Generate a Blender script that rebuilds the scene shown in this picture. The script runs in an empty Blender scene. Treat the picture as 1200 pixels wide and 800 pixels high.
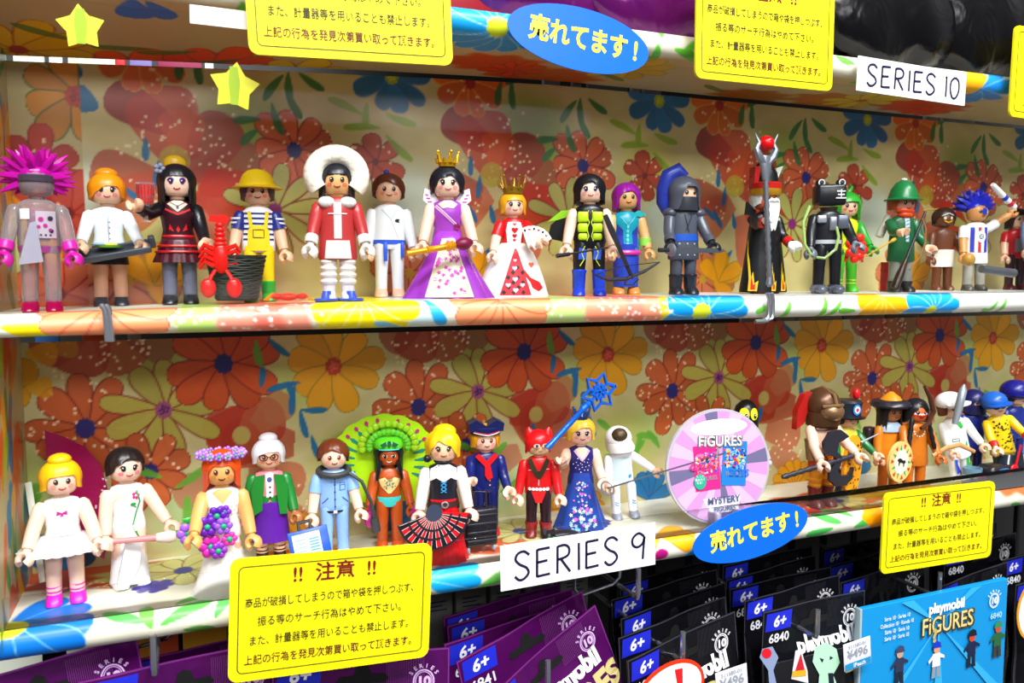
import bpy, math, random
import numpy as np
from mathutils import Vector, Matrix
from mathutils.geometry import tessellate_polygon
C = bpy.context.scene.collection
SC = bpy.context.scene
R_ = math.radians
random.seed(7)
EYE = 120.0                                   # eye height in cm; all design numbers are cm, eye at z=0
U = 0.01
# ---------------------------------------------------------------- camera
TH = math.atan(.4); FPX = 950.0; PH = math.atan(82/950)
cam = bpy.data.cameras.new('camera'); camo = bpy.data.objects.new('camera', cam); C.objects.link(camo)
camo.location = (0, 0, EYE*U); camo.rotation_euler = (R_(90)-PH, 0, -TH)
cam.sensor_width = 36; cam.lens = FPX/1200*36; cam.clip_start = .01
cam.dof.use_dof = True; cam.dof.focus_distance = .50; cam.dof.aperture_fstop = 14
SC.camera = camo
# ---------------------------------------------------------------- world, lights, exposure
w = bpy.data.worlds.new('world'); SC.world = w; w.use_nodes = True
nt = w.node_tree; bg = nt.nodes['Background']
tc = nt.nodes.new('ShaderNodeTexCoord'); sx = nt.nodes.new('ShaderNodeSeparateXYZ'); rp = nt.nodes.new('ShaderNodeValToRGB')
nt.links.new(tc.outputs['Generated'], sx.inputs[0])
mp = nt.nodes.new('ShaderNodeMapRange'); mp.inputs[1].default_value = -1; mp.inputs[2].default_value = 1
nt.links.new(sx.outputs[2], mp.inputs[0]); nt.links.new(mp.outputs[0], rp.inputs[0])
rp.color_ramp.elements[0].color = (.16, .15, .15, 1); rp.color_ramp.elements[1].color = (.95, .97, 1, 1)
nt.links.new(rp.outputs[0], bg.inputs[0]); bg.inputs[1].default_value = .34
def area(name, loc, aim, sx_, sy_, power, col=(1, 1, 1)):
    l = bpy.data.lights.new(name, 'AREA'); l.shape = 'RECTANGLE'; l.size = sx_*U; l.size_y = sy_*U; l.energy = power; l.color = col
    o = bpy.data.objects.new(name, l); C.objects.link(o)
    o.location = (loc[0]*U, loc[1]*U, (loc[2]+EYE)*U)
    d = Vector(aim)-Vector(loc); o.rotation_euler = d.to_track_quat('-Z', 'Y').to_euler()
    return o
area('ceiling_tube', (-15, -70, 120), (10, 45, -6), 130, 10, 25)
area('ceiling_tube', (60, -40, 125), (30, 45, -6), 130, 10, 30)
area('ceiling_tube', (20, -140, 75), (20, 45, -8), 150, 24, 13)
vs = SC.view_settings
vs.view_transform = 'Standard'; vs.look = 'None'; vs.gamma = 1; vs.exposure = .16
# ---------------------------------------------------------------- projection of photo pixels to points of the place
_s, _c = math.sin, math.cos
cF = Vector((_s(TH)*_c(PH), _c(TH)*_c(PH), -_s(PH))); cR = Vector((_c(TH), -_s(TH), 0)); cU = Vector((_s(TH)*_s(PH), _c(TH)*_s(PH), _c(PH)))
def ray(px, py): return cF+cR*((px-600)/FPX)+cU*((400-py)/FPX)
def at(px, py, Y): v = ray(px, py); return v*(Y/v.y)
def atz(px, py, z): v = ray(px, py); return v*(z/v.z)
def proj(p): p = Vector(p); k = p.dot(cF); return 600+FPX*p.dot(cR)/k, 400-FPX*p.dot(cU)/k
def ppc(p): return FPX/Vector(p).dot(cF)              # pixels per cm there
# ---------------------------------------------------------------- materials
def lin(c):
    if isinstance(c, str): c = tuple(int(c[i:i+2], 16)/255 for i in (0, 2, 4))
    return tuple((x/12.92 if x <= .04045 else ((x+.055)/1.055)**2.4) for x in c[:3])
_m = {}
def mat(col, rough=.28, metal=0, trans=0, coat=0, bump=0, alpha=1, emit=0, ior=1.45, cull=None):
    key = (col, rough, metal, trans, coat, bump, alpha, emit)
    if key in _m: return _m[key]
    m = bpy.data.materials.new('plastic_'+str(col)); m.use_nodes = True; n = m.node_tree; b = n.nodes['Principled BSDF']
    b.inputs['Base Color'].default_value = (*lin(col), 1); b.inputs['Metallic'].default_value = metal
    b.inputs['Roughness'].default_value = rough; b.inputs['IOR'].default_value = ior
    b.inputs['Transmission Weight'].default_value = trans; b.inputs['Coat Weight'].default_value = coat; b.inputs['Alpha'].default_value = alpha
    if emit: b.inputs['Emission Color'].default_value = (*lin(col), 1); b.inputs['Emission Strength'].default_value = emit
    t = n.nodes.new('ShaderNodeTexCoord'); no = n.nodes.new('ShaderNodeTexNoise'); no.inputs['Scale'].default_value = 260 if bump else 90
    n.links.new(t.outputs['Object'], no.inputs['Vector'])
    mr = n.nodes.new('ShaderNodeMapRange'); mr.inputs[3].default_value = max(.03, rough-.05); mr.inputs[4].default_value = rough+.07
    n.links.new(no.outputs[0], mr.inputs[0]); n.links.new(mr.outputs[0], b.inputs['Roughness'])
    if bump:
        bu = n.nodes.new('ShaderNodeBump'); bu.inputs['Strength'].default_value = bump; bu.inputs['Distance'].default_value = .001
        n.links.new(no.outputs[0], bu.inputs['Height']); n.links.new(bu.outputs[0], b.inputs['Normal'])
    _m[key] = m; return m
def ink(col): return mat(col, .5)
def glassy(col, rough=.06, mix=.75):                     # see-through plastic: a tinted film with a gloss
    key = ('g', col, rough, mix)
    if key in _m: return _m[key]
    m = bpy.data.materials.new('clear_plastic'); m.use_nodes = True; n = m.node_tree; b = n.nodes['Principled BSDF']
    b.inputs['Base Color'].default_value = (*lin(col), 1); b.inputs['Roughness'].default_value = rough
    tr = n.nodes.new('ShaderNodeBsdfTransparent'); tr.inputs[0].default_value = (*lin(col), 1)
    fr = n.nodes.new('ShaderNodeFresnel'); fr.inputs[0].default_value = 1.45
    ma = n.nodes.new('ShaderNodeMath'); ma.operation = 'ADD'; ma.inputs[1].default_value = 1-mix; ma.use_clamp = True
    n.links.new(fr.outputs[0], ma.inputs[0])
    ms = n.nodes.new('ShaderNodeMixShader'); n.links.new(ma.outputs[0], ms.inputs[0]); n.links.new(tr.outputs[0], ms.inputs[1]); n.links.new(b.outputs[0], ms.inputs[2])
    n.links.new(ms.outputs[0], n.nodes['Material Output'].inputs[0]); _m[key] = m; return m
def pane_mat(ior=1.12):
    m = bpy.data.materials.new('acrylic_pane'); m.use_nodes = True; n = m.node_tree
    n.nodes.remove(n.nodes['Principled BSDF'])
    tr = n.nodes.new('ShaderNodeBsdfTransparent'); tr.inputs[0].default_value = (.97, .98, .98, 1)
    gl = n.nodes.new('ShaderNodeBsdfGlossy'); gl.inputs['Roughness'].default_value = .04
    fr = n.nodes.new('ShaderNodeFresnel'); fr.inputs[0].default_value = ior
    ms = n.nodes.new('ShaderNodeMixShader'); n.links.new(fr.outputs[0], ms.inputs[0]); n.links.new(tr.outputs[0], ms.inputs[1]); n.links.new(gl.outputs[0], ms.inputs[2])
    n.links.new(ms.outputs[0], n.nodes['Material Output'].inputs[0]); return m
def print_mat(rough=.35):
    key = ('print', rough)
    if key in _m: return _m[key]
    m = bpy.data.materials.new('printed_paper'); m.use_nodes = True; n = m.node_tree; b = n.nodes['Principled BSDF']
    a = n.nodes.new('ShaderNodeVertexColor'); a.layer_name = 'print'; n.links.new(a.outputs[0], b.inputs['Base Color'])
    b.inputs['Roughness'].default_value = rough
    t = n.nodes.new('ShaderNodeTexCoord'); no = n.nodes.new('ShaderNodeTexNoise'); no.inputs['Scale'].default_value = 18; n.links.new(t.outputs['Object'], no.inputs['Vector'])
    bu = n.nodes.new('ShaderNodeBump'); bu.inputs['Strength'].default_value = .25; bu.inputs['Distance'].default_value = .004
    n.links.new(no.outputs[0], bu.inputs['Height']); n.links.new(bu.outputs[0], b.inputs['Normal'])
    _m[key] = m; return m
# ---------------------------------------------------------------- objects
def tag(o, label=None, cat=None, group=None, kind=None):
    if label: o['label'] = label
    if cat: o['category'] = cat
    if group: o['group'] = group
    if kind: o['kind'] = kind
    return o
def thing(name, p, label, cat, group=None, rot=(0, 0, 0), s=1):
    o = bpy.data.objects.new(name, None); C.objects.link(o); o.empty_display_size = .01
    o.location = (p[0]*U, p[1]*U, (p[2]+EYE)*U); o.rotation_euler = rot; o.scale = (s, s, s)
    return tag(o, label, cat, group)
class MB:
    def __init__(s): s.v = []; s.f = []; s.M = Matrix.Identity(4)
    def add(s, vs_, fs):
        b = len(s.v); M = s.M; s.v += [tuple(M @ Vector(p)) for p in vs_]; s.f += [tuple(b+i for i in f) for f in fs]; return s
    def loft(s, secs, n=20, cap=True, pleat=None):
        vs_, fs = [], []
        for k, sec in enumerate(secs):
            z, rx, ry = sec[:3]; cx = sec[3] if len(sec) > 3 else 0; cy = sec[4] if len(sec) > 4 else 0; p = sec[5] if len(sec) > 5 else 2
            for j in range(n):
                a = 2*math.pi*j/n; ca, sa = math.cos(a), math.sin(a)
                q = 1.0
                if pleat: q = 1+pleat[1]*math.cos(pleat[0]*a)*(k/(len(secs)-1) if len(pleat) < 3 else 1)
                vs_.append((cx+q*rx*math.copysign(abs(ca)**(2/p), ca), cy+q*ry*math.copysign(abs(sa)**(2/p), sa), z))
        up = secs[-1][0] > secs[0][0]
        for k in range(len(secs)-1):
            for j in range(n):
                a, b = k*n+j, k*n+(j+1) % n
                fs.append((a, b, b+n, a+n) if up else (a+n, b+n, b, a))
        if cap:
            r0, r1 = tuple(range(n)), tuple(range((len(secs)-1)*n, len(secs)*n))
            fs += [r0[::-1] if up else r0, r1 if up else r1[::-1]]
        return s.add(vs_, fs)
    def tube(s, pts, r, n=8, cap=True, flat=1):
        pts = [Vector(p) for p in pts]; rs = r if isinstance(r, (list, tuple)) else [r]*len(pts)
        vs_, fs = [], []; t0 = (pts[1]-pts[0]).normalized(); ref = Vector((0, 1, 0)) if abs(t0.y) < .9 else Vector((1, 0, 0))
        nx = t0.cross(ref).normalized()
        for i, p in enumerate(pts):
            t = (pts[min(i+1, len(pts)-1)]-pts[max(i-1, 0)]).normalized(); nx = (nx-t*nx.dot(t)).normalized(); ny = t.cross(nx)
            for j in range(n):
                a = 2*math.pi*j/n; vs_.append(p+nx*(rs[i]*math.cos(a))+ny*(rs[i]*flat*math.sin(a)))
        for k in range(len(pts)-1):
            for j in range(n): a, b = k*n+j, k*n+(j+1) % n; fs.append((a, b, b+n, a+n))
        if cap: fs += [tuple(range(n))[::-1], tuple(range((len(pts)-1)*n, len(pts)*n))]
        return s.add(vs_, fs)
    def ball(s, c, r, nu=14, nv=8):
        r = r if isinstance(r, (tuple, list)) else (r, r, r)
        return s.loft([(c[2]-r[2]*math.cos(math.pi*k/nv), max(1e-3, r[0]*math.sin(math.pi*k/nv)), max(1e-3, r[1]*math.sin(math.pi*k/nv)), c[0], c[1]) for k in range(nv+1)], nu)
    def box(s, c, d, r=.06, p=None):
        hx, hy, hz = d[0]/2, d[1]/2, d[2]/2; r = min(r, hx*.9, hy*.9, hz*.9); vs_, fs = [], []
        def ring(z, i):
            out = []
            rr = r-i
            for (sx1, sy1, a0) in ((1, 1, 0), (-1, 1, 90), (-1, -1, 180), (1, -1, 270)):
                for a in (a0, a0+45, a0+90):
                    out.append((c[0]+sx1*(hx-r)+rr*math.cos(R_(a)), c[1]+sy1*(hy-r)+rr*math.sin(R_(a)), c[2]+z))
            return out
        rings = [ring(-hz, r*.7), ring(-hz+r*.3, r*.29), ring(-hz+r, 0), ring(hz-r, 0), ring(hz-r*.3, r*.29), ring(hz, r*.7)]
        for q in rings: vs_ += q
        for k in range(5):
            for j in range(12): a, b = k*12+j, k*12+(j+1) % 12; fs.append((a, b, b+12, a+12))
        fs += [tuple(range(12))[::-1], tuple(range(60, 72))]
        return s.add(vs_, fs)
    def prism(s, poly, y0, y1, cx=0, cz=0):              # polygon in the x-z plane, thickness from y0 (front) to y1
        tri = tessellate_polygon([[Vector((a, b, 0)) for a, b in poly]]); n = len(poly)
        vs_ = [(cx+a, y0, cz+b) for a, b in poly]+[(cx+a, y1, cz+b) for a, b in poly]
        ar = sum(poly[i][0]*poly[(i+1) % n][1]-poly[(i+1) % n][0]*poly[i][1] for i in range(n))
        fs = []
        for t in tri:
            a, b, c = t; cr = (poly[b][0]-poly[a][0])*(poly[c][1]-poly[a][1])-(poly[b][1]-poly[a][1])*(poly[c][0]-poly[a][0])
            if cr < 0: a, b, c = a, c, b
            fs += [(a, b, c), (n+a, n+c, n+b)]
        for i in range(n):
            j = (i+1) % n; fs.append((i, n+i, n+j, j) if ar > 0 else (i, j, n+j, n+i))
        return s.add(vs_, fs)
    def dpoly(s, poly, surf, eps=.02, L=.22):            # thin print laid on a surface y = surf(x, z)
        tri = tessellate_polygon([[Vector((a, b, 0)) for a, b in poly]]); P = [tuple(p) for p in poly]; T = []; st = []
        for a, b, c in tri:
            cr = (P[b][0]-P[a][0])*(P[c][1]-P[a][1])-(P[b][1]-P[a][1])*(P[c][0]-P[a][0])
            if abs(cr) > 1e-7: st.append((a, b, c) if cr > 0 else (a, c, b))
        mid = {}
        while st:
            t = st.pop(); ds = [math.dist(P[t[i]], P[t[(i+1) % 3]]) for i in range(3)]; i = ds.index(max(ds))
            if ds[i] < L: T.append(t); continue
            a, b, c = t[i], t[(i+1) % 3], t[(i+2) % 3]; k = (min(a, b), max(a, b))
            if k not in mid: mid[k] = len(P); P.append(((P[a][0]+P[b][0])/2, (P[a][1]+P[b][1])/2))
            m = mid[k]; st += [(a, m, c), (m, b, c)]
        return s.add([(x, surf(x, z)-eps, z) for x, z in P], T)
    def ddisc(s, x, z, rx, rz, surf, eps=.02, n=12, rot=0):
        c, sn = math.cos(rot), math.sin(rot)
        return s.dpoly([(x+rx*math.cos(2*math.pi*i/n)*c-rz*math.sin(2*math.pi*i/n)*sn, z+rx*math.cos(2*math.pi*i/n)*sn+rz*math.sin(2*math.pi*i/n)*c) for i in range(n)], surf, eps)
    def dline(s, pts, wd, surf, eps=.02, close=False):
        pts = [Vector(p) for p in pts]
        if close: pts = pts+[pts[0]]
        q = []
        for a, b in zip(pts, pts[1:]):
            k = max(1, int((b-a).length/.2)); q += [a.lerp(b, i/k) for i in range(k)]
        q.append(pts[-1]); vs_, fs = [], []
        for i, p in enumerate(q):
            t = (q[min(i+1, len(q)-1)]-q[max(i-1, 0)])
            if t.length < 1e-6: t = Vector((1, 0))
            t.normalize(); nn = Vector((-t.y, t.x))*wd/2
            for e in (p-nn, p+nn): vs_.append((e.x, surf(e.x, e.y)-eps, e.y))
        for i in range(len(q)-1): fs.append((2*i, 2*i+2, 2*i+3, 2*i+1))
        return s.add(vs_, fs)
    def mesh(s, name, m, smooth=True, ang=42):
        me = bpy.data.meshes.new(name); me.from_pydata([(a*U, b*U, c*U) for a, b, c in s.v], [], s.f)
        if m: me.materials.append(m)
        if smooth:
            me.polygons.foreach_set('use_smooth', [True]*len(me.polygons)); me.set_sharp_from_angle(angle=R_(ang))
        me.update(); return me
    def build(s, name, m, parent=None, label=None, smooth=True, ang=42):
        o = bpy.data.objects.new(name, s.mesh(name, m, smooth, ang)); C.objects.link(o)
        if parent: o.parent = parent
        if label: o['label'] = label
        return o
flat0 = lambda x, z: 0.0
_tx = {}
def text(body, size, m, parent, x=0, z=0, surf=flat0, eps=.03, bold=0, name='lettering', ax='CENTER', sh=0, rot=0, ww=1, ext=0, label=None):
    key = (body, bold, ax, sh)
    if key not in _tx:
        cu = bpy.data.curves.new('t', 'FONT'); cu.body = body; cu.size = 1; cu.align_x = ax; cu.align_y = 'CENTER'; cu.offset = bold; cu.shear = sh; cu.resolution_u = 3; cu.fill_mode = 'FRONT'
        o = bpy.data.objects.new('t', cu); C.objects.link(o); dg = bpy.context.evaluated_depsgraph_get()
        me = bpy.data.meshes.new_from_object(o.evaluated_get(dg)); _tx[key] = ([tuple(v.co) for v in me.vertices], [tuple(p.vertices) for p in me.polygons])
        bpy.data.objects.remove(o); bpy.data.meshes.remove(me); bpy.data.curves.remove(cu)
    vv, ff = _tx[key]; c, sn = math.cos(rot), math.sin(rot); b = MB()
    pts = []
    for a, d, _ in vv:
        a, d = a*size*ww, d*size; X, Z = x+a*c-d*sn, z+a*sn+d*c; pts.append((X, surf(X, Z)-eps, Z))
    b.add(pts, ff); return b.build(name, m, parent, label, smooth=False)
# hand-written capitals as pen strokes in a unit box
PEN = {'S': [[(.9, .85), (.6, 1), (.25, .95), (.1, .75), (.35, .55), (.7, .42), (.85, .22), (.6, .03), (.3, 0), (.05, .15)]],
       'E': [[(.15, 1), (.12, 0)], [(.15, .98), (.9, 1)], [(.13, .52), (.75, .55)], [(.12, .02), (.9, .05)]],
       'R': [[(.15, 1), (.12, 0)], [(.15, .98), (.6, 1), (.85, .85), (.75, .6), (.15, .5)], [(.35, .5), (.9, 0)]],
       'I': [[(.5, 1), (.48, 0)]], '1': [[(.3, .9), (.5, 1), (.5, 0)]],
       '0': [[(.5, 1), (.15, .8), (.08, .4), (.3, .02), (.65, .02), (.92, .4), (.85, .85), (.5, 1)]],
       '9': [[(.85, .85), (.5, 1), (.12, .85), (.1, .6), (.4, .48), (.75, .6), (.87, .85), (.8, .4), (.75, 0)]], ' ': []}
def pen(body, wd, ht, x0, z0, m, parent, lw, name='handwriting'):
    b = MB(); adv = wd/sum(.45 if ch in 'I 1' else 1 for ch in body); x = x0
    for ch in body:
        k = .45 if ch in 'I 1' else 1
        for st in PEN[ch]:
            sm = []                                       # round the strokes off
            for i in range(len(st)-1):
                a, c2 = Vector(st[i]), Vector(st[i+1]); p0 = Vector(st[max(i-1, 0)]); p3 = Vector(st[min(i+2, len(st)-1)])
                for t in (0, .25, .5, .75):
                    sm.append(a.lerp(c2, t) if len(st) < 4 else .5*((2*a)+(c2-p0)*t+(2*p0-5*a+4*c2-p3)*t*t+(3*a-p0-3*c2+p3)*t**3))
            sm.append(Vector(st[-1]))
            b.dline([(x+p.x*adv*k*.82, z0+p.y*ht) for p in sm], lw, flat0, .02)
        x += adv*k
    return b.build(name, m, parent, smooth=False)
# ---------------------------------------------------------------- printed floral paper, drawn into point colours
P = 18.85                                                # repeat of the paper along the shelf
class Paper:
    def __init__(s, xs, ts, base):
        s.x, s.t = np.array(xs), np.array(ts); s.X, s.T = np.meshgrid(s.x, s.t)
        s.c = np.zeros(s.X.shape+(3,)); s.c[:] = np.array(base)/255
        n = 0
        for k, (fx, ft, ph) in enumerate(((.9, 1.3, 0), (2.3, 1.1, 2), (3.1, 3.7, 4))): n = n+np.sin(s.X*fx+ph+np.sin(s.T*ft))*np.cos(s.T*ft*.8+ph)/3
        s.c += .03*n[..., None]; s.N = n
    def blend(s, sl, a, col):
        a = a[..., None]; s.c[sl] = s.c[sl]*(1-a)+np.array(col)/255*a
    def sl(s, x0, x1, t0, t1):
        i0, i1 = np.searchsorted(s.x, (x0, x1)); j0, j1 = np.searchsorted(s.t, (t0, t1)); return (slice(j0, j1), slice(i0, i1))
    def rep(s, cx, per=True):
        if not per: return [cx]
        k0 = math.ceil((s.x[0]-6-cx)/P); k1 = math.floor((s.x[-1]+6-cx)/P); return [cx+k*P for k in range(k0, k1+1)]
    def petal(s, cx, ct, ang, L, wd, col, line=None, alpha=1, lw=.075, per=True, tip=4, bend=0, base=.12):
        ca, sa = math.cos(R_(ang)), math.sin(R_(ang))
        for x in s.rep(cx, per):
            sl = s.sl(x-L-wd, x+L+wd, ct-L-wd, ct+L+wd); X, T = s.X[sl]-x, s.T[sl]-ct
            if X.size == 0: continue
            u = (X*ca+T*sa)/L; v = -X*sa+T*ca - bend*L*np.clip(u, 0, 1)**2
            q = np.clip(u, 0, 1); sh = (base+(1-base)*(q/.62)**.8)*np.sqrt(np.clip(1-q**tip, 0, 1)); sh = np.minimum(sh, 1.05)
            d = np.where((u > 0) & (u < 1), wd*sh-np.abs(v), -np.minimum(9, np.abs(v)+.1)); d = np.minimum(d, (1-u)*L*.9+.0)
            s.blend(sl, np.clip(d/.06+.5, 0, 1)*alpha*(u > 0), col)
            if line: s.blend(sl, np.clip(1-np.abs(d)/lw, 0, 1)*(u > .02)*.85, line)
    def spot(s, cx, ct, rx, rt, col, alpha=1, soft=.06, per=True, rot=0, jag=0):
        r = max(rx, rt)*1.3+soft; c, sn = math.cos(R_(rot)), math.sin(R_(rot))
        for x in s.rep(cx, per):
            sl = s.sl(x-r, x+r, ct-r, ct+r); X, T = s.X[sl]-x, s.T[sl]-ct
            if X.size == 0: continue
            a, b = (X*c+T*sn)/rx, (-X*sn+T*c)/rt; d = 1-np.sqrt(a*a+b*b)
            if jag: d = d+jag*np.cos(np.arctan2(b, a)*9)
            s.blend(sl, np.clip(d*min(rx, rt)/soft+.5, 0, 1)*alpha, col)
    def dots(s, cx, ct, r, n, col=(255, 235, 200), size=.085, per=True, seed=1, sq=1):
        rr = random.Random(seed)
        for i in range(n):
            a, q = rr.random()*6.28, math.sqrt(rr.random())*r; s.spot(cx+q*math.cos(a), ct+q*math.sin(a)*sq, size, size, col, .9, .04, per)
    def flower(s, cx, ct, R, n, wd, col, line, cen, cr=.45, rot=0, dots=0, alpha=.95, per=True, jit=.12, seed=3, ccol=None, a0=0, a1=360):
        rr = random.Random(seed)
        for i in range(n):
            a = rot+a0+(a1-a0)*i/n+rr.uniform(-6, 6); k = 1+rr.uniform(-jit, jit); f = rr.uniform(.93, 1.06)
            s.petal(cx, ct, a, R*k, wd*rr.uniform(.85, 1.1), tuple(min(255, v*f) for v in col), line, alpha, per=per)
        if dots: s.dots(cx, ct, R*.9, dots, per=per, seed=seed)
        s.spot(cx, ct, cr, cr*1.1, cen, 1, per=per, jag=.07)
        if ccol:
            for i in range(9): s.spot(cx+cr*.62*math.cos(i*2.4)*math.sqrt(i/9), ct+cr*.62*math.sin(i*2.4)*math.sqrt(i/9), cr*.17, cr*.17, ccol, .9, .04, per)
    def leafsprig(s, cx, ct, ang, col, n=3, L=1.5, wd=.28, per=True):
        for i in range(n):
            a = ang+(-1)**i*38; d = .7*i
            s.petal(cx+d*math.cos(R_(ang)), ct+d*math.sin(R_(ang)), a, L, wd, col, None, .9, per=per, bend=.15*(-1)**i, tip=2.2)
    def surface(s, name, fn, kind=None, parent=None, flip=False, sat=1.25, con=1.0):
        ny, nx = s.X.shape; co = fn(s.X, s.T); co = np.stack(co, -1).reshape(-1, 3)*U; co[:, 2] += EYE*U
        me = bpy.data.meshes.new(name); me.vertices.add(nx*ny); me.vertices.foreach_set('co', co.astype(np.float32).ravel())
        i = np.arange((ny-1)*nx).reshape(ny-1, nx)[:, :-1].ravel(); q = np.stack([i, i+1, i+nx+1, i+nx], -1)
        if flip: q = q[:, ::-1]
        m = len(q); me.loops.add(m*4); me.polygons.add(m); me.loops.foreach_set('vertex_index', q.ravel().astype(np.int32))
        me.polygons.foreach_set('loop_start', np.arange(0, m*4, 4, dtype=np.int32)); me.polygons.foreach_set('use_smooth', np.ones(m, bool))
        me.update(calc_edges=True)
        c = np.clip(s.c, 0, 1); g = c.mean(-1, keepdims=True); c = np.clip(g+(c-g)*sat, 0, 1)**con; c = np.where(c <= .04045, c/12.92, ((c+.055)/1.055)**2.4); a = me.color_attributes.new('print', 'FLOAT_COLOR', 'POINT')
        a.data.foreach_set('color', np.concatenate([c.reshape(-1, 3), np.ones((nx*ny, 1))], 1).astype(np.float32).ravel())
        me.materials.append(print_mat()); o = bpy.data.objects.new(name, me); C.objects.link(o)
        if parent: o.parent = parent
        if kind: o['kind'] = kind
        return o
# ================================================================= SETTING
YF, YB = 41.5, 49.5                                       # front edge of the boards, back panels
ZM, ZL, ZT = -1.5, -16.4, 13.9                            # board tops: middle, lower, upper
HB = 1.45; RB = HB/2
X0, X1 = -9.0, 76.0
def droop(X): return 1.35*np.clip((24-np.asarray(X))/32, 0, 1)**1.3
def wp(px, py): v = at(px, py, YB); return v.x, v.z
RED = (176, 68, 40); BRN = (200, 102, 52); YEL = (232, 168, 22); YG = (186, 176, 84); LR = (122, 26, 16); NAVY = (48, 44, 118)
BLU = (40, 118, 168); GRN = (60, 124, 62); LG = (150, 176, 50); ORA = (222, 116, 26)
xs = np.arange(X0, X1+.01, .085)
def lower_paper():
    p = Paper(xs, np.arange(-17.2, -3.7, .085), (212, 202, 152))
    f = wp
    for (a, b, r, c, al) in ((170, 400, 2.2, (140, 160, 40), .6), (60, 560, 1.6, (190, 210, 150), .7), (420, 545, 2.6, (180, 190, 90), .5), (230, 600, 2.2, (170, 205, 150), .6), (340, 455, 1.6, (170, 190, 80), .5)):
        p.spot(*f(a, b), r, r, c, al, 1.6)
    # broad water-colour petals
    for (a, b, ang, L, wd, c, al) in ((110, 370, 250, 3.4, 1.5, RED, .8), (120, 380, 300, 3.0, 1.3, RED, .65), (100, 380, 215, 3.0, 1.1, (160, 60, 40), .6), (150, 385, 330, 2.8, 1.1, (150, 70, 60), .6),
                                      (285, 545, 100, 3.6, 1.8, (176, 46, 28), .7), (240, 510, 10, 4.6, 1.5, (180, 50, 26), .65), (345, 520, 175, 4.2, 1.5, (170, 50, 30), .6), (285, 530, 60, 3.0, 1.1, (190, 110, 70), .6),
                                      (300, 500, 40, 2.6, 1.0, (186, 120, 80), .7), (290, 560, 350, 3.4, 1.2, (190, 96, 70), .65), (300, 590, 330, 3.2, 1.0, (196, 110, 84), .6), (260, 560, 200, 2.8, 1.1, (190, 100, 80), .6)):
        p.petal(*f(a, b), ang, L, wd, c, None, al, base=.5, tip=6)
    p.dots(*f(110, 405), 2.6, 60, seed=5); p.dots(*f(150, 400), 1.6, 26, seed=8); p.dots(*f(320, 590), 2.0, 26, seed=11)
    p.flower(*f(100, 502), 3.0, 9, .72, BRN, LR, NAVY, .5, rot=14, dots=60, seed=2)
    p.flower(*f(192, 480), 3.1, 9, .62, YG, LR, (170, 90, 130), .45, rot=5, seed=4, ccol=(60, 30, 90))
    p.flower(*f(262, 426), 3.0, 10, .78, (196, 84, 26), LR, NAVY, .52, rot=9, seed=6)
    p.flower(*f(391, 429), 2.9, 9, .78, YEL, (150, 130, 30), (190, 70, 40), .5, rot=12, seed=8, ccol=(230, 120, 90))
    p.flower(*f(176, 552), 2.3, 8, .6, (206, 110, 62), LR, NAVY, .42, rot=20, seed=9, dots=20)
    for (a, b, ang, L) in ((313, 395, 310, 1.7), (352, 448, 185, 2.0), (343, 470, 95, 1.2), (305, 455, 75, 1.3), (346, 450, 255, 1.9), (352, 480, 350, 1.6), (352, 480, 275, 1.8), (365, 510, 280, 1.6), (620, 520, 70, 1.4)):
        p.petal(*f(a, b), ang, L, .26, BLU, None, .95, bend=.12, tip=2)
    for (a, b, ang, L) in ((205, 572, 25, 1.9), (190, 560, 150, 1.6), (75, 575, 160, 1.8), (80, 590, 120, 1.7), (205, 625, 40, 2.4), (215, 625, 75, 2.2), (230, 615, 20, 2.2), (300, 398, 270, 1.6), (720, 510, 130, 1.8), (730, 540, 30, 2.2), (745, 535, 70, 1.6), (735, 545, 145, 2.0)):
        p.petal(*f(a, b), ang, L, .3, (110, 176, 66), None, .9, bend=.14, tip=2.2)
    for ang in (60, 85, 110, 135, 20): p.petal(*f(760, 585), ang, 2.2, .5, BLU, (30, 80, 130), .95)
    for ang in range(10, 200, 24): p.petal(*f(930, 570), ang, 2.2, .45, YEL, (170, 110, 20), .9)
    p.spot(*f(283, 510), .5, .55, (196, 186, 110), .9); p.petal(*f(55, 408), 0, 1.5, .6, (200, 150, 30), None, .8, per=False); p.petal(*f(30, 415), 0, 1.5, .7, YEL, None, .8, per=False); p.petal(*f(30, 455), 0, 1.3, .6, YEL, None, .8, per=False)
    return p
p = lower_paper(); p.surface('wall_back_lower', lambda X, T: (X, X*0+YB, T), 'structure', con=1.1, sat=1.08)
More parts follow.
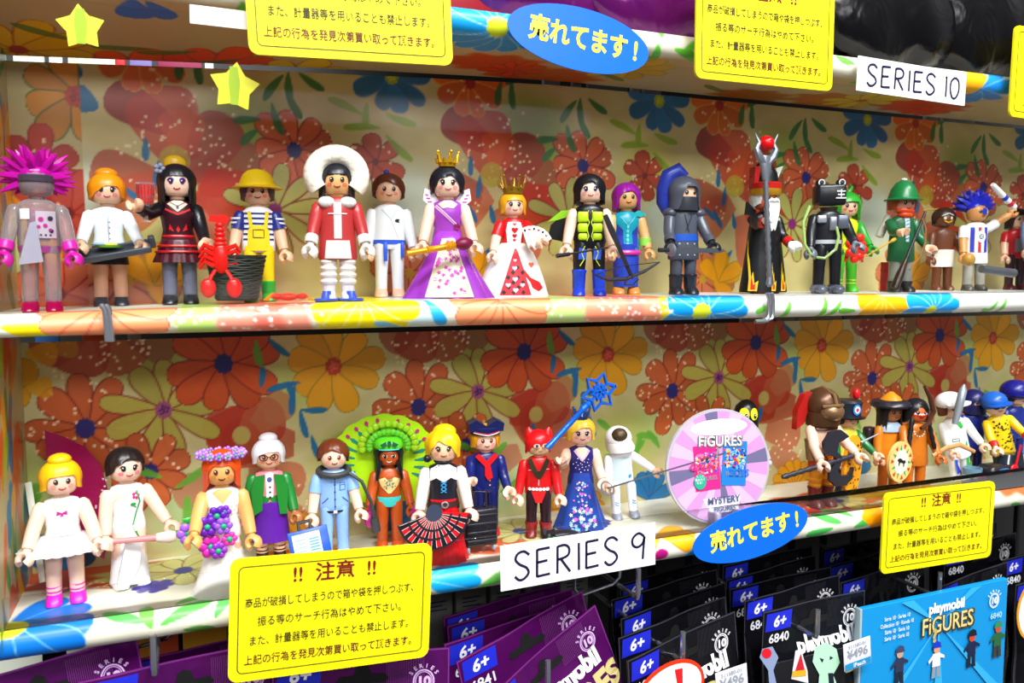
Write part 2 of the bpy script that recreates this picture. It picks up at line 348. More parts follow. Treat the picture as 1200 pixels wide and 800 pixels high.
def upper_paper():
    p = Paper(xs, np.arange(-2.4, 12.3, .085), (216, 202, 150)); f = wp
    for (a, b, r, c, al) in ((290, 150, 2.4, (140, 160, 50), .6), (620, 150, 2.4, (140, 160, 50), .6), (480, 240, 2.4, (214, 226, 216), .8), (150, 300, 2.4, (200, 205, 120), .5), (760, 200, 1.8, (200, 200, 60), .5)):
        p.spot(*f(a, b), r, r, c, al, 1.8, per=(a in (290, 480)))
    for (a, b, ang, L, wd, c, al) in ((200, 150, 150, 3.6, 1.1, (150, 40, 34), .75), (215, 190, 110, 4.2, 1.9, (196, 60, 24), .7), (225, 210, 60, 4.2, 1.4, (170, 44, 24), .7), (230, 215, 20, 4.0, 1.6, (176, 70, 44), .65),
                                      (190, 215, 170, 3.6, 1.3, (176, 76, 50), .7), (200, 210, 215, 3.8, 1.5, (200, 90, 60), .6), (235, 215, 335, 4.4, 2.0, (206, 50, 16), .75), (225, 230, 290, 4.2, 1.6, (200, 80, 60), .6), (215, 180, 90, 2.4, 1.2, (224, 100, 20), .55)):
        p.petal(*f(a, b), ang, L, wd, c, None, al, base=.45, tip=6)
    p.dots(*f(225, 150), 2.6, 44, seed=15); p.dots(*f(170, 195), 2.0, 22, seed=16); p.dots(*f(275, 190), 1.5, 10, seed=17)
    p.flower(*f(345, 176), 2.5, 9, .62, (206, 106, 64), LR, NAVY, .42, rot=17, dots=46, seed=22)
    p.flower(*f(322, 246), 2.8, 9, .55, (196, 196, 120), LR, (150, 60, 130), .38, rot=2, seed=23)
    p.flower(*f(440, 190), 1.8, 6, .55, (190, 84, 50), LR, (120, 50, 20), .2, rot=40, dots=14, seed=29)
    p.flower(*f(459, 90), 2.3, 9, .56, BLU, (90, 130, 190), (170, 180, 60), .42, rot=6, seed=24, ccol=(220, 220, 90))
    p.flower(*f(551, 97), 2.4, 9, .6, ORA, (235, 190, 90), (180, 60, 30), .36, rot=10, dots=18, seed=25)
    p.petal(*f(96, 100), 270, 1.4, .8, BLU, None, .9, per=False)
    for (a, b, ang, L, c) in ((332, 88, 225, 1.9, GRN), (338, 85, 265, 1.6, GRN), (350, 85, 320, 1.7, GRN), (335, 105, 290, 1.8, GRN), (318, 120, 280, 1.9, GRN), (305, 140, 180, 1.5, GRN), (302, 152, 215, 1.3, GRN),
                              (425, 135, 150, 2.2, LG), (430, 120, 260, 1.6, LG), (445, 150, 175, 2.2, LG), (452, 133, 335, 2.0, LG), (452, 158, 310, 2.2, LG), (588, 95, 250, 1.6, GRN), (600, 95, 265, 1.8, GRN), (620, 85, 200, 1.8, GRN)):
        p.petal(*f(a, b), ang, L, .3, c, None, .88, bend=.14, tip=2.2)
    for (a, b, ang, L) in ((552, 182, 268, 1.3), (563, 205, 262, 1.5), (545, 235, 300, 1.6), (575, 240, 280, 1.2), (530, 232, 320, 1.4), (565, 300, 170, 1.4), (575, 290, 230, 1.2)):
        p.petal(*f(a, b), ang, L, .24, BLU, None, .9, tip=2)
    for cc in ((150, 330), (480, 320)):
        p.flower(*f(*cc), 2.6, 8, .7, (206, 130, 90), LR, (190, 150, 60), .3, rot=30, seed=31, per=cc[0] == 150)
    for (a, b, ang, L, c) in ((170, 330, 10, 2.4, YEL), (170, 330, 60, 2.2, YEL), (170, 330, 320, 2.0, YEL), (840, 330, 30, 2.4, YEL), (840, 330, 80, 2.4, YEL), (840, 330, 130, 2.0, YEL)):
        p.petal(*f(a, b), ang, L, .6, c, (170, 140, 30), .9)
    p.spot(*f(577, 205), .8, .8, (200, 180, 60), .8)
    # the strip of another sheet at the left end
    xl = p.sl(X0-1, wp(97, 200)[0], -9, 20); p.c[xl] = np.array((204, 192, 144))/255+.03*p.N[xl][..., None]
    keep = p.c.copy()
    p.flower(*f(88, 113), 2.6, 8, .74, (216, 150, 26), (80, 110, 50), (190, 70, 40), .5, rot=14, seed=41, per=False, ccol=(150, 30, 20))
    p.flower(*f(45, 200), 2.4, 7, .7, (186, 70, 50), (150, 20, 20), (120, 30, 20), .3, rot=30, seed=42, per=False, dots=14)
    p.flower(*f(80, 250), 2.4, 7, .7, (190, 80, 56), (150, 20, 20), (120, 30, 20), .3, rot=10, seed=43, per=False, dots=14)
    p.flower(*f(70, 345), 2.4, 7, .8, (206, 110, 76), (150, 20, 20), (120, 30, 20), .3, rot=10, seed=44, per=False)
    p.petal(*f(15, 230), 300, 4, .5, YEL, None, .8, per=False)
    xr = p.sl(wp(97, 200)[0], X1+2, -9, 20); p.c[xr] = keep[xr]
    return p
p = upper_paper(); p.surface('wall_back_upper', lambda X, T: (X, X*0+YB, np.minimum(T, 12.18-droop(X))), 'structure', con=1.15, sat=1.12)
# side panel at the left end (paper wraps round it)
for nm, z0, z1, sd in (('wall_left_lower', -17.2, -2.9, 3), ('wall_left_upper', -2.2, 12.5, 5)):
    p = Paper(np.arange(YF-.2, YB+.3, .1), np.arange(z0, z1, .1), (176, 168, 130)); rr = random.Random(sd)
    for i in range(60):
        p.petal(rr.uniform(YF, YB), rr.uniform(z0-2, z1), rr.uniform(50, 130), rr.uniform(1.5, 4), rr.uniform(.3, .9), rr.choice([(200, 90, 40), YEL, BLU, GRN, RED, (190, 110, 60), LG]), None, .8, per=False)
    p.surface(nm, lambda X, T: (X*0-8.3, X, T), 'structure')
# boards: t runs from the back along the top, round the front, and back underneath
T0 = YB-YF-RB; TA = math.pi*RB; TT = 2*T0+TA
def sag(X): return .42*np.clip((13-np.asarray(X))/21, 0, 1)**1.3
def board_fn(zt):
    def fn(X, T):
        sg = sag(X)*(T < T0+TA*.8)*np.clip(1.6-np.clip(T-T0, 0, 9)/TA*1.6, 0, 1) if zt == ZM else 0
        ph = np.clip((T-T0)/RB, 0, math.pi); flat = T0-np.clip(T, 0, T0); under = np.clip(T-T0-TA, 0, 99)
        return X, YF+RB-RB*np.sin(ph)+flat+under, zt-RB+RB*np.cos(ph)-sg-(droop(X)*(flat+under)/T0 if zt == ZT else 0)
    return fn
def bt(px, py, zt):                                       # photo pixel on the front roll -> (X, t)
    v = at(px, py, YF+.1); q = max(-1, min(1, (v.z-(zt-RB))/RB)); return v.x, T0+RB*math.acos(q)
def bu(px, py, zt): v = atz(px, py, zt-HB); return v.x, TT-(YB-v.y)
def bs(px, py, zt): v = atz(px, py, zt); return v.x, YB-v.y
def board(name, zt, ts, paint):
    p = Paper(xs, ts, (232, 230, 214)); paint(p); return p.surface(name, board_fn(zt), 'structure')
PEA = (240, 160, 118); LB = (60, 170, 226)
fr = np.concatenate([np.arange(0, T0-1.2, 1.0), np.arange(T0-1.2, T0+TA+.6, .085), np.arange(T0+TA+1, TT+.01, 1.0)])
def mid_paint(p):
    g = lambda a, b=368: bt(a, b, ZM)
    def patch(a0, a1, c, al=.9):
        x0, x1 = g(a0)[0], g(a1)[0]; s = p.sl(x0-.5, x1+.5, 0, 99); X = p.X[s]+.25*np.sin(p.T[s]*1.7); p.blend(s, np.clip((X-x0)/.3, 0, 1)*np.clip((x1-X)/.3, 0, 1)*al, c)
    patch(-40, 60, (236, 240, 226)); patch(205, 262, (186, 218, 120)); patch(255, 372, (242, 150, 130)); patch(300, 340, (236, 110, 96), .6)
    patch(372, 470, (246, 226, 40)); patch(470, 530, (210, 232, 236)); patch(640, 692, (196, 222, 140)); patch(686, 792, (240, 150, 120)); patch(735, 760, (240, 130, 120), .6); patch(775, 796, (240, 220, 60))
    patch(792, 1300, (240, 242, 236), 1)
    p.petal(*g(0, 372), 20, 2.6, .7, (246, 214, 30), None, 1, per=False); p.petal(*g(60, 385), 120, 1.6, .3, LB, None, 1, per=False); p.petal(*g(20, 392), 10, 2, .4, (170, 214, 60), None, 1, per=False)
    for cx in (125, 590):
        for a in (180, 150, 120, 92, 60, 30, 0): p.petal(*g(cx, 352), a+4, 3.0, .78, PEA, (206, 80, 60), 1, per=False)
    for a in (160, 130, 105, 80, 50, 20): p.petal(*g(430, 345), a, 3.0, .8, (250, 222, 20), (250, 250, 220), 1, per=False)
    p.petal(*g(500, 352), 60, 2, .35, LB, None, 1, per=False); p.petal(*g(480, 388), 200, 2, .3, (140, 200, 230), None, 1, per=False)
    for a in range(0, 360, 28): p.petal(*g(829, 367), a, 3.0, .72, (30, 150, 216), (200, 236, 250), 1, per=False)
    p.spot(*g(822, 366), .65, .6, (206, 220, 70), 1, per=False, jag=.08)
    for (a, b, an, L) in ((902, 357, 150, 1.2), (925, 352, 100, 1.9), (968, 347, 95, 2.2), (985, 352, 120, 1.7), (1003, 364, 175, 1.5), (1040, 350, 100, 1.4), (1168, 352, 120, 2.0), (1178, 349, 105, 1.8), (1152, 362, 20, .9)):
        p.petal(*g(a, b), an, L, .3, (110, 190, 70), None, .95, per=False, tip=2, bend=.1)
    for a in (200, 170, 140, 110, 80, 50, 20): p.petal(*g(1036, 348), a, 2.4, .6, (246, 178, 20), (250, 230, 160), 1, per=False)
    for a in (200, 170, 140, 110, 80, 50, 20, -10): p.petal(*g(1092, 363), a+180, 2.6, .6, (40, 158, 222), (210, 236, 250), 1, per=False)
    p.spot(*g(1092, 364), .5, .4, (206, 210, 70), 1, per=False)
    for a, r, n, sd in ((235, 1.6, 16, 2), (320, 2.6, 40, 3), (740, 3.4, 60, 4), (660, 1.2, 8, 6)): p.dots(g(a)[0], T0+.9, r, n, (255, 246, 236), .1, False, sd, .5)
board('shelf_board_middle', ZM, fr, mid_paint)
ft = np.concatenate([np.arange(0, T0+TA+.5, .085), np.arange(T0+TA+1, TT+.01, 1.0)])
def low_paint(p):
    s = lambda a, b: bs(a, b, ZL); g = lambda a, b: bt(a, b, ZL)
    for (a, b, r, c, al) in ((120, 675, 3, (176, 84, 50), .9), (60, 672, 2, (176, 80, 50), .9), (190, 668, 2.6, (190, 196, 130), .9), (560, 640, 2.4, (196, 90, 60), .8), (600, 615, 2, (196, 190, 140), .9), (500, 625, 2.4, (150, 90, 60), .6), (960, 588, 3.4, (176, 60, 44), .9), (1020, 580, 2.4, (190, 90, 60), .8), (350, 650, 2, (226, 130, 40), .7), (860, 600, 2, (130, 150, 40), .7), (1180, 568, 2.4, (196, 110, 70), .8)):
        p.spot(*s(a, b), r*1.3, r*.6, c, 1, .35, per=False, jag=.12)
    p.dots(*s(150, 680), 3, 70, per=False, sq=.3); p.dots(*s(960, 590), 4, 60, per=False, sq=.3); p.dots(*s(540, 645), 3, 60, per=False, sq=.3)
    for a, b in ((215, 668), (610, 622), (980, 586)): p.flower(*s(a, b), 2.4, 9, .6, (190, 186, 130), (90, 60, 30), NAVY, .5, rot=10, per=False)
    for a, b in ((180, 687), (700, 612)): p.flower(*s(a, b), 1.0, 8, .3, (60, 50, 130), None, NAVY, .3, per=False)
    for an in (-60, -25, 5, 30, 60, 100, 140, 180): p.petal(*g(6, 735), an, 3.6, .9, (30, 120, 200), (150, 200, 236), 1, per=False)
    p.spot(*g(4, 735), .9, .7, (216, 220, 60), 1, per=False)
    for (a, b, an, L, c) in ((168, 728, 200, 2.0, (90, 190, 90)), (178, 735, 250, 1.4, (110, 190, 80)), (188, 732, 330, 2.6, (90, 190, 80)), (205, 712, 325, 1.9, (90, 180, 80)), (252, 722, 300, 1.8, (90, 180, 90)), (215, 738, 10, 1.6, (90, 150, 70)),
                          (985, 612, 200, 2.2, (80, 180, 80)), (975, 618, 165, 2.2, (70, 170, 80)), (1000, 605, 215, 2.2, (90, 180, 80)), (1000, 618, 340, 2.0, (70, 170, 80)), (560, 690, 330, 2, (110, 190, 90)), (1170, 575, 150, 1.6, (90, 170, 80)), (1185, 590, 20, 1.4, (90, 170, 80)), (260, 740, 0, 1, (200, 60, 40))):
        p.petal(*g(a, b), an, L, .42, c, None, .95, per=False, bend=.12, tip=2.3)
    for an in (-35, -12, 8, 30): p.petal(*g(500, 682), an, 3.2, .55, (40, 160, 220), (150, 200, 236), 1, per=False)
    for an in (150, 180, 205, 0, 25, 330): p.petal(*g(778, 632), an, 2.6, .6, (250, 176, 30), (220, 120, 20), 1, per=False)
    p.spot(*g(774, 650), .5, .4, (170, 30, 120), 1, per=False); p.petal(*g(825, 628), 120, 2, .5, LB, None, 1, per=False)
    for an in (0, 25, 335): p.petal(*g(1010, 606), an, 2.4, .5, (246, 160, 30), None, 1, per=False)
board('shelf_board_lower', ZL, ft, low_paint)
fu = np.concatenate([np.arange(0, T0-1, 1.0), np.arange(T0-1, TT+.01, .085)])
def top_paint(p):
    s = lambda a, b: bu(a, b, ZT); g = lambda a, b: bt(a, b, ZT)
    sl = p.sl(X0-1, X1+1, T0+TA*.75, 99); p.blend(sl, np.clip((p.T[sl]-T0-TA*.75)/.4, 0, 1)*.6, (176, 150, 100))  # underside tinted brown: the shade beneath the board is painted into the paper
    for (a, b, r, c, al) in ((30, 30, 2, (196, 150, 30), .9), (90, 55, 2.6, (196, 120, 30), .8), (160, 62, 3.4, (190, 60, 20), .9), (230, 58, 3, (180, 80, 40), .8), (350, 78, 2.4, (150, 130, 40), .8), (420, 82, 2.4, (170, 130, 50), .8), (500, 90, 2, (190, 70, 40), .7), (640, 88, 2.8, (176, 90, 30), .9), (880, 112, 2.4, (150, 90, 30), .7), (980, 118, 3, (170, 100, 30), .8), (1080, 125, 3, (180, 70, 40), .8), (580, 72, 2.4, (190, 84, 40), .8)):
        p.spot(*s(a, b), r*1.3, r*.7, c, 1, .5, per=False, jag=.12)
    for a, b in ((735, 82), (60, 40), (1010, 118)): p.flower(*s(a, b), 2.8, 9, .6, (206, 176, 30), (110, 110, 30), (170, 60, 30), .4, rot=5, per=False)
    for a, b, c in ((150, 56, (236, 96, 20)), (250, 60, (226, 80, 40)), (60, 55, (236, 180, 20)), (20, 30, (226, 190, 40)), (340, 74, (220, 190, 60))): p.flower(*s(a, b), 3.4, 9, .8, c, (150, 60, 20), (170, 60, 30), .45, rot=12, per=False)
    for a, b in ((440, 85), (600, 80), (1090, 130)): p.flower(*s(a, b), 2.0, 9, .4, (200, 70, 30), (110, 30, 20), (190, 60, 30), .4, rot=5, per=False)
    for (a, b, an) in ((180, 40, 170), (230, 45, 160), (235, 62, 190), (90, 28, 200), (420, 78, 10), (700, 85, 20), (850, 108, 200), (1120, 118, 200), (280, 55, 150)): p.petal(*s(a, b), an, 3, .4, (80, 120, 60), None, .8, per=False, bend=.15, tip=2.2)
    p.petal(*g(155, 8), 90, 2, .9, (40, 120, 200), None, 1, per=False); p.petal(*g(172, 5), 60, 2, .6, (40, 120, 200), None, 1, per=False); p.spot(*g(78, 8), .8, .7, (70, 160, 60), 1, per=False); p.spot(*g(55, 0), 1.4, .8, (226, 140, 110), .9, per=False); p.spot(*g(18, 5), 1.2, .8, (220, 190, 50), .9, per=False)
    for an in range(0, 360, 30): p.petal(*g(583, 32), an, 3.0, .75, (40, 158, 220), (210, 232, 250), 1, per=False)
    p.spot(*g(583, 32), .62, .6, (206, 214, 60), 1, per=False, jag=.08)
    for (a, b, an, L) in ((775, 45, 280, 1.8), (770, 52, 80, 1.3), (790, 58, 10, 2.4), (800, 60, 330, 2.0), (1000, 75, 190, 1.4), (1020, 85, 100, 1.6), (285, 2, 100, 1.4)): p.petal(*g(a, b), an, L, .38, (100, 186, 70), None, .95, per=False, bend=.12, tip=2.3)
    for an in (150, 180, 210, 120): p.petal(*g(1160, 95), an, 2.6, .6, (246, 176, 40), None, 1, per=False)
    for an in (-40, -10, 20, 50, 80, 100): p.petal(*g(1150, 105), an, 3.4, .6, (40, 140, 214), (160, 200, 236), 1, per=False)
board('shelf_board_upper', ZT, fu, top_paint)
# store fixture behind and below: pale back sheet, dark uprights, small pieces of stock seen through the gaps
b = MB(); b.box((44, 62, -6), (150, .6, 70), .1); o = b.build('wall_back', mat('2a2a2a', .6)); o.location = (0, 0, EYE*U); tag(o, kind='structure')
for i in range(32):
    b = MB(); b.box((-12+i*3.6, 56, -26), (.55, .5, 19), .08); o = b.build('trim_1', mat('1a1a1e', .35)); o.location = (0, 0, EYE*U); tag(o, kind='structure')
b = MB(); b.box((44, 51, 24), (70, .4, 20), .1); o = b.build('trim_2', mat('0c0c10', .5)); o.location = (0, 0, EYE*U); tag(o, kind='structure')
for i, (x0, x1, y, z_, col) in enumerate(((16, 52, 72, 0, 'd8dcc8'), (58, 73, 72, 0, 'fafaf6'), (80, 135, 73, 0, 'd8d8c0'), (136, 147, 74, 0, 'd02028'), (152, 178, 74, 0, '7a70b0'), (185, 236, 76, 0, '901848'), (240, 250, 78, 0, 'f0f0f4'), (636, 655, 100, 0, 'c8c4d4'), (670, 680, 104, 0, 'a8a4b8'), (688, 734, 106, 0, 'b8b4c8'), (739, 749, 110, 0, 'f0f0f4'), (753, 773, 112, 0, 'c8c4d4'), (1083, 1098, 145, 0, 'd8d8d8'), (1103, 1140, 147, 0, 'e0e0e4'),
        (42, 70, 401, 0, '3878c8'), (97, 135, 399, 0, 'e8581c'), (150, 165, 398, 0, 'b0b0a0'), (868, 905, 374, 0, 'd8dcd8'), (910, 930, 373, 0, 'd8dcd8'), (934, 985, 372, 0, 'e0e4e0'), (990, 1035, 371, 0, 'c8ccc8'), (1040, 1075, 370, 0, 'a8aca8'))):
    a, c = at(x0, y, 54), at(x1, y, 54); b = MB(); b.box(((c-a).length/2, 0, 0), ((c-a).length, .4, 1.4), .04); t = thing('back_stock_card', a, 'x', 'card', 'stock cards glimpsed through the gaps behind the panels'); b.build('card_face', mat(col, .5), t)
    nm = {'d8dcc8': 'pale green', 'fafaf6': 'bright white', 'd8d8c0': 'cream', 'd02028': 'red', '7a70b0': 'violet', '901848': 'wine red', 'f0f0f4': 'white', 'c8c4d4': 'lilac grey', 'a8a4b8': 'dull lilac', 'b8b4c8': 'long lilac', 'd8d8d8': 'light grey', 'e0e0e4': 'silvery', '3878c8': 'blue', 'e8581c': 'orange', 'b0b0a0': 'grey green', 'd8dcd8': 'pale grey', 'e0e4e0': 'long pale', 'c8ccc8': 'greyish', 'a8aca8': 'dim grey'}[col]
    wh = 'above the '+min((('robot figure', 50), ('waitress', 130), ('gothic lady', 212), ('green-armoured heroine', 690), ('hooded knight', 780), ('football fan', 1140)), key=lambda q: abs(q[1]-x0))[0] if y < 200 else 'under the middle shelf below the '+min((('robot figure', 50), ('waitress', 115), ('gothic lady', 212), ('wizard', 880), ('wizard staff', 920), ('black robot', 968), ('hunter', 1050), ('green-hooded figure', 1000)), key=lambda q: abs(q[1]-x0))[0]
    t['label'] = nm+' strip of stock seen '+wh
# ================================================================= TOY FIGURES
SK = 'f0bf9c'; SKL = 'f6cdb4'; DARK = '1c1a20'
GM = 'toy figures on the middle shelf'; GL = 'toy figures on the lower shelf'
HC = 6.25
class Fig:
    def __init__(s, name, px, py, top, label, Y=None, yaw=0, H=7.36, lean=0, cat='toy figure'):
        low = Y is None
        if low: base = atz(px, py, ZL)
        else: base = at(px, py, Y); base.z = ZM-float(sag(base.x))
        base.y = max(43.2, min(47.6, base.y)) if low else base.y
        if low: base = at(px, py, base.y); base.z = ZL
        s.k = max(.62, min(1.12, (py-top)/ppc(base)/H))
        s.base = base; face = -math.atan2(base.x, base.y)*.8
        s.rot = face+R_(yaw); s.r = thing(name, base, label, cat, GL if low else GM, (0, R_(lean), s.rot), s.k)
        s.low = low; s.T = None
    def w(s, p):                                          # figure point -> place point
        return s.base+(Matrix.Rotation(s.rot, 3, 'Z') @ Vector(p))*s.k
    def b(s, name, m, mb, par=None, label=None, ang=42): return mb.build(name, m if not isinstance(m, str) else mat(m), par or s.r, label, ang=ang)
    def legs(s, col, shoe, sp=.5, boot=0, bootcol=None, ankle=None, top=3.25, feet=None, yaw=0, bare=None):
        s.L = []
        m = mat(col) if isinstance(col, str) else col
        for q in (-1, 1):
            b = MB(); b.loft([(.3, .34, .36, q*sp, .02), (.5, .35, .38, q*sp, .02), (1.6, .37, .42, q*(sp-.02), 0), (2.6, .42, .48, q*(sp-.05), 0), (top-.1, .43, .5, q*.44, 0), (top, .40, .46, q*.44, 0)], 14)
            l = s.b('leg', m, b)
            s.L.append(l)
            b = MB(); b.loft([(0, .36, .56, q*(sp+.02), -.18, 3), (.08, .40, .62, q*(sp+.02), -.18, 3), (.3, .38, .56, q*(sp+.01), -.15, 2.6), (.5, .34, .38, q*sp, .0, 2.2), (.62, .3, .32, q*sp, .04)], 16)
            s.b('shoe', shoe, b, l)
            if boot:
                b = MB(); b.loft([(.35, .38, .41, q*sp, .02), (boot-.1, .42, .46, q*(sp-.02), 0), (boot, .46, .5, q*(sp-.02), 0), (boot+.1, .42, .47, q*(sp-.02), 0)], 14); s.b('boot', bootcol or shoe, b, l)
            if ankle:
                for z in (.62, .85): b = MB(); b.loft([(z, .36, .4, q*sp, .02), (z+.08, .37, .41, q*sp, .02)], 14); s.b('ankle_strap', ankle, b, l)
        return s
    def torso(s, col, kind='m', m=None):
        if kind == 'm': sec = [(2.85, .80, .46), (2.95, .92, .52), (3.4, .94, .55), (4.2, .90, .56), (4.9, .95, .55), (5.2, .88, .5), (5.42, .62, .42), (5.5, .34, .33)]
        elif kind == 'long': sec = [(2.2, .98, .60), (2.3, 1.04, .64), (3.2, .98, .58), (4.2, .90, .56), (4.9, .95, .55), (5.2, .88, .5), (5.42, .62, .42), (5.5, .34, .33)]
        else: sec = [(2.85, .82, .46), (2.95, .90, .52), (3.35, .86, .52), (3.9, .74, .47), (4.4, .82, .57), (4.7, .90, .62), (5.0, .90, .54), (5.3, .74, .44), (5.45, .34, .33)]
        s.sec = sec; b = MB(); b.loft(sec, 24); s.T = s.b('torso', m or col, b); s.kind = kind
        s.sf = s.surf_of(sec); return s
    @staticmethod
    def surf_of(sec):
        zs = [q[0] for q in sec]
        def f(x, z):
            z = max(zs[0], min(zs[-1], z)); i = 0
            while i < len(zs)-2 and zs[i+1] < z: i += 1
            t = (z-zs[i])/(zs[i+1]-zs[i]); rx = sec[i][1]*(1-t)+sec[i+1][1]*t; ry = sec[i][2]*(1-t)+sec[i+1][2]*t
            cx = (sec[i][3] if len(sec[i]) > 3 else 0)*(1-t)+(sec[i+1][3] if len(sec[i+1]) > 3 else 0)*t; cy = (sec[i][4] if len(sec[i]) > 4 else 0)*(1-t)+(sec[i+1][4] if len(sec[i+1]) > 4 else 0)*t
            q = min(.98, abs((x-cx)/rx)); return cy-ry*math.sqrt(1-q*q)
        return f
    def pr(s, name, col, polys=(), discs=(), lines=(), par=None, surf=None, eps=.025, label=None):
        b = MB(); sf = surf or s.sf
        for p in polys: b.dpoly(p, sf, eps)
        for d in discs: b.ddisc(d[0], d[1], d[2], d[3] if len(d) > 3 else d[2], sf, eps)
        for l in lines: b.dline(l[1], l[0], sf, eps+.006)
        return s.b(name, ink(col) if isinstance(col, str) else col, b, par or s.T, label)
    def head(s, col=SK, eye='20141a', mouth='8a2020', cheek=None, lash=None, turn=0, brow=None, m=None, face=True, shadow=None):
        sec = [(-.78, .32, .32), (-.62, .34, .34), (-.6, .5, .5), (-.48, .62, .61), (-.2, .70, .69), (.15, .70, .69), (.42, .58, .58), (.58, .42, .42), (.68, .15, .15)]
        sec = [(z+HC, a, b_) for z, a, b_ in sec]; b = MB(); b.loft(sec, 24); h = s.H = s.b('head', m or col, b)
        h.rotation_euler = (0, 0, R_(turn)); sf = s.hf = s.surf_of(sec); s.turn = turn
        if not face: return s
        e = HC+.02
        if shadow: s.pr('eye_shadow', shadow, discs=[(-.26, e+.07, .15, .13), (.26, e+.07, .15, .13)], par=h, surf=sf, eps=.012)
        if lash: s.pr('eyelashes', lash, lines=[(.05, [(q*.40, e+.05), (q*.3, e+.14), (q*.16, e+.1)]) for q in (-1, 1)], par=h, surf=sf, eps=.03)
        for q in (-1, 1):
            s.pr('eye', eye, discs=[(q*.25, e, .1, .13)], par=h, surf=sf, eps=.024); s.pr('eye_glint', 'ffffff', discs=[(q*.25-.03, e+.045, .028)], par=h, surf=sf, eps=.034)
        s.pr('mouth', mouth, lines=[(.05, [(-.15, HC-.27), (-.08, HC-.33), (0, HC-.35), (.08, HC-.33), (.15, HC-.27)])], discs=[(0, HC-.33, .07, .03)], par=h, surf=sf, eps=.02)
        if cheek: s.pr('cheek_blush', cheek, discs=[(-.36, HC-.22, .11, .09), (.36, HC-.22, .11, .09)], par=h, surf=sf, eps=.012)
        if brow: s.pr('eyebrows', brow, lines=[(.045, [(q*.38, e+.2), (q*.25, e+.25), (q*.14, e+.22)]) for q in (-1, 1)], par=h, surf=sf)
        return s
    def hair(s, col, ends, a=.88, b_=.86, c=.86, cz=.08, cy=.12, strands=22, amp=.03, flare=0, spikes=0, m=None, bun=None, name='hair'):
        # ends: (azimuth, lower edge) pairs; 0 = face side, + = the figure's left as seen from the front right
        ks = sorted(ends); b = MB(); N = 44; M = 9; vs_, fs = [], []
        def ze(az):
            for (a0, z0), (a1, z1) in zip(ks, ks[1:]):
                if a0 <= az <= a1: t = (az-a0)/(a1-a0+1e-9); t = t*t*(3-2*t); return z0*(1-t)+z1*t
            return ks[-1][1]
        for j in range(N):
            az = -180+360*j/N; z1 = ze(az); ar = R_(az); cs = (z1-cz)/c
            pe = math.acos(max(-.3, min(.99, cs))); g = 1+amp*math.cos(strands*ar)
            for k in range(M):
                ph = pe*k/(M-1); rr = math.sin(ph)*(g if k else 1); vs_.append((a*rr*math.sin(ar), cy-b_*rr*math.cos(ar), HC+cz+c*math.cos(ph)*(1 if k == 0 else 1)))
            zl = cz+c*math.cos(pe); drop = min(0, z1-zl); rr = math.sin(pe)
            for t in (.5, 1): q = rr*g*(1+flare*t); vs_.append((a*q*math.sin(ar), cy-b_*q*math.cos(ar), HC+zl+drop*t))
            q = rr*.86; vs_.append((a*q*math.sin(ar), cy-b_*q*math.cos(ar), HC+zl+drop+.02))
            q = min(q, .70/a); vs_.append((a*q*math.sin(ar), cy*.6-b_*q*math.cos(ar), HC+zl+drop*.6+.06))
        K = M+4
        for j in range(N):
            j2 = (j+1) % N
            for k in range(K-1): fs.append((j*K+k, j*K+k+1, j2*K+k+1, j2*K+k))
        b.add(vs_, fs)
        h = s.b(name, m or mat(col, .3), b, ang=70); h.rotation_euler = (0, 0, R_(s.turn)); s.HR = h
        if bun: q = MB(); q.ball((bun[0], bun[1], HC+bun[2]), bun[3], 16, 10); s.b('hair_bun', m or mat(col, .3), q, h)
        return s
    def arms(s, col, hand=SK, L=(8, 4), R=(8, 4), sleeve='long', cuff=None, skin=None, bend=14, m=None, hm=None):
        # L is the arm at the left of the picture; (outwards, forwards) in degrees
        s.A = []; sh = .95 if s.kind != 'f' else .90; s.hp = []
        for q, (out, fwd) in ((-1, L), (1, R)):
            out = out if out > 40 else out*.55
            M = Matrix.Translation((q*sh, 0, 4.98)) @ Matrix.Rotation(R_(-fwd), 4, 'X') @ Matrix.Rotation(R_(-q*out), 4, 'Y')
            be = R_(bend); el = Vector((q*.12, 0, -1.1)); wr = el+Vector((q*.05, -math.sin(be), -math.cos(be)))*.98
            b = MB(); b.M = M; sk = skin or hand
            path = [Vector((0, 0, .22)), Vector((q*.02, 0, .02)), Vector((q*.06, 0, -.5)), el, el.lerp(wr, .55), wr]
            rad = [.2, .34, .36, .34, .31, .28]
            a = s.b('arm', m or (col if sleeve == 'long' else sk), b.tube(path, rad, 12))
            if sleeve == 'short':
                b = MB(); b.M = M; b.tube([path[0], path[1], path[2], path[2].lerp(el, .55)], [.25, .37, .39, .41], 12); s.b('sleeve', m or col, b, a)
            if cuff:
                b = MB(); b.M = M; b.tube([el.lerp(wr, .55), el.lerp(wr, .7), wr], [.33, .36, .34], 12); s.b('cuff', cuff, b, a)
            b = MB(); b.M = M; dr = (wr-el).normalized(); b.tube([wr-dr*.1, wr+dr*.2], [.2, .19], 10)
            cen = wr+dr*.5; fw = Vector((1, -.45, 0)).normalized(); fw = (fw-dr*fw.dot(dr)).normalized()
            
            # clip opens at the end of the arm
            pts = [cen+(fw*math.sin(t)-dr*math.cos(t))*.29 for t in [R_(x) for x in range(-145, 146, 29)]]
            b.tube(pts, .15, 8, True, 1.7); s.b('hand', hm or hand, b, a); s.A.append(a)
            s.hp.append(M @ cen)
        return s
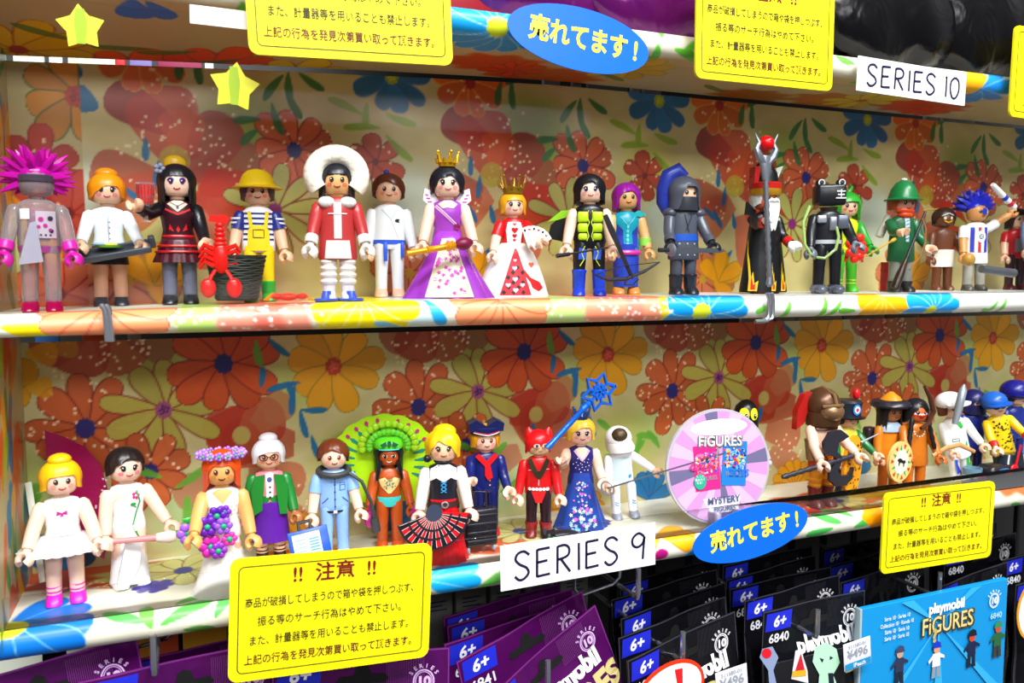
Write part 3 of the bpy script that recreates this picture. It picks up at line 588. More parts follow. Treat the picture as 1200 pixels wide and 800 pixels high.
    def skirt(s, col, z0, z1, r0, r1, pleat=None, ry=.75, name='skirt', m=None, mid=None, cy=0):
        n = 7; sec = []
        for i in range(n): t = i/(n-1); r = r1+(r0-r1)*(t**(mid or 1)); sec.append((z1-(z1-z0)*t, r, r*(ry if t > .2 else .72), 0, cy))
        sec = sec[::-1]; s.skf = s.surf_of(sec); b = MB(); sec2 = [(z0, sec[0][1]*.93, sec[0][2]*.93, 0, cy)]+sec
        b.loft(sec, 48 if pleat else 28, True, None)
        if pleat:
            b = MB(); vs_ = []; b.loft(sec[::-1], 72, True, pleat)
        s.SK = s.b(name, m or col, b, ang=80); return s
    def ring(s, name, col, z, r, t, ry=None, tilt=0, cy=0, par=None):
        b = MB(); ry = ry or r; b.tube([(r*math.cos(a), cy+ry*math.sin(a), z) for a in [2*math.pi*i/24 for i in range(25)]], t, 8); return s.b(name, col, b, par)
# hair edges
def E_(front=.32, side=-.5, back=-.62, f2=None): return [(-180, back), (-90, side), (-52, side+.1), (-36, f2 if f2 is not None else front-.05), (0, front), (36, front-.02), (52, side+.1), (90, side), (180, back)]
BOB = [(-180, -.85), (-90, -.75), (-48, -.65), (-36, .1), (-15, .3), (15, .36), (36, .12), (48, -.65), (90, -.75), (180, -.85)]
LONG = [(-180, -1.7), (-90, -1.5), (-50, -1.3), (-40, .0), (-30, .3), (30, .3), (40, .0), (50, -1.3), (90, -1.5), (180, -1.7)]
SHORTM = [(-180, -.6), (-100, -.5), (-70, -.1), (-50, .1), (-30, .25), (10, .38), (40, .1), (60, -.15), (100, -.5), (180, -.6)]
SWEPT = [(-180, -.55), (-90, -.3), (-60, -.05), (-40, .3), (-10, .42), (30, .25), (55, -.05), (90, -.4), (180, -.55)]
def acc(name, p, label, cat, group=None, rot=(0, 0, 0), s=1): return thing(name, p, label, cat, group, rot, s)
def dirpx(a, b_, Y):                                      # two photo pixels at one depth -> start, end
    return at(a[0], a[1], Y), at(b_[0], b_[1], Y)
def stick(name, a, b_, Y, label, cat, secs, col, Y2=None):
    """a straight held thing from pixel a to pixel b; secs = (name, material, [(t, radius)...])"""
    p, q = at(a[0], a[1], Y), at(b_[0], b_[1], Y2 or Y); t = thing(name, p, label, cat)
    for nm, m, prof in secs:
        b = MB(); b.tube([(q-p)*tt for tt, r in prof], [r for tt, r in prof], 10); b.build(nm, m if not isinstance(m, str) else mat(m), t)
    return t, q-p

# ---------------- middle shelf, left to right
CLR = glassy('e9dfe0', .05, .80); CLP = glassy('f0a0d8', .05, .6)
f = Fig('robot_figure', 50, 359, 172, 'see-through toy robot with magenta spiky hair, far left of middle shelf', 43.4, H=7.9)
f.legs(CLR, glassy('d01060', .1, .5)).torso('f', m=CLR).head(face=False, m=CLR)
b = MB(); b.box((0, -.1, 4.2), (.95, .5, 1.5), .1); f.b('chest_box', glassy('e060c0', .1, .45), b)
f.pr('control_panel', 'cbb9c8', polys=[[(-.1, 3.6), (.75, 3.6), (.75, 4.9), (-.1, 4.9)]], eps=.06); f.pr('control_button', 'c01890', discs=[(.12, 4.5, .12), (.3, 4.2, .1), (.02, 4.15, .08), (.5, 4.0, .07)], eps=.09)
f.pr('control_dial', '2a2440', discs=[(.52, 4.55, .12), (.55, 3.95, .1), (.1, 3.75, .05), (.3, 3.75, .05), (.5, 3.75, .05)], eps=.09); f.pr('name_tag', 'f4f0f4', polys=[[(-.75, 4.5), (-.35, 4.5), (-.35, 5.0), (-.75, 5.0)]], eps=.06)
f.arms('f', hand='e020b0', L=(16, 6), R=(12, 6), m=CLR, cuff='e424b4')
b = MB(); b.prism([(-.9, 2.3), (.15, 2.45), (-.1, 4.4), (-.35, 4.3)], -.75, -.68); f.b('apron_plate', glassy('e6e4f6', .15, .5), b)
b = MB(); b.loft([(2.9, .9, .55), (3.2, .95, .58)], 20); f.b('hip_belt', glassy('f060c8', .1, .6), b)
rr = random.Random(4)
b = MB(); b.ball((0, .1, HC+.3), (.75, .72, .6))
for i in range(70):
    a = 2.4*i; el = math.asin(-.55+1.5*i/70); d = Vector((math.cos(a)*math.cos(el), math.sin(a)*.8*math.cos(el), math.sin(el)));
    if d.y < -.35 and el < .5: continue
    b.tube([Vector((0, .1, HC+.25))+d*.5, Vector((0, .1, HC+.25))+d*(1.0+.15*rr.random()), Vector((0, .1, HC+.25))+d*(1.35+.3*rr.random())], [.26, .15, .03], 6)
f.b('hair', glassy('e010b8', .15, .35), b); b = MB(); b.loft([(HC+.0, .74, .72, 0, -.04), (HC+.28, .74, .72, 0, -.04)], 24); f.b('visor', glassy('5a5060', .1, .4), b)
# serving lady
f = Fig('waitress_figure', 131, 358, 197, 'orange-haired toy waitress in white blouse and dark skirt carrying a grey tray', 47.3, H=7.65)
f.legs('e8a98a', '2a2a34').torso('eef4fa', 'f').head(eye='15202e', cheek='ee7d90', mouth='b03060', lash='202838').hair('f09010', E_(.22, -.42, -.6, -.1), bun=(0, .35, .85, (.55, .5, .35))).arms('f2f6fb', L=(12, 34), R=(22, 34), cuff=None)
f.skirt('1c1c26', 2.3, 3.3, .98, .86); f.pr('blouse_collar', '39507c', lines=[(.03, [(-.3, 5.25), (-.25, 4.95), (0, 5.15), (.25, 4.95), (.3, 5.25)]), (.02, [(0, 5.1), (0, 3.4)])]); f.pr('button', '1c2238', discs=[(0.06, z, .035) for z in (3.7, 4.0, 4.3, 4.6)])
f.ring('belt', 'a8c4e6', 3.42, .8, .1, .52)
t = acc('serving_tray', at(135, 297, 45.6), 'grey serving tray held by the orange-haired waitress', 'tray', rot=(R_(18), R_(-11), 0)); b = MB(); b.box((0, 0, 0), (3.3, 1.5, .12), .06); b.build('tray_base', mat('5d626c', .3, .4), t)
for (c_, d_) in (((0, -.75, .12), (3.4, .12, .3)), ((0, .75, .12), (3.4, .12, .3)), ((-1.66, 0, .12), (.12, 1.5, .3)), ((1.66, 0, .12), (.12, 1.5, .3))): b = MB(); b.box(c_, d_, .05); b.build('tray_rim', mat('4c515a', .3, .3), t)
for q in (-1, 1): b = MB(); b.box((q*1.8, 0, .3), (.32, .5, .6), .08); b.build('tray_handle', mat('3a3c44', .3), t)
t2 = acc('sushi_leaf', at(128, 290, 45.8), 'green leaf dish lying on the grey tray', 'dish'); b = MB(); b.loft([(0, .55, .3), (.12, .7, .35)], 16); b.build('leaf_plate', mat('7cc030'), t2); b = MB(); b.ball((.1, 0, .15), (.3, .18, .12)); b.build('food_piece', mat('e8d860'), t2)
# gothic lady
f = Fig('gothic_lady_figure', 212, 357, 194, 'black-haired toy lady in black and red ruffled dress with grey stockings', 46.4)
f.legs('6a6a80', '15151c').torso('38101c', 'f').head(SKL, eye='301038', mouth='c01020', shadow='8a50c8', lash='1a1024').hair('14131a', LONG, strands=26).arms('17161d', L=(38, 70), R=(10, 20), bend=30)
f.skirt('4a0d20', 2.2, 3.5, 1.25, .8, (14, .05)); f.ring('skirt_ruffle', 'd01822', 3.05, 1.0, .07, .76); f.ring('skirt_ruffle', 'c01420', 2.75, 1.12, .07, .86); f.ring('waist_band', 'cc1a22', 3.55, .76, .08, .52)
f.pr('dress_print', 'd81a20', polys=[[(-.1, 3.9), (0, 3.75), (.1, 3.9), (0, 4.1)], [(-.45, 3.9), (-.2, 3.8), (-.4, 4.2)], [(.45, 3.9), (.2, 3.8), (.4, 4.2)]], lines=[(.1, [(-.6, 4.95), (-.3, 4.8), (0, 4.68), (.3, 4.8), (.6, 4.95)])]); f.pr('neckline', SKL, polys=[[(-.5, 5.22), (0, 4.8), (.5, 5.22), (.2, 5.4), (-.2, 5.4)]]); f.pr('pendant', '2a4a78', discs=[(0, 5.05, .07, .1)], lines=[(.035, [(-.35, 5.3), (0, 5.1), (.35, 5.3)])], eps=.05)
b = MB(); [b.ball((-.72+.16*math.cos(k), -.2, HC+.62+.16*math.sin(k)), .13, 8, 6) for k in (0, 1.3, 2.6, 3.9, 5.2)]; f.b('hair_bow', '8c90a8', b)
t = acc('wine_goblet', at(171, 246, 44.9), 'pink goblet of red wine raised by the black-haired gothic lady', 'goblet'); b = MB(); b.loft([(-.6, .3, .3), (-.5, .08, .08), (0, .08, .08), (.25, .35, .35), (.7, .42, .42), (1.35, .45, .45)], 18); b.build('glass_body', glassy('fdf0ee', .05, .93), t); b = MB(); b.loft([(.3, .36, .36), (.75, .425, .425), (1.25, .445, .445)], 16); b.build('red_wine', mat('e01414', .15), t)
t = acc('yellow_sun_hat', at(205, 192, 48.6), 'small yellow hat crown peeping over the black-haired lady', 'hat'); b = MB(); b.ball((0, 0, 0), (.62, .4, .5)); b.build('hat_crown', mat('e0b428'), t)
# fisher
f = Fig('fisherman_figure', 305, 355, 208, 'toy fisherman in yellow helmet, yellow dungarees and navy striped shirt', 46.6)
f.legs('f2d012', '18a828', boot=1.1, bootcol='18a828').torso('f4f4f8').head(SK, cheek='f07868').hair('5a4450', E_(.25, -.4, -.5)).arms('262e84', sleeve='short', L=(14, 6), R=(14, 6))
f.pr('shirt_stripes', '1e2878', lines=[(.11, [(-.85, z), (.85, z)]) for z in (3.6, 3.9, 4.2, 4.5, 4.8, 5.08)]); f.pr('dungarees', 'f4d414', polys=[[(-.62, 2.95), (.62, 2.95), (.6, 4.1), (.35, 4.4), (-.35, 4.4), (-.6, 4.1)]], lines=[(.2, [(-.4, 4.3), (-.5, 5.2)]), (.2, [(.4, 4.3), (.5, 5.2)])], eps=.05); f.pr('pocket_outline', '201c10', lines=[(.04, [(-.3, 3.7), (.3, 3.7), (.3, 4.15), (-.3, 4.15), (-.3, 3.7)])], eps=.08)
for a_ in f.A:
    for z_ in (4.75, 4.5, 4.25):
        q = -1 if a_ is f.A[0] else 1; b = MB(); b.loft([(z_, .405, .4, q*(1.08+(4.98-z_)*.13), -.02), (z_+.1, .405, .4, q*(1.08+(4.98-z_)*.13), -.02)], 14); f.b('sleeve_stripe', 'f0f0f4', b, a_)
b = MB(); b.loft([(HC+.18, 1.28, 1.3, 0, 0), (HC+.24, 1.3, 1.32, 0, 0), (HC+.34, 1.0, 1.0, 0, .05), (HC+.5, .9, .9, 0, .05), (HC+.9, .74, .74, 0, .05), (HC+1.12, .5, .5, 0, .05), (HC+1.22, .16, .16, 0, .05)], 28); f.b('helmet', 'f0c818', b)
t = acc('lobster_basket', at(278, 355, 44.6), 'dark woven basket standing in front of the yellow fisherman', 'basket'); t.location.z = (ZM+EYE)*U
b = MB(); b.loft([(0, 1.0, .8), (.1, 1.05, .84), (2.2, 1.48, 1.1), (2.25, 1.54, 1.14), (2.34, 1.54, 1.14), (2.3, 1.4, 1.0), (1.2, 1.1, .85)], 28); b.build('basket_body', mat('2c332c', .6, bump=.6), t)
for z in [.15+.13*i for i in range(16)]: b = MB(); r = 1.05+.4*z/2; b.tube([(r*math.cos(a)*1.0, r*.77*math.sin(a), z+.04*math.sin(8*a+z*20)) for a in [2*math.pi*i/32 for i in range(33)]], .035, 5); b.build('weave_strand', mat('343d34', .55), t)
t = acc('lobster', at(258, 300, 43.7), 'bright red toy lobster hanging over the rim of the dark basket', 'lobster'); RM = mat('e81c14', .25)
b = MB(); b.ball((.05, 0, -.1), (.42, .25, .8)); b.build('lobster_body', RM, t)
for i in range(5): b = MB(); b.ball((.02, 0, .6+.24*i), (.34-.03*i, .2, .16)); b.build('tail_segment', RM, t)
b = MB(); b.prism([(0, 0), (-.5, .1), (-.45, .4), (-.1, .35), (.15, .45), (.5, .3), (.4, 0)], -.08, .08, .0, 1.65); b.build('tail_fan', RM, t)
for q in (-1, 1):
    for i in range(4): b = MB(); z = .35-.28*i; b.tube([(q*.3, 0, z), (q*.75, -.1, z+.2), (q*1.0, 0, z-.15)], [.13, .12, .06], 6); b.build('walking_leg', RM, t)
    b = MB(); b.tube([(q*.25, -.1, -.7), (q*.45, -.15, -1.0), (q*.55, -.2, -1.25)], [.1, .1, .1], 6); b.ball((q*.62, -.2, -1.6), (.38, .2, .5)); b.build('claw', RM, t)
t = acc('crab', at(338, 352, 42.6), 'orange red toy crab lying at the foot of the fisherman', 'crab'); t.location.z = (ZM+EYE)*U; b = MB(); b.ball((0, 0, .22), (.5, .35, .2)); b.build('crab_shell', mat('e83a14'), t)
for q in (-1, 1):
    for i in range(3): b = MB(); b.tube([(q*.4, .1*i-.1, .22), (q*.75, .2*i-.25, .38), (q*(1.05+.08*i), .2*i-.35, .05)], [.08, .07, .04], 6); b.build('crab_leg', mat('f09018'), t)
    b = MB(); b.ball((q*.6, -.55, .25), (.3, .2, .16)); b.build('crab_claw', mat('e82a14'), t)
# fur hood
f = Fig('fur_hood_figure', 397, 351, 190, 'toy figure in big white fur hood, red coat and blue snowshoes', 43.8)
f.legs('ece4e2', 'e6e2e6', top=3.3).torso('c03838', 'long').head('eab070', eye='2a1c14', cheek='ee6858', brow='2a1c14').hair('1a1a24', E_(.3, -.8, -.8)).arms('c03838', hand='f2ebe6', L=(14, 10), R=(14, 10), cuff='f4f0ea')
for l in f.L:
    q = -1 if l is f.L[0] else 1
    for z in (.9, 1.25, 1.6, 1.95): b = MB(); b.loft([(z, .4, .43, q*.5), (z+.14, .47, .5, q*.5), (z+.28, .4, .43, q*.5)], 14); f.b('legging_wrap', 'f4eeea', b, l)
f.pr('white_leggings', 'f0e6e2', polys=[[(-.7, 2.25), (.7, 2.25), (.6, 3.2), (-.6, 3.2)]]); f.pr('coat_trim', 'dcd8da', polys=[[(-.2, 3.3), (.2, 3.3), (.2, 5.2), (-.2, 5.2)]]); f.pr('coat_cord', 'f6f2f0', lines=[(.05, [(-.5, 4.6), (.5, 4.6)])], eps=.05)
b = MB(); b.tube([(1.08*math.cos(a)*(1 if abs(math.cos(a)) < .9 else 1), -.15, HC+.25+1.0*math.sin(a)) for a in [R_(x) for x in range(-40, 221, 13)]], .48, 12, True); b.prism([(1.05*math.cos(R_(a)), HC+.25+1.0*math.sin(R_(a))) for a in range(0, 360, 15)], .05, .5); b.loft([(HC-.2, 1.0, .5, 0, .5), (HC+.6, 1.05, .6, 0, .45), (HC+1.2, .6, .4, 0, .4)], 20); f.b('fur_hood', mat('faf2e0', .9, bump=1), b)
for q in (-1, 1): b = MB(); b.ball((q*.55, -.35, 5.2), (.45, .3, .3)); f.b('fur_collar', mat('f4f0f0', .8, bump=.6), b)
for q in (-1, 1):
    t = acc('snowshoe', f.w((q*.62, -.4, 0)), 'blue snowshoe strapped under the fur-hooded figure, '+('left one' if q < 0 else 'right one'), 'snowshoe', 'blue snowshoes', rot=(0, 0, f.rot+q*.3))
    b = MB(); b.loft([(0, .55, .95), (.08, .62, 1.05), (.16, .58, 1.0), (.16, .3, .5), (.3, .28, .4), (.55, .2, .28)], 20); b.build('shoe_frame', mat('3658d8'), t)
# karate child
f = Fig('karate_figure', 457, 350, 206, 'brown-haired toy karate fighter in white suit with blue belt', 47.2)
f.legs('e6e8ee', 'eab49a').torso('eef2f6').head(SK, eye='3a1c14', cheek='ee8a7a').hair('5a2a1c', SWEPT).arms('eef2f6', L=(8, 0), R=(14, 0)); b = MB(); b.ball((-.1, .2, HC+.98), (.16, .12, .14)); f.b('hair_tie', '2a4ac0', b, f.HR)
f.pr('jacket_wrap', 'b8c4d2', lines=[(.035, [(-.45, 5.2), (.1, 4.6), (.5, 3.5)]), (.035, [(.45, 5.2), (.1, 4.6)])]); f.pr('chest_emblem', '15202c', polys=[[(.3, 4.5), (.4, 4.62), (.62, 4.6), (.55, 4.48), (.62, 4.4), (.42, 4.42)]])
b = MB(); b.loft([(3.15, .95, .57), (3.4, .95, .57)], 20); f.b('blue_belt', '2f5ad8', b); b = MB(); b.box((-.25, -.62, 2.7), (.22, .1, 1.1), .04); b.box((.75, -.5, 2.8), (.2, .1, .9), .04); f.b('belt_end', '2f5ad8', b)
# princess
f = Fig('princess_figure', 525, 350, 197, 'black-haired toy princess in purple gown with gold crown and white collar', 44.4)
f.torso('a040b8', 'f').skirt('a23cc0', 0, 3.7, 2.55, .72, (9, .05), .62, 'gown', mid=1.25).head(SKL, cheek='f29098', mouth='c83878', lash='1a2030').hair('171a26', [(-180, -.6), (-80, -.5), (-50, -.2), (-25, .25), (15, .38), (40, .0), (60, -.45), (180, -.6)]).arms('fbeef0', SKL, L=(16, 14), R=(16, 14), sleeve='none', skin=SKL)
gf = lambda x, z: f.skf(x, z)*1.05-.02
f.pr('gown_panel', 'f6e6c8', polys=[[(-.35, 3.3), (.35, 3.3), (1.35, .08), (-1.35, .08)]], par=f.SK, surf=gf, eps=.03)
rr = random.Random(3); b = MB(); b2 = MB()
for i in range(70):
    z = .25+2.85*rr.random(); x = (rr.random()*2-1)*(1.22-.3*z); (b if i % 3 else b2).dpoly([(x+(.15 if k % 2 else .07)*math.cos(k*.628), z+(.15 if k % 2 else .07)*math.sin(k*.628)) for k in range(10)], gf, .05)
f.b('pink_star_print', ink('d838b8'), b, f.SK); f.b('white_star_print', ink('fff0e0'), b2, f.SK)
f.pr('sash', 'f6d0f0', lines=[(.16, [(-.68, 5.1), (-.1, 4.55), (.5, 4.0)])]); f.pr('sash_stripe', 'c04aa8', lines=[(.04, [(-.68, 5.1), (-.1, 4.55), (.5, 4.0)])], eps=.05); f.pr('sash_rosette', '8a1458', discs=[(.5+.12*math.cos(k), 3.95+.12*math.sin(k), .08) for k in (0, 1.25, 2.5, 3.75, 5)], eps=.06); f.pr('lace_neckline', SKL, polys=[[(-.55, 5.2), (-.3, 4.95), (0, 5.0), (.3, 4.95), (.55, 5.2), (.2, 5.4), (-.2, 5.4)]])
for q in (-1, 1): b = MB(); b.prism([(q*.4, 5.3), (q*1.0, 5.15), (q*1.35, 5.45), (q*1.25, 6.1), (q*.8, 5.95), (q*.6, 5.6)], .1, .22); o = f.b('stand_up_collar', 'faf4fa', b); f.pr('collar_stripe', 'c030a0', lines=[(.07, [(q*(.85+.1*k), 5.35+.18*k), (q*(1.1+.06*k), 5.35+.2*k)]) for k in range(3)], par=o, surf=lambda x, z: .1)
def crown(fg, z, r, h, col, n=5, metal=.7, name='crown'):
    b = MB(); b.loft([(z, r*.8, r*.8), (z+h*.35, r*.9, r*.9), (z+h*.4, r*.85, r*.85)], 20)
    for i in range(n*2): a = math.pi*i/n; e = 1 if i % 2 == 0 else .6; b.tube([(r*.85*math.cos(a), r*.85*math.sin(a), z+h*.3), (r*1.1*math.cos(a), r*1.1*math.sin(a), z+h*e)], [.12, .04], 6); b.ball((r*1.12*math.cos(a), r*1.12*math.sin(a), z+h*e), .08, 6, 5) if e == 1 else None
    return fg.b(name, mat(col, .25, metal), b)
crown(f, HC+.85, .52, .72, 'f0b820')
t, d = stick('royal_sceptre', (477, 297), (551, 284), 42.6, 'gold sceptre with red tip held by the purple princess', 'sceptre', [('sceptre_shaft', mat('f0a818', .25, .3), [(0, .16), (.3, .17), (.32, .24), (.36, .17), (.6, .17), (.64, .3), (.68, .2), (.72, .3), (.76, .18)]), ('sceptre_tip', '801a40', [(.76, .15), (.84, .34), (.95, .36), (1.04, .12)])], None)
# queen of hearts
f = Fig('heart_queen_figure', 601, 346, 224, 'toy queen of hearts in white gown with red puff sleeves and gold crown', 46.2, yaw=8)
f.torso('d8141c', 'f').skirt('fbf6f6', 0, 3.7, 2.6, .85, None, .62, 'gown', mid=.6).head(SKL, eye='2a1a1a', cheek='f0a08a', mouth='d01c28', lash='2a1a1a').hair('f6b018', E_(.3, -.6, -.6)).arms('e0161e', SKL, sleeve='short', L=(24, 12), R=(20, 50))
f.pr('bodice', 'faf4fa', polys=[[(-.45, 3.6), (.45, 3.6), (.6, 4.6), (.45, 5.15), (-.45, 5.15), (-.6, 4.6)]])
def heart(x, z, r): return [(x+r*.0625*16*math.sin(t)**3, z+r*.0625*(13*math.cos(t)-5*math.cos(2*t)-2*math.cos(3*t)-math.cos(4*t))) for t in [2*math.pi*i/20 for i in range(20)]]
f.pr('bodice_heart', 'd0101c', polys=[heart(0, 5.0, .13), heart(0, 4.6, .24), heart(0, 4.2, .17), heart(0, 3.9, .12)], eps=.06)
gf2 = lambda x, z: f.skf(x, z)
f.pr('skirt_panel', 'e01a2c', polys=[[(-.1, 3.3), (.05, 3.3), (1.0, .1), (-1.25, .1)]], par=f.SK, surf=gf2, eps=.03)
f.pr('skirt_checks', '1a1218', polys=[[(x, z-.17), (x+.17, z), (x, z+.17), (x-.17, z)] for i, z in enumerate([.3, .64, .98, 1.32, 1.66, 2.0]) for x in [-.96+.34*k for k in range(6)] if (i+int(round((x+.96)/.34))) % 2 == 0 and -1.15+.3*z < x < .85-.22*z], par=f.SK, surf=gf2, eps=.05)
f.pr('skirt_hearts', 'f4c0e0', polys=[heart(-.15, .45, .2), heart(-.15, 1.2, .2), heart(-.15, 1.95, .18), heart(.35, .8, .18), heart(-.65, .8, .18), heart(-.1, 2.5, .12)], par=f.SK, surf=gf2, eps=.07)
f.pr('red_swirl', 'e01820', polys=[[(.1, 3.2), (.5, 1.9), (1.0, 1.3), (1.7, 1.0), (1.95, .6), (1.6, .35), (1.1, .6), (.95, 1.0), (.45, 1.6)]], par=f.SK, surf=gf2, eps=.03); f.pr('skirt_heart', 'f0705a', polys=[heart(1.1, 2.2, .22)], par=f.SK, surf=gf2, eps=.03)
crown(f, HC+.72, .75, 1.1, 'a88024', 5, .5)
for k in range(6):
    if k == 0: fan = acc('playing_cards', f.w((1.0, -1.6, 3.4)), 'fan of white playing cards held by the queen of hearts', 'playing cards', rot=(0, 0, f.rot))
    a = R_(-48+k*15); b = MB(); b.M = Matrix.Rotation(a+.5, 4, 'Y'); b.prism([(-.24, 0), (.24, 0), (.24, 1.25), (-.24, 1.25)], -.02-.03*k, 0-.03*k); cdo = b.build('card', mat('f8f2e8', .4), fan)
    b = MB(); b.M = Matrix.Rotation(a+.5, 4, 'Y'); b.dpoly(heart(-.1, 1.05, .08), flat0, .04+.03*k) if k % 2 else b.dpoly([(-.1, .97), (-.02, 1.07), (-.1, 1.17), (-.18, 1.07)], flat0, .04+.03*k); b.build('card_pip', ink('d01820' if k % 2 else '1a1a22'), cdo)
# heroine
f = Fig('green_armour_figure', 690, 345, 203, 'black-haired toy heroine in lime green breastplate, blue boots and black wing cape', 44.6)
f.legs('17171f', '1c3cc8', sp=.62, boot=1.5, bootcol='1c44d0').torso('15151d', 'm').head(SKL, eye='1a2050', cheek='f2a0a0', lash='1a1a30', mouth='d03858').hair('12151c', [(-180, -.8), (-90, -.75), (-50, -.6), (-38, .0), (-20, .35), (10, .4), (34, .05), (50, -.5), (90, -.75), (180, -.8)]).arms('15151d', SKL, sleeve='none', skin=SKL, L=(14, 12), R=(10, 6))
G1 = mat('c0e41c', .3)
b = MB(); [b.box((q*.43, -.5, z), (w_, .28, h_), .13) for q in (-1, 1) for z, w_, h_ in ((4.72, .66, .62), (4.08, .62, .52), (3.55, .56, .4))]; f.b('breastplate', G1, b); f.pr('armour_vine', 'c8e020', lines=[(.05, [(q*.1, 5.1), (q*.22, 4.8), (q*.06, 4.4), (q*.2, 4.0), (q*.08, 3.6), (q*.2, 3.3)]) for q in (-1, 1)], eps=.06)
for l in f.L: q = -1 if l is f.L[0] else 1; f.pr('blue_leg_print', '2450d0', polys=[[(q*.44-.25, 2.2), (q*.44+.2, 2.2), (q*.44+.25, 2.8), (q*.44-.2, 2.9)]], par=l, surf=lambda x, z: -.48); f.pr('lime_leg_line', 'c8e020', lines=[(.05, [(q*.3, 3.0), (q*.5, 2.6), (q*.35, 2.2), (q*.6, 1.8)])], par=l, surf=lambda x, z: -.50)
b = MB(); b.prism([(-.4, 5.2), (-1.6, 4.9), (-2.3, 4.3), (-2.5, 3.5), (-1.6, 3.3), (-.9, 3.4), (-.5, 2.8)], .5, .62); o = f.b('wing_cape', '131313', b); b = MB(); b.prism([(-.6, 5.3), (-1.7, 5.15), (-2.5, 4.5), (-1.9, 4.6), (-1.2, 4.8)], .46, .5); f.b('wing_cape_edge', '8cc81c', b, o)
b = MB(); b.prism([(.4, 5.2), (1.2, 4.6), (1.1, 3.4), (.8, 2.4), (.3, 2.2)], .5, .62); f.b('wing_cape', '131313', b)
stick('short_sword', (652, 300), (712, 290), 43.2, 'thin black sword in the hand of the lime green heroine', 'sword', [('sword_handle', '15151a', [(0, .12), (.25, .12)]), ('sword_blade', '22222a', [(.25, .07), (1, .05)])], None)
# mermaid-like girl with purple hair
f = Fig('purple_hair_figure', 733, 343, 213, 'purple-haired toy girl in turquoise and blue dress with green wristband', 46.8, yaw=6)
f.torso('18a0b8', 'f').skirt('2440b0', .5, 3.3, .85, .78, None, .75, 'dress', mid=1.5).head('e8b070', eye='3a3410', mouth='7a2020').hair('9a1aa0', BOB, strands=14, amp=.03).arms('18a0b8', 'e8b070', sleeve='none', skin='e8b070', L=(6, 6), R=(16, 4), cuff=None)
f.legs('2438a8', 'd88840', top=1.4); f.pr('blue_bodice_side', '2a3ab0', polys=[[(-.7, 3.0), (-.25, 3.2), (-.3, 4.2), (-.7, 4.6)], [(.7, 3.0), (.35, 3.2), (.3, 4.1), (.7, 4.5)]]); f.pr('bodice_lines', '70d8e0', lines=[(.04, [(-.5, 5.1), (-.2, 4.7), (0, 4.5), (.2, 4.7), (.5, 5.1)])], discs=[(0, 3.3+.28*k, .09, .12) for k in range(5)])
b = MB(); b.loft([(3.2, .42, .4, 1.25, -.2), (3.7, .42, .4, 1.2, -.15)], 12); f.b('wristband', '8cd850', b, f.A[1]); f.ring('pink_hip_sash', 'e030a0', 2.75, .86, .16, .62); b = MB(); b.prism([(.2, 5.15), (.9, 5.05), (1.25, 5.25), (.7, 5.5)], -.4, -.3); f.b('shoulder_scarf', '20b0b8', b)
t = acc('crossbow', at(724, 290, 42.9), 'dark grey toy crossbow leaning before the purple-haired girl', 'crossbow'); M1 = mat('3a3a42', .3, .3)
q0, q1 = at(709, 252, 42.9)-at(724, 290, 42.9), at(741, 326, 42.9)-at(724, 290, 42.9)
b = MB(); b.tube([q0, q0.lerp(q1, .25), q0.lerp(q1, .5), q1], [.16, .2, .14, .13], 8); b.build('crossbow_stock', M1, t)
bw = [at(x, y, 42.9)-at(724, 290, 42.9) for x, y in ((697, 322), (712, 328), (733, 327), (755, 318), (773, 307))]; b = MB(); b.tube(bw, [.05, .1, .14, .1, .05], 8); b.build('crossbow_limb', M1, t)
b = MB(); b.tube([bw[0], at(728, 312, 42.7)-at(724, 290, 42.9), bw[-1]], .03, 5); b.build('bow_string', M1, t)
b = MB(); b.tube([at(x, y, 42.8)-at(724, 290, 42.9) for x, y in ((735, 324), (732, 333), (742, 334), (748, 327))], .06, 6); b.build('crossbow_stirrup', M1, t)
# hooded knight
f = Fig('hooded_knight_figure', 800, 339, 203, 'grey-black hooded toy knight with scarf, blue belt and blue plume', 44.8, yaw=18)
K = '4c505c'; f.legs(K, '23242c', boot=1.2, bootcol='2b2d36').torso(K, 'long').head(SK, turn=8).arms(K, hand='22232a', L=(14, 26), R=(10, 26), cuff='4a4c58')
f.hair(K, [(-180, -1.1), (-90, -1.0), (-45, -.9), (-32, -.1), (-20, .35), (20, .35), (32, -.1), (45, -.9), (90, -1.0), (180, -1.1)], a=.98, b_=1.0, c=.95, strands=5, name='hood'); b = MB(); b.loft([(HC-1.0, .9, .8), (HC-.6, .86, .84), (HC-.16, .8, .8), (HC-.14, .6, .6)], 20); f.b('face_scarf', '30323b', b)
b = MB(); b.tube([(.2, .3, HC+1.0), (-.2, .4, HC+1.35), (-.7, .5, HC+1.0), (-.95, .6, HC+.3), (-1.05, .5, HC-.5), (-.9, .5, HC-1.1)], [.25, .45, .55, .5, .42, .2], 12); f.b('blue_plume', '2a3ca8', b)
b = MB(); b.loft([(3.35, .99, .6), (3.8, .96, .59)], 20); f.b('belt', '2454b8', b); b = MB(); b.ball((-.95, 0, 5.1), (.45, .5, .35)); b.ball((.95, 0, 5.1), (.45, .5, .35)); f.b('shoulder_armour', '484b57', b); f.pr('coat_stud', 'b8bac6', discs=[(x, z, .05) for x in (-.5, 0, .5) for z in (2.5, 2.9, 3.2)]); f.pr('jacket_seam', '15161c', lines=[(.05, [(-.2, 5.0), (.1, 3.9)]), (.05, [(.3, 5.0), (-.1, 4.0)])])
t, d = stick('broad_sword', (772, 293), (850, 292), 42.9, 'grey broad sword held level by the hooded knight', 'sword', [('sword_grip', '2a2b33', [(0, .14), (.15, .14)]), ('sword_guard', mat('9a9ca8', .3, .6), [(.14, .14), (.17, .42), (.2, .42), (.24, .14)])], None)
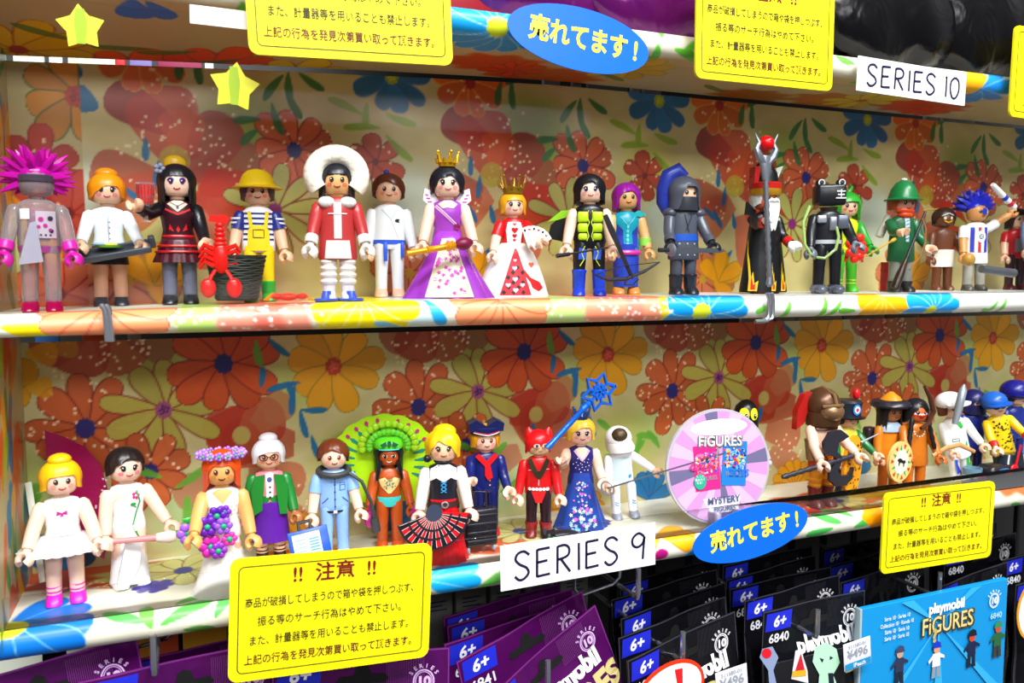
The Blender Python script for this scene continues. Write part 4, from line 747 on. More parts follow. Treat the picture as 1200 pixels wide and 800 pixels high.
b = MB(); b.prism([(.2*d.length, -.16), (.92*d.length, -.13), (d.length, 0), (.92*d.length, .15), (.2*d.length, .18)], -.05, .05); o = b.build('sword_blade', mat('6a6e78', .3, .6), t); o.rotation_euler = (0, 0, math.atan2(d.y, d.x))
# sorcerer
f = Fig('wizard_figure', 894, 339, 212, 'white-bearded toy wizard in black flame-edged robe and tall red and black hat', 45.0, yaw=26)
f.torso('141416', 'm').skirt('141416', .1, 4.9, 1.75, 1.05, None, .62, 'robe').legs('141416', 'c01818', top=1.0).head('e07050', eye='15100c', turn=4).arms('141416', hand='f6f4f0', L=(6, 62), R=(10, 14), cuff='cc1c18', bend=40)
b = MB(); b.prism([(-.45, HC-.1), (-.2, HC-.16), (0, HC-.12), (.2, HC-.16), (.45, HC-.1), (.5, HC-.6), (.34, HC-1.4), (.18, HC-2.05), (.05, HC-1.9), (-.1, HC-2.1), (-.3, HC-1.4), (-.5, HC-.6)], -.98, -.6); f.b('beard', mat('f4f4f2', .5), b); b = MB(); b.tube([(q, -.9, z) for q, z in ((-.4, HC-.2), (-.15, HC-.08), (0, HC-.14), (.15, HC-.08), (.4, HC-.2))], [.04, .12, .1, .12, .04], 8); f.b('moustache', mat('f4f4f2', .5), b)
f.hair('eeeeec', [(-180, -.5), (-90, -.5), (-50, -.3), (-40, .2), (40, .2), (50, -.3), (90, -.5), (180, -.5)], amp=.03)
b = MB(); b.loft([(HC+.2, .92, .92, 0, .05), (HC+.25, .96, .96, 0, .05), (HC+.6, .96, .96, 0, .05)], 24); f.b('hat_band', mat('c89420', .3, .4), b); b = MB(); b.loft([(HC+.6, .95, .95, 0, .05), (HC+.95, .98, .98, 0, .05), (HC+1.0, .9, .9, 0, .05)], 24); f.b('hat_brim', 'c41c18', b)
b = MB(); b.loft([(HC+.95, .8, .8, 0, .05), (HC+1.6, .72, .66, 0, .05), (HC+2.1, .5, .4, -.05, .1), (HC+2.3, .2, .2, -.1, .1)], 20); f.b('hat_crown', '131315', b); b = MB(); b.prism([(-1.0, HC+.9), (-.55, HC+.95), (-.5, HC+2.0), (-.95, HC+1.9)], -.3, .3); f.b('hat_side_panel', 'c81a1a', b)
b = MB(); b.prism([(.35, HC+1.0), (.8, HC+1.3), (1.15, HC+2.05), (.7, HC+1.9), (.4, HC+1.5)], -.1, .1); f.b('hat_horn', 'e8e6dc', b)
for x_, w_ in ((-1.35, .3), (.05, .2), (.9, .3)):
    b = MB(); c2 = MB(); sf_ = lambda x, z: f.skf(x, z)
    b.dpoly([(x_-w_*.6, .2), (x_+w_, .2), (x_+w_*1.4, .9), (x_+w_*.6, .7), (x_+w_*.5, 1.5), (x_+w_*.1, 1.1), (x_, 2.2 if x_ > 0 else 4.0), (x_-w_*.3, 1.0)], sf_, .03); o = f.b('flame_trim', ink('f4c818'), b, f.SK); c2.dpoly([(x_-w_*.2, .3), (x_+w_*.6, .3), (x_+w_*.7, .7), (x_+w_*.3, .6), (x_+w_*.1, 1.2), (x_-.02, .8)], sf_, .06); f.b('flame_core', ink('e03018'), c2, f.SK)
b = MB(); b.prism([(-1.3, HC-.1), (-.6, HC-.7), (-.7, 5.2), (-1.4, 5.3)], .1, .3); f.b('collar_wing', '141416', b)
SV = mat('8c919c', .3, .6)
t = acc('wizard_staff', at(902, 336, 42.3), 'tall grey twisted staff topped with a red orb, held by the wizard', 'staff'); top = at(897, 205, 42.3)-at(902, 336, 42.3)
b = MB(); n_ = 26; b.tube([top*(i/n_) for i in range(n_+1)], [.19 if i % 2 else .14 for i in range(n_+1)], 10); b.build('staff_shaft', SV, t)
o0 = at(902, 336, 42.3)
b = MB(); b.loft([(0, .02, .02), (.15, .3, .2), (.9, .14, .14)], 10); b.build('staff_foot', SV, t)
b = MB(); b.loft([(top.z-.3, .2, .18, top.x, top.y), (top.z+.2, .34, .2, top.x, top.y), (top.z+.9, .5, .22, top.x, top.y), (top.z+1.2, .3, .2, top.x, top.y)], 12); b.build('staff_head', SV, t)
for q in (-1, 1): b = MB(); b.tube([(top.x+q*x, 0, top.z+z) for x, z in ((.1, .7), (.5, 1.1), (.75, 1.6), (.55, 2.0), (.9, 2.6))], [.2, .26, .2, .14, .03], 8); b.build('staff_prong', SV, t)
b = MB(); b.ball((top.x, 0, top.z+1.95), .5, 20, 12); b.build('red_orb', mat('e00c14', .08), t)
# camera-headed robot
f = Fig('black_robot_figure', 968, 341, 212, 'black toy robot with camera-like head, silver chest parts and big grey boots', 43.4, yaw=10)
f.legs('1c1c22', '6c6e7a', boot=.5, bootcol='50525e', sp=.55).torso('1e1e26').arms('1c1c22', hand='70747e', L=(10, 12), R=(10, 30)); f.turn = 0
b = MB(); b.box((0, 0, HC+.15), (1.75, 1.2, 1.25), .2); h = f.b('head', '17181d', b); b = MB(); b.loft([(5.4, .5, .45), (5.7, .6, .5)], 16); f.b('neck', '2c2018', b)
for q in (-1, 1):
    b = MB(); b.box((q*.6, -.15, HC+.85), (.5, .5, .42), .12); f.b('eye_housing', '17181d', b, h); b = MB(); b.tube([(q*.6+.17*math.cos(a), -.42, HC+.87+.17*math.sin(a)) for a in [2*math.pi*i/16 for i in range(17)]], .035, 6); f.b('eye_ring', 'e8f0f4', b, h)
fl = lambda x, z: -.6
f.pr('face_mark', 'f0f0f0', lines=[(.07, [(.25, HC+.35), (.75, HC+.35)]), (.07, [(.3, HC+.15), (.7, HC+.15)]), (.07, [(.2, HC-.05), (.8, HC-.05)]), (.05, [(.5, HC+.45), (.5, HC-.05)])], par=h, surf=fl)
for c_, d_, col in (((-.6, -.5, 4.9), (.6, .3, .5), 'b4b6c0'), ((.1, -.6, 4.6), (.5, .3, .9), '8e909c'), ((.7, -.65, 4.7), (.7, .4, .9), '6e7280')): b = MB(); b.box(c_, d_, .08); f.b('chest_part', mat(col, .25, .5), b)
b = MB(); b.loft([(3.3, .97, .6), (3.55, .97, .6)], 20); f.b('belt', 'c4c6cc', b)
t = acc('green_hose', f.w((.3, -1.0, 4.2)), 'pale green translucent hose looping from the black robot', 'hose', rot=(0, 0, f.rot)); b = MB(); b.tube([(0, .3, .2), (.1, .1, -.5), (-.1, 0, -1.3), (-.8, 0, -1.9), (-1.6, 0, -1.8), (-2.1, .1, -1.0), (-2.2, .3, .5), (-1.7, .6, 1.6)], .1, 8); b.build('hose_tube', glassy('c8e890', .1, .4), t)
for q in (-1, 1): b = MB(); b.ball((q*.57, -.75, .28), (.4, .45, .3)); b.ball((q*.57, -.1, .3), (.55, .55, .34)); f.b('boot_cap', mat('7e8292', .25, .3), b)
# green insect costume
f = Fig('green_hood_figure', 989, 343, 228, 'small toy figure in green hood and striped legs holding a red flower bundle', 46.6, yaw=14)
f.legs('4cb428', '4cb428', ankle='d8e850').torso('d8e020', 'f').head(SK, mouth='a02020', cheek='e88060').hair('30b030', E_(.3, -.9, -.9), a=.98, b_=.95, c=.95, name='hood', amp=0).arms('2c9430', hand='2c9430', L=(6, 30), R=(10, 30)); f.pr('vine_print', '2a8a28', lines=[(.05, [(-.4, 3.4), (-.1, 3.9), (-.4, 4.4), (0, 4.9)]), (.05, [(.4, 3.4), (.1, 3.9), (.4, 4.4)])])
b = MB(); b.tube([(0, 0, HC+.8), (.3, 0, HC+1.3), (.1, 0, HC+1.5)], [.2, .12, .05], 8); f.b('hood_tip', '30b030', b)
t = acc('red_flower_bundle', at(1001, 290, 44.4), 'ruffled red flower bundle held by the green-hooded figure', 'bouquet'); rr = random.Random(9)
for i in range(16): b = MB(); a = i*2.4; r = .85*math.sqrt(i/16); b.ball((r*math.cos(a), -.2+.1*math.sin(i), r*math.sin(a)), (.34, .25, .32), 8, 6); b.build('red_petal', mat('ee2a18', .3), t)
for q in (-1, 1): b = MB(); b.tube([(q*.5, 0, -.3), (q*.8, 0, -1.0)], [.2, .08], 8); b.build('hanging_tip', mat('ee2a18', .3), t)
# hunter
f = Fig('hunter_figure', 1054, 341, 222, 'red-bearded toy hunter in green helmet and green coat with rifle', 44.6, yaw=24)
f.legs('8a8a80', '2a2826', boot=.7, bootcol='2a2826').torso('1c5c34', 'long').head('e09078', eye='15100c').arms('1c6038', SK, L=(12, 50), R=(12, 12), bend=35).hair('b04020', [(-180, -.4), (-60, -.4), (-40, .3), (40, .3), (60, -.4), (180, -.4)])
b = MB(); b.ball((0, -.25, HC-.42), (.72, .5, .34)); b.ball((0, -.28, HC-.72), (.55, .42, .3)); f.b('beard', 'e84a18', b); b = MB(); b.loft([(HC+.2, 1.15, 1.2), (HC+.27, 1.15, 1.2), (HC+.35, .92, .95), (HC+.9, .78, .8), (HC+1.35, .48, .48), (HC+1.5, .18, .18)], 26); f.b('helmet', '127038', b); b = MB(); b.ball((0, 0, HC+1.55), (.22, .22, .12)); f.b('helmet_knob', 'd8d4c8', b)
f.pr('shirt_front', 'b8ccda', polys=[[(-.15, 5.3), (.25, 5.3), (.2, 3.6), (-.05, 3.6)]]); f.pr('lacing', '1a1a30', lines=[(.04, [(-.08, 3.8+.25*k), (.2, 3.9+.25*k)]) for k in range(6)], eps=.06)
b = MB(); b.tube([(-.6, .7, 5.5), (-1.3, .7, 4.0)], .28, 10); f.b('back_roll', 'd8cfc0', b)
stick('walking_cane', (1015, 300), (1049, 280), 43.0, 'thin gold-yellow walking cane beside the bearded hunter', 'cane', [('cane_shaft', 'c8981c', [(0, .05), (.85, .06)]), ('cane_handle', 'd8a820', [(.85, .1), (.95, .14), (1, .12)])], None)
stick('hunting_rifle', (1048, 338), (1083, 252), 42.6, 'dark brown rifle standing against the bearded hunter', 'rifle', [('rifle_stock', '3a2418', [(0, .3), (.2, .28), (.4, .14)]), ('rifle_barrel', '26262a', [(.4, .13), (1.05, .08)])], None)
t = acc('hunting_bow', at(1080, 300, 42.5), 'thin brown bow beside the hunter', 'bow'); b = MB(); b.tube([at(x, y, 42.5)-at(1080, 300, 42.5) for x, y in ((1066, 316), (1078, 302), (1084, 285), (1085, 268), (1081, 256))], .06, 6); b.build('bow_limb', mat('a8763c'), t)
t = acc('red_boot', at(1036, 341, 46.5), 'red boot of a small figure behind the hunter', 'boot'); t.location.z = (ZM+EYE)*U; b = MB(); b.loft([(0, .3, .45, 0, -.1), (.5, .28, .32), (1.1, .3, .3), (2.2, .32, .3)], 14); b.build('boot_shaft', mat('b82a22'), t)
# loincloth figure
f = Fig('loincloth_figure', 1103, 340, 243, 'brown-skinned toy figure in white loincloth with yellow nose ring', 47.0, yaw=16)
BS = '6a3a22'; f.legs(BS, BS).torso(BS).head(BS, eye='e8d8b0', mouth='e0b020').hair('3a2218', SHORTM).arms(BS, BS, L=(10, 10), R=(10, 20)); f.skirt('efe8d8', 2.1, 3.6, 1.0, .98, None, .62, 'loincloth'); f.pr('nose_ring', 'f0b818', lines=[(.1, [(-.3, HC-.2), (0, HC-.34), (.3, HC-.2)])], par=f.H, surf=f.hf, eps=.06); f.pr('head_band', 'c8ccd0', lines=[(.08, [(-.5, HC+.2), (0, HC+.4), (.5, HC+.2)])], par=f.H, surf=lambda x, z: f.hf(x, z)-.1)
stick('long_spear', (1082, 246), (1180, 239), 47.8, 'long thin yellow spear behind the spiky blue-haired fan', 'spear', [('spear_shaft', 'd8ac28', [(0, .06), (1, .06)])], None)
# football fan
f = Fig('football_fan_figure', 1140, 341, 235, 'toy football fan with spiky blue hair and striped scarf shirt raising one arm', 45.6, yaw=18)
f.legs('a8a498', '55524c').torso('f2efea', 'long').head('dc9858', turn=14).arms('f4f2f0', 'dc9858', sleeve='short', L=(6, 16), R=(118, 20), bend=6)
b = MB(); b.ball((0, .15, HC+.3), (.8, .75, .62)); rr = random.Random(5)
for i in range(40):
    a = i*2.4; el = .0+1.35*(i/40); d_ = Vector((math.cos(a)*math.cos(el), math.sin(a)*.9*math.cos(el)+.25, math.sin(el))); 
    if d_.y < -.35 and el < .6: continue
    b.tube([Vector((0, .12, HC+.3))+d_*.45, Vector((0, .12, HC+.3))+d_*1.1, Vector((0, .12, HC+.3))+d_*1.5], [.3, .18, .02], 6)
f.b('hair', '1c28c8', b); f.pr('face_paint', '2434c0', discs=[(.05, HC+.02, .22, .26)], par=f.H, surf=f.hf, eps=.045); f.pr('face_paint_white', 'f0f0f0', discs=[(.42, HC+.0, .14, .26)], par=f.H, surf=f.hf, eps=.045)
for k, (x_, c_) in enumerate(((-.5, '2c34b4'), (-.2, 'f4f4f4'), (.05, 'c02030'), (.3, 'f4f4f4'), (.55, '2c34b4'))): f.pr('scarf_stripe', c_, polys=[[(x_-.14, 3.1), (x_+.14, 3.1), (x_+.14, 5.1), (x_-.14, 5.1)]], eps=.03+.008*k)
f.pr('club_badge', 'e8eaf4', discs=[(.15, 4.35, .38, .48)], eps=.08); f.pr('badge_ball', '1c2030', discs=[(.15, 4.35, .2), ], eps=.1); f.pr('badge_ball_patch', 'f4f4f4', discs=[(.15+.1*math.cos(k), 4.35+.1*math.sin(k), .05) for k in (0, 1.26, 2.5, 3.77, 5.0)], eps=.12)
t = acc('hand_bell', at(1135, 304, 43.2), 'small wooden yellow rattle bell in the football fan hand', 'bell'); b = MB(); b.ball((0, 0, 0), (.5, .42, .5)); b.build('bell_body', mat('c89440'), t)
stick('rolled_flag', (1163, 216), (1188, 243), 43.8, 'rolled white flag with blue and red stripes held up by the football fan', 'flag', [('flag_roll', 'f2f0f0', [(0, .16), (.05, .2), (1, .26)]), ('flag_stripe', '2c38b8', [(.5, .235), (.62, .25)]), ('flag_stripe', 'cc2434', [(.75, .25), (.88, .262)])], None)
# right edge pair
f = Fig('red_jacket_figure', 1188, 340, 245, 'dark-haired toy figure in red and grey jacket at the right end of middle shelf', 46.6, yaw=20)
f.legs('3a1c28', '5a1822').torso('c01a22').head(SK).hair('241814', BOB).arms('c01a22', SK, sleeve='short', L=(16, 16)); f.pr('grey_vest', '8a8c94', polys=[[(-.4, 3.4), (.4, 3.4), (.4, 4.6), (-.4, 4.6)]])
stick('grey_club', (1150, 315), (1188, 320), 43.5, 'grey metal club pointing at the red jacket figure', 'club', [('club_shaft', mat('70747e', .3, .5), [(0, .3), (1, .34)])], None)
f = Fig('feather_hat_figure', 1214, 340, 226, 'toy figure in grey-blue sleeve and hat with white feather, cut by right edge', 44.6, yaw=20)
f.legs('22202a', '3a1016').torso('a01420', 'long').head(SK).hair('20140e', BOB).arms('6a8ab8', SK, L=(12, 20)); b = MB(); b.loft([(HC+.4, 1.2, 1.2), (HC+.5, 1.2, 1.2), (HC+.55, .8, .8), (HC+1.0, .7, .7)], 22); f.b('hat', 'b02018', b); b = MB(); b.loft([(HC+.6, .86, .86), (HC+.75, .86, .86)], 22); f.b('hat_band', 'e0a820', b)
b = MB(); [b.tube([(-.7, -.2, HC+.6), (-.8-.25*k, -.2, HC+1.2), (-.7-.3*k, -.2, HC+1.9-.2*abs(k))], [.1, .2, .06], 8) for k in (-1, 0, 1)]; f.b('white_feather', 'f0eee8', b)
# ---------------- lower shelf, left to right
f = Fig('ballerina_figure', 78, 704, 529, 'blonde toy ballerina in white tutu and magenta shoes at the left end', H=7.6)
f.legs(SKL, 'e020b8', ankle='e020b8', sp=.52).torso('f2f3f6', 'f').head(SKL, eye='3a2a30', cheek='f2a090', mouth='c82030', turn=6).hair('f8ba10', E_(.28, -.5, -.6), strands=18, amp=.03, bun=(0, .1, .88, (.5, .5, .3))).arms(SKL, SKL, sleeve='none', L=(24, 20), R=(22, 26))
f.skirt('f4f2f6', 2.8, 3.5, 2.0, .9, (26, .06), .8, 'tutu', mid=.7); f.ring('waist_ribbon', 'd04aa0', 3.5, .74, .04, .5); f.pr('neckline', SKL, polys=[[(-.45, 5.0), (0, 4.85), (.45, 5.0), (.35, 5.4), (-.35, 5.4)]]); f.pr('bow_print', 'c02088', polys=[[(-.25, 4.62), (-.22, 4.85), (0, 4.75), (.22, 4.85), (.25, 4.62), (.04, 4.68), (.08, 4.5), (0, 4.6), (-.1, 4.5), (-.04, 4.68)]])
t = acc('magenta_leaf_fan', at(92, 640, 48.4), 'large dark magenta leaf-shaped sheet standing behind the blonde ballerina', 'leaf sheet')
pg = [at(x, y, 48.4)-at(92, 640, 48.4) for x, y in ((52, 504), (75, 512), (100, 524), (118, 545), (128, 580), (130, 620), (122, 655), (92, 640), (70, 590), (56, 550))]; b = MB(); b.prism([(p.x, p.z) for p in pg], 0, .12); b.build('leaf_sheet', mat('9c0c50', .25), t)
b = MB(); rr = random.Random(2); [b.ddisc(.9+rr.random()*.6, 2.0+rr.random()*1.6, .06, .06, flat0, .02, 6) for i in range(12)]; b.build('glitter_print', ink('f0d0e8'), t)
b = MB(); b.box((0, .5, -.6), (.5, 1.0, 1.2), .1); b.build('sheet_foot', mat('7c1040'), t)
t = acc('white_edging_strip', at(42, 610, 47.2), 'thin white edging strip leaning in the left corner of the lower shelf', 'strip'); a, c = at(33, 565, 48.6)-at(42, 610, 47.2), at(50, 682, 46.6)-at(42, 610, 47.2); b = MB(); b.tube([a, a.lerp(c, .5), c], [.16, .18, .14], 6, True, .3); b.build('strip_body', mat('e8eedc'), t)
f = Fig('white_dress_figure', 153, 684, 522, 'black-haired toy lady in one-shouldered white dress with flower print', H=7.3, yaw=14)
f.legs(SKL, 'f2f0f0', top=3.0).torso('f4f5f6', 'f').head(SKL, eye='10141c', cheek='f07898', lash='10141c', mouth='c02858').hair('20181a', [(-180, -.6), (-90, -.4), (-55, -.2), (-35, .2), (0, .42), (40, .3), (62, .0), (100, -.4), (180, -.6)], strands=12, amp=.03).arms(SKL, SKL, sleeve='none', L=(8, 10), R=(34, 20)); f.skirt('f4f4f6', .2, 3.5, 1.0, .74, None, .8, 'long_skirt', mid=1.6, cy=.05)
f.pr('shoulder_skin', SKL, polys=[[(-.6, 5.2), (-.75, 4.6), (.2, 5.1), (.2, 5.4), (-.3, 5.4)]]); f.pr('vine_print', '28a048', lines=[(.08, [(.35, 5.1), (.5, 4.5), (.3, 3.9), (.1, 3.3)]), (.06, [(.1, 4.4), (.3, 4.2)])], discs=[(.15, 4.4, .14, .1)]); f.pr('flower_print', 'd02070', discs=[(.3+.13*math.cos(k), 4.85+.13*math.sin(k), .08) for k in (0, 1.25, 2.5, 3.75, 5)]); f.pr('tattoo_lines', 'a03858', lines=[(.04, [(-.3, 4.6-.2*k), (-.15, 4.5-.2*k), (.1, 4.62-.2*k)]) for k in range(3)], par=f.A[0], surf=lambda x, z: -.36); f.pr('green_bow', '3c8838', lines=[(.12, [(.1, 3.3), (.4, 2.6)]), (.08, [(.25, 3.3), (.7, 2.3)])], par=f.SK, surf=f.skf)
b = MB(); b.prism([(-.9, .2), (-.3, 2.9), (.5, 2.7), (.2, 1.2), (-.35, .15)], -1.0, -.85); f.b('dress_train', 'f6f6f8', b)
stick('pink_baton', (133, 634), (206, 628), 44.6, 'pink baton with pale tip held by the white-dressed lady', 'baton', [('baton_shaft', 'e08a8a', [(0, .15), (.68, .17)]), ('baton_tip', 'ecd2c4', [(.68, .22), (.9, .34), (1.0, .26)])], None)
# bride
BD = 'eaaa62'
f = Fig('bride_figure', 264, 692, 530, 'ginger-haired toy bride in long white dress with purple flower crown', H=7.1)
f.torso('f8f6f0', 'f').skirt('f8f6f0', .0, 3.6, 1.65, .7, None, .7, 'gown', mid=1.7).head(BD, eye='5a2412', mouth='5a1a10', cheek='e88a50').hair('e04a0c', [(-180, -1.3), (-90, -1.1), (-52, -.7), (-40, .0), (-25, .3), (25, .3), (40, .0), (52, -.7), (90, -1.0), (180, -1.3)], strands=10).arms(BD, BD, sleeve='none', L=(14, 40), R=(12, 10)).legs('f4c0a0', 'e030a0', top=1.0)
f.pr('neckline', BD, polys=[[(-.5, 5.25), (0, 4.7), (.5, 5.25), (.2, 5.4), (-.2, 5.4)]]); f.pr('lace_print', 'd8d2c4', discs=[(x*.22+(.11 if int(z*5) % 2 else 0), z, .05) for z in (3.7, 3.9, 4.1, 4.3, 4.5) for x in range(-3, 4)])
b = MB(); b.tube([(.4, -.92, 2.3), (.55, -1.1, 1.1), (.35, -1.18, .1)], [.03, .04, .03], 6); f.b('skirt_seam', 'e8d8c8', b, f.SK)
for i in range(15):
    a = 2*math.pi*i/15; c_ = Vector((.95*math.cos(a), .1+.9*math.sin(a), HC+.72-.04*math.sin(a))); b = MB()
    for k in range(5): b.ball(c_+Vector((.12*math.cos(k*1.257), -.03, .12*math.sin(k*1.257))), (.1, .09, .1), 6, 5)
    o = f.b('crown_flower', 'a46ae0' if i % 2 else 'b888e8', b); b = MB(); b.ball(c_+Vector((0, -.1, 0)), .07, 6, 5); f.b('flower_centre', '30b850', b, o)
bc = at(245, 622, 41.9+.6)
t = acc('bridal_bouquet', bc, 'bouquet of purple and magenta flowers held by the ginger-haired bride', 'bouquet')
for (x, y, col, r) in ((221, 625, 'a060e0', .58), (243, 617, '6a1cb0', .55), (254, 604, '5a1ca8', .5), (262, 616, '9a58dc', .46), (247, 640, 'e030b8', .62), (269, 631, 'e838a8', .4), (256, 645, '9030c0', .45), (262, 600, '7a2cc0', .4)):
    c_ = at(x, y, 42.1+.09*(y % 7))-bc; b = MB()
    for k in range(6): a = k*math.pi/3; b.ball((c_.x+r*.6*math.cos(a), c_.y, c_.z+r*.6*math.sin(a)), (r*.4, .12, r*.4), 10, 6)
    o = b.build('blossom', mat(col), t); b = MB(); b.ball((c_.x, c_.y-.1, c_.z), (.15, .1, .15), 8, 6); b.build('blossom_centre', mat('20a878'), o)
for (x, y, dx, dy) in ((238, 603, -8, -10), (247, 596, 0, -9), (232, 612, -12, -4), (262, 640, 8, 8)): c_ = at(x, y, 43)-bc; b = MB(); b.tube([c_, c_+Vector((dx*.03, 0, -dy*.03)), c_+Vector((dx*.06, 0, -dy*.06))], [.1, .22, .03], 8, True, .3); b.build('bouquet_leaf', mat('30b040'), t)
# granny
f = Fig('grandmother_figure', 318, 655, 512, 'white-haired toy grandmother with glasses, green jacket and purple skirt', H=7.3)
f.legs('f0b898', '2a1c1c', ankle='18141a').torso('f08898', 'f').skirt('5a1c9c', 1.2, 3.6, 1.15, .9, None, .62).head('f0b898', eye='7a2418', cheek='f08878', mouth='901828').hair('e8e8f2', E_(.3, -.45, -.6, .15), strands=26, amp=.025, bun=(0, .2, .9, (.5, .5, .3))).arms('1c7c30', 'a86a40', L=(12, 4), R=(14, 10))
f.pr('blouse', 'f4f6fa', polys=[[(-.2, 3.9), (.2, 3.9), (.22, 5.3), (-.22, 5.3)]], eps=.03); f.pr('button', '1a1a28', discs=[(.02, 3.6+.32*k, .06) for k in range(4)], eps=.06); f.pr('brooch', '2a3c88', discs=[(.0, 5.0, .15)], eps=.07)
b = MB(); b.prism([(-.95, 2.9), (-.45, 3.2), (-.25, 5.3), (-.8, 5.2), (-1.05, 4.4)], -.66, -.46); b.prism([(.95, 2.9), (.55, 2.9), (.25, 5.3), (.8, 5.2), (1.05, 4.4)], -.66, -.46); b.loft([(2.9, .98, .58, 0, .05), (4.2, .95, .55, 0, .08), (5.2, .9, .45, 0, .1)], 18); f.b('green_jacket', '1c8030', b)
g = MB(); [g.dline([(q*.28+.2*math.cos(a), HC+.02+.16*math.sin(a)) for a in [2*math.pi*i/16 for i in range(17)]], .05, f.hf, .09) for q in (-1, 1)]; g.dline([(-.08, HC+.05), (.08, HC+.05)], .05, f.hf, .09); f.b('spectacles', '14141c', g, f.H)
# nurse
f = Fig('nurse_figure', 393, 652, 515, 'brown-haired toy nurse in pale blue uniform with grey tube round the neck', H=7.2, yaw=3)
f.legs('8ab4f0', 'e8eef6').torso('8ab6f2', 'm').head(SKL, eye='7a2c1c', mouth='7a2018', cheek='f0a898').hair('6a3018', SWEPT, strands=16, amp=.03).arms('8ab6f2', SKL, sleeve='short', L=(12, 8), R=(14, 16)); f.pr('zip', '1c3c9c', lines=[(.045, [(0, 3.1), (0, 5.2)])], discs=[(0, 3.3+.45*k, .06) for k in range(5)]); f.pr('pocket_outline', '1c3c9c', lines=[(.035, [(.3, 4.3), (.62, 4.3), (.62, 4.75), (.3, 4.75), (.3, 4.3)]), (.035, [(.3, 4.62), (.62, 4.62)]), (.05, [(-.75, 3.5), (-.4, 3.85)]), (.05, [(.8, 3.5), (.45, 3.85)])]); f.pr('belt', '1a1a24', polys=[[(-.7, 2.9), (.7, 2.9), (.75, 3.05), (-.75, 3.05)]], eps=.04); f.pr('belt_buckle', 'e8ecf4', polys=[[(-.1, 2.88), (.12, 2.88), (.12, 3.08), (-.1, 3.08)]], eps=.07)
t = acc('grey_neck_tube', f.w((0, 0, 5.4)), 'dark grey rubber tube hanging round the neck of the nurse', 'tube', rot=(0, 0, f.rot)); b = MB(); b.tube([(.85*math.cos(a), .75*math.sin(a), .12*math.sin(a)) for a in [R_(x) for x in range(-180, 181, 15)]], .17, 10); b.build('collar_ring', mat('3a3c40', .45), t); b = MB(); b.tube([(.7, -.4, 0), (1.5, -.7, -.6), (2.0, -.7, -1.8), (2.2, -.6, -2.9)], [.1, .1, .1, .14], 8); b.tube([(2.2, -.6, -2.8), (2.3, -.6, -3.6)], [.24, .26], 10); b.build('tube_end', mat('3a3c40', .45), t)
t = acc('blue_notepad', at(363, 637, 43.2), 'blue clipboard with white printed form carried by the nurse', 'clipboard', rot=(R_(-20), R_(-8), 0)); b = MB(); b.box((0, 0, 0), (2.1, .15, 1.6), .05); b.build('board', mat('1c54c0'), t); fy = lambda x, z: -.08; b = MB(); b.dpoly([(-.85, -.7), (.6, -.7), (.6, .6), (-.85, .6)], fy, .02); b.build('printed_form', ink('e8f0f0'), t); b = MB(); [b.dline([(-.75, -.5+.2*k), (-.2, -.5+.2*k)], .04, fy, .04) for k in range(5)]; [b.dline([(.0, -.5+.15*k), (.5, -.5+.15*k)], .08, fy, .04) for k in range(6)]; b.build('form_lines', ink('50a0b8'), t); b = MB(); b.tube([(-.4, 0, .8), (-.4, 0, 1.2), (.2, 0, 1.2), (.2, 0, .8)], .1, 6); b.build('carry_handle', mat('1a1a22'), t)
# carnival dancer
CD = 'b8501c'
f = Fig('carnival_dancer_figure', 457, 641, 520, 'toy carnival dancer in turquoise bikini under huge yellow-green feather headdress', H=6.9)
f.legs(CD, 'd05018').torso(CD, 'f').head(CD, eye='1a0e08', mouth='f8f0e8').hair('16161c', [(-180, -1.5), (-90, -1.4), (-50, -1.2), (-40, .1), (-25, .35), (25, .35), (40, .1), (50, -1.2), (90, -1.4), (180, -1.5)], strands=16).arms(CD, CD, sleeve='none', L=(12, 10), R=(14, 10))
f.pr('eye_white', 'f8f4ec', discs=[(q*.25, HC+.02, .13, .12) for q in (-1, 1)], par=f.H, surf=f.hf, eps=.012); f.pr('bikini_top', 'e8d890', polys=[[(-.72, 4.75), (-.3, 4.9), (0, 4.6), (.3, 4.9), (.72, 4.75), (.55, 4.3), (.1, 3.8), (-.1, 3.8), (-.55, 4.3)]]); f.pr('bikini_jewel', '38a090', discs=[(.5*math.cos(k)*(.4+.1*(k % 3)), 4.45+.3*math.sin(k*1.7), .06) for k in range(12)], eps=.05); f.pr('bikini_bead', 'd85030', discs=[(.55*math.cos(k*1.3)*(.5+.1*(k % 3)), 4.5+.25*math.sin(k*2.1), .045) for k in range(10)], eps=.05); f.pr('bikini_bottom', '38c4c0', polys=[[(-.78, 3.55), (.78, 3.55), (.7, 3.3), (.2, 2.9), (-.2, 2.9), (-.7, 3.3)]])
b = MB(); b.tube([(-.55, -.3, 5.3), (-.75, .1, 5.45), (-.6, .4, 5.4)], .16, 8); b.tube([(.55, -.3, 5.3), (.75, .1, 5.45), (.6, .4, 5.4)], .16, 8); f.b('shoulder_strap', '38c0c8', b)
FG = mat('b0e418', .3); bw_ = Vector((-.25, .7, 5.3))
fan = MB(); ang = [R_(x) for x in range(-52, 233, 3)]; R0 = 3.5
pts = [(bw_.x+(R0+.11*abs(math.sin(9*a)))*math.cos(a)*1.02, bw_.z+.25+(R0*.93+.11*abs(math.sin(9*a)))*math.sin(a)) for a in ang]; fan.prism(pts, .7, .85); fo = f.b('feather_fan', FG, fan)
sf_ = lambda x, z: .7
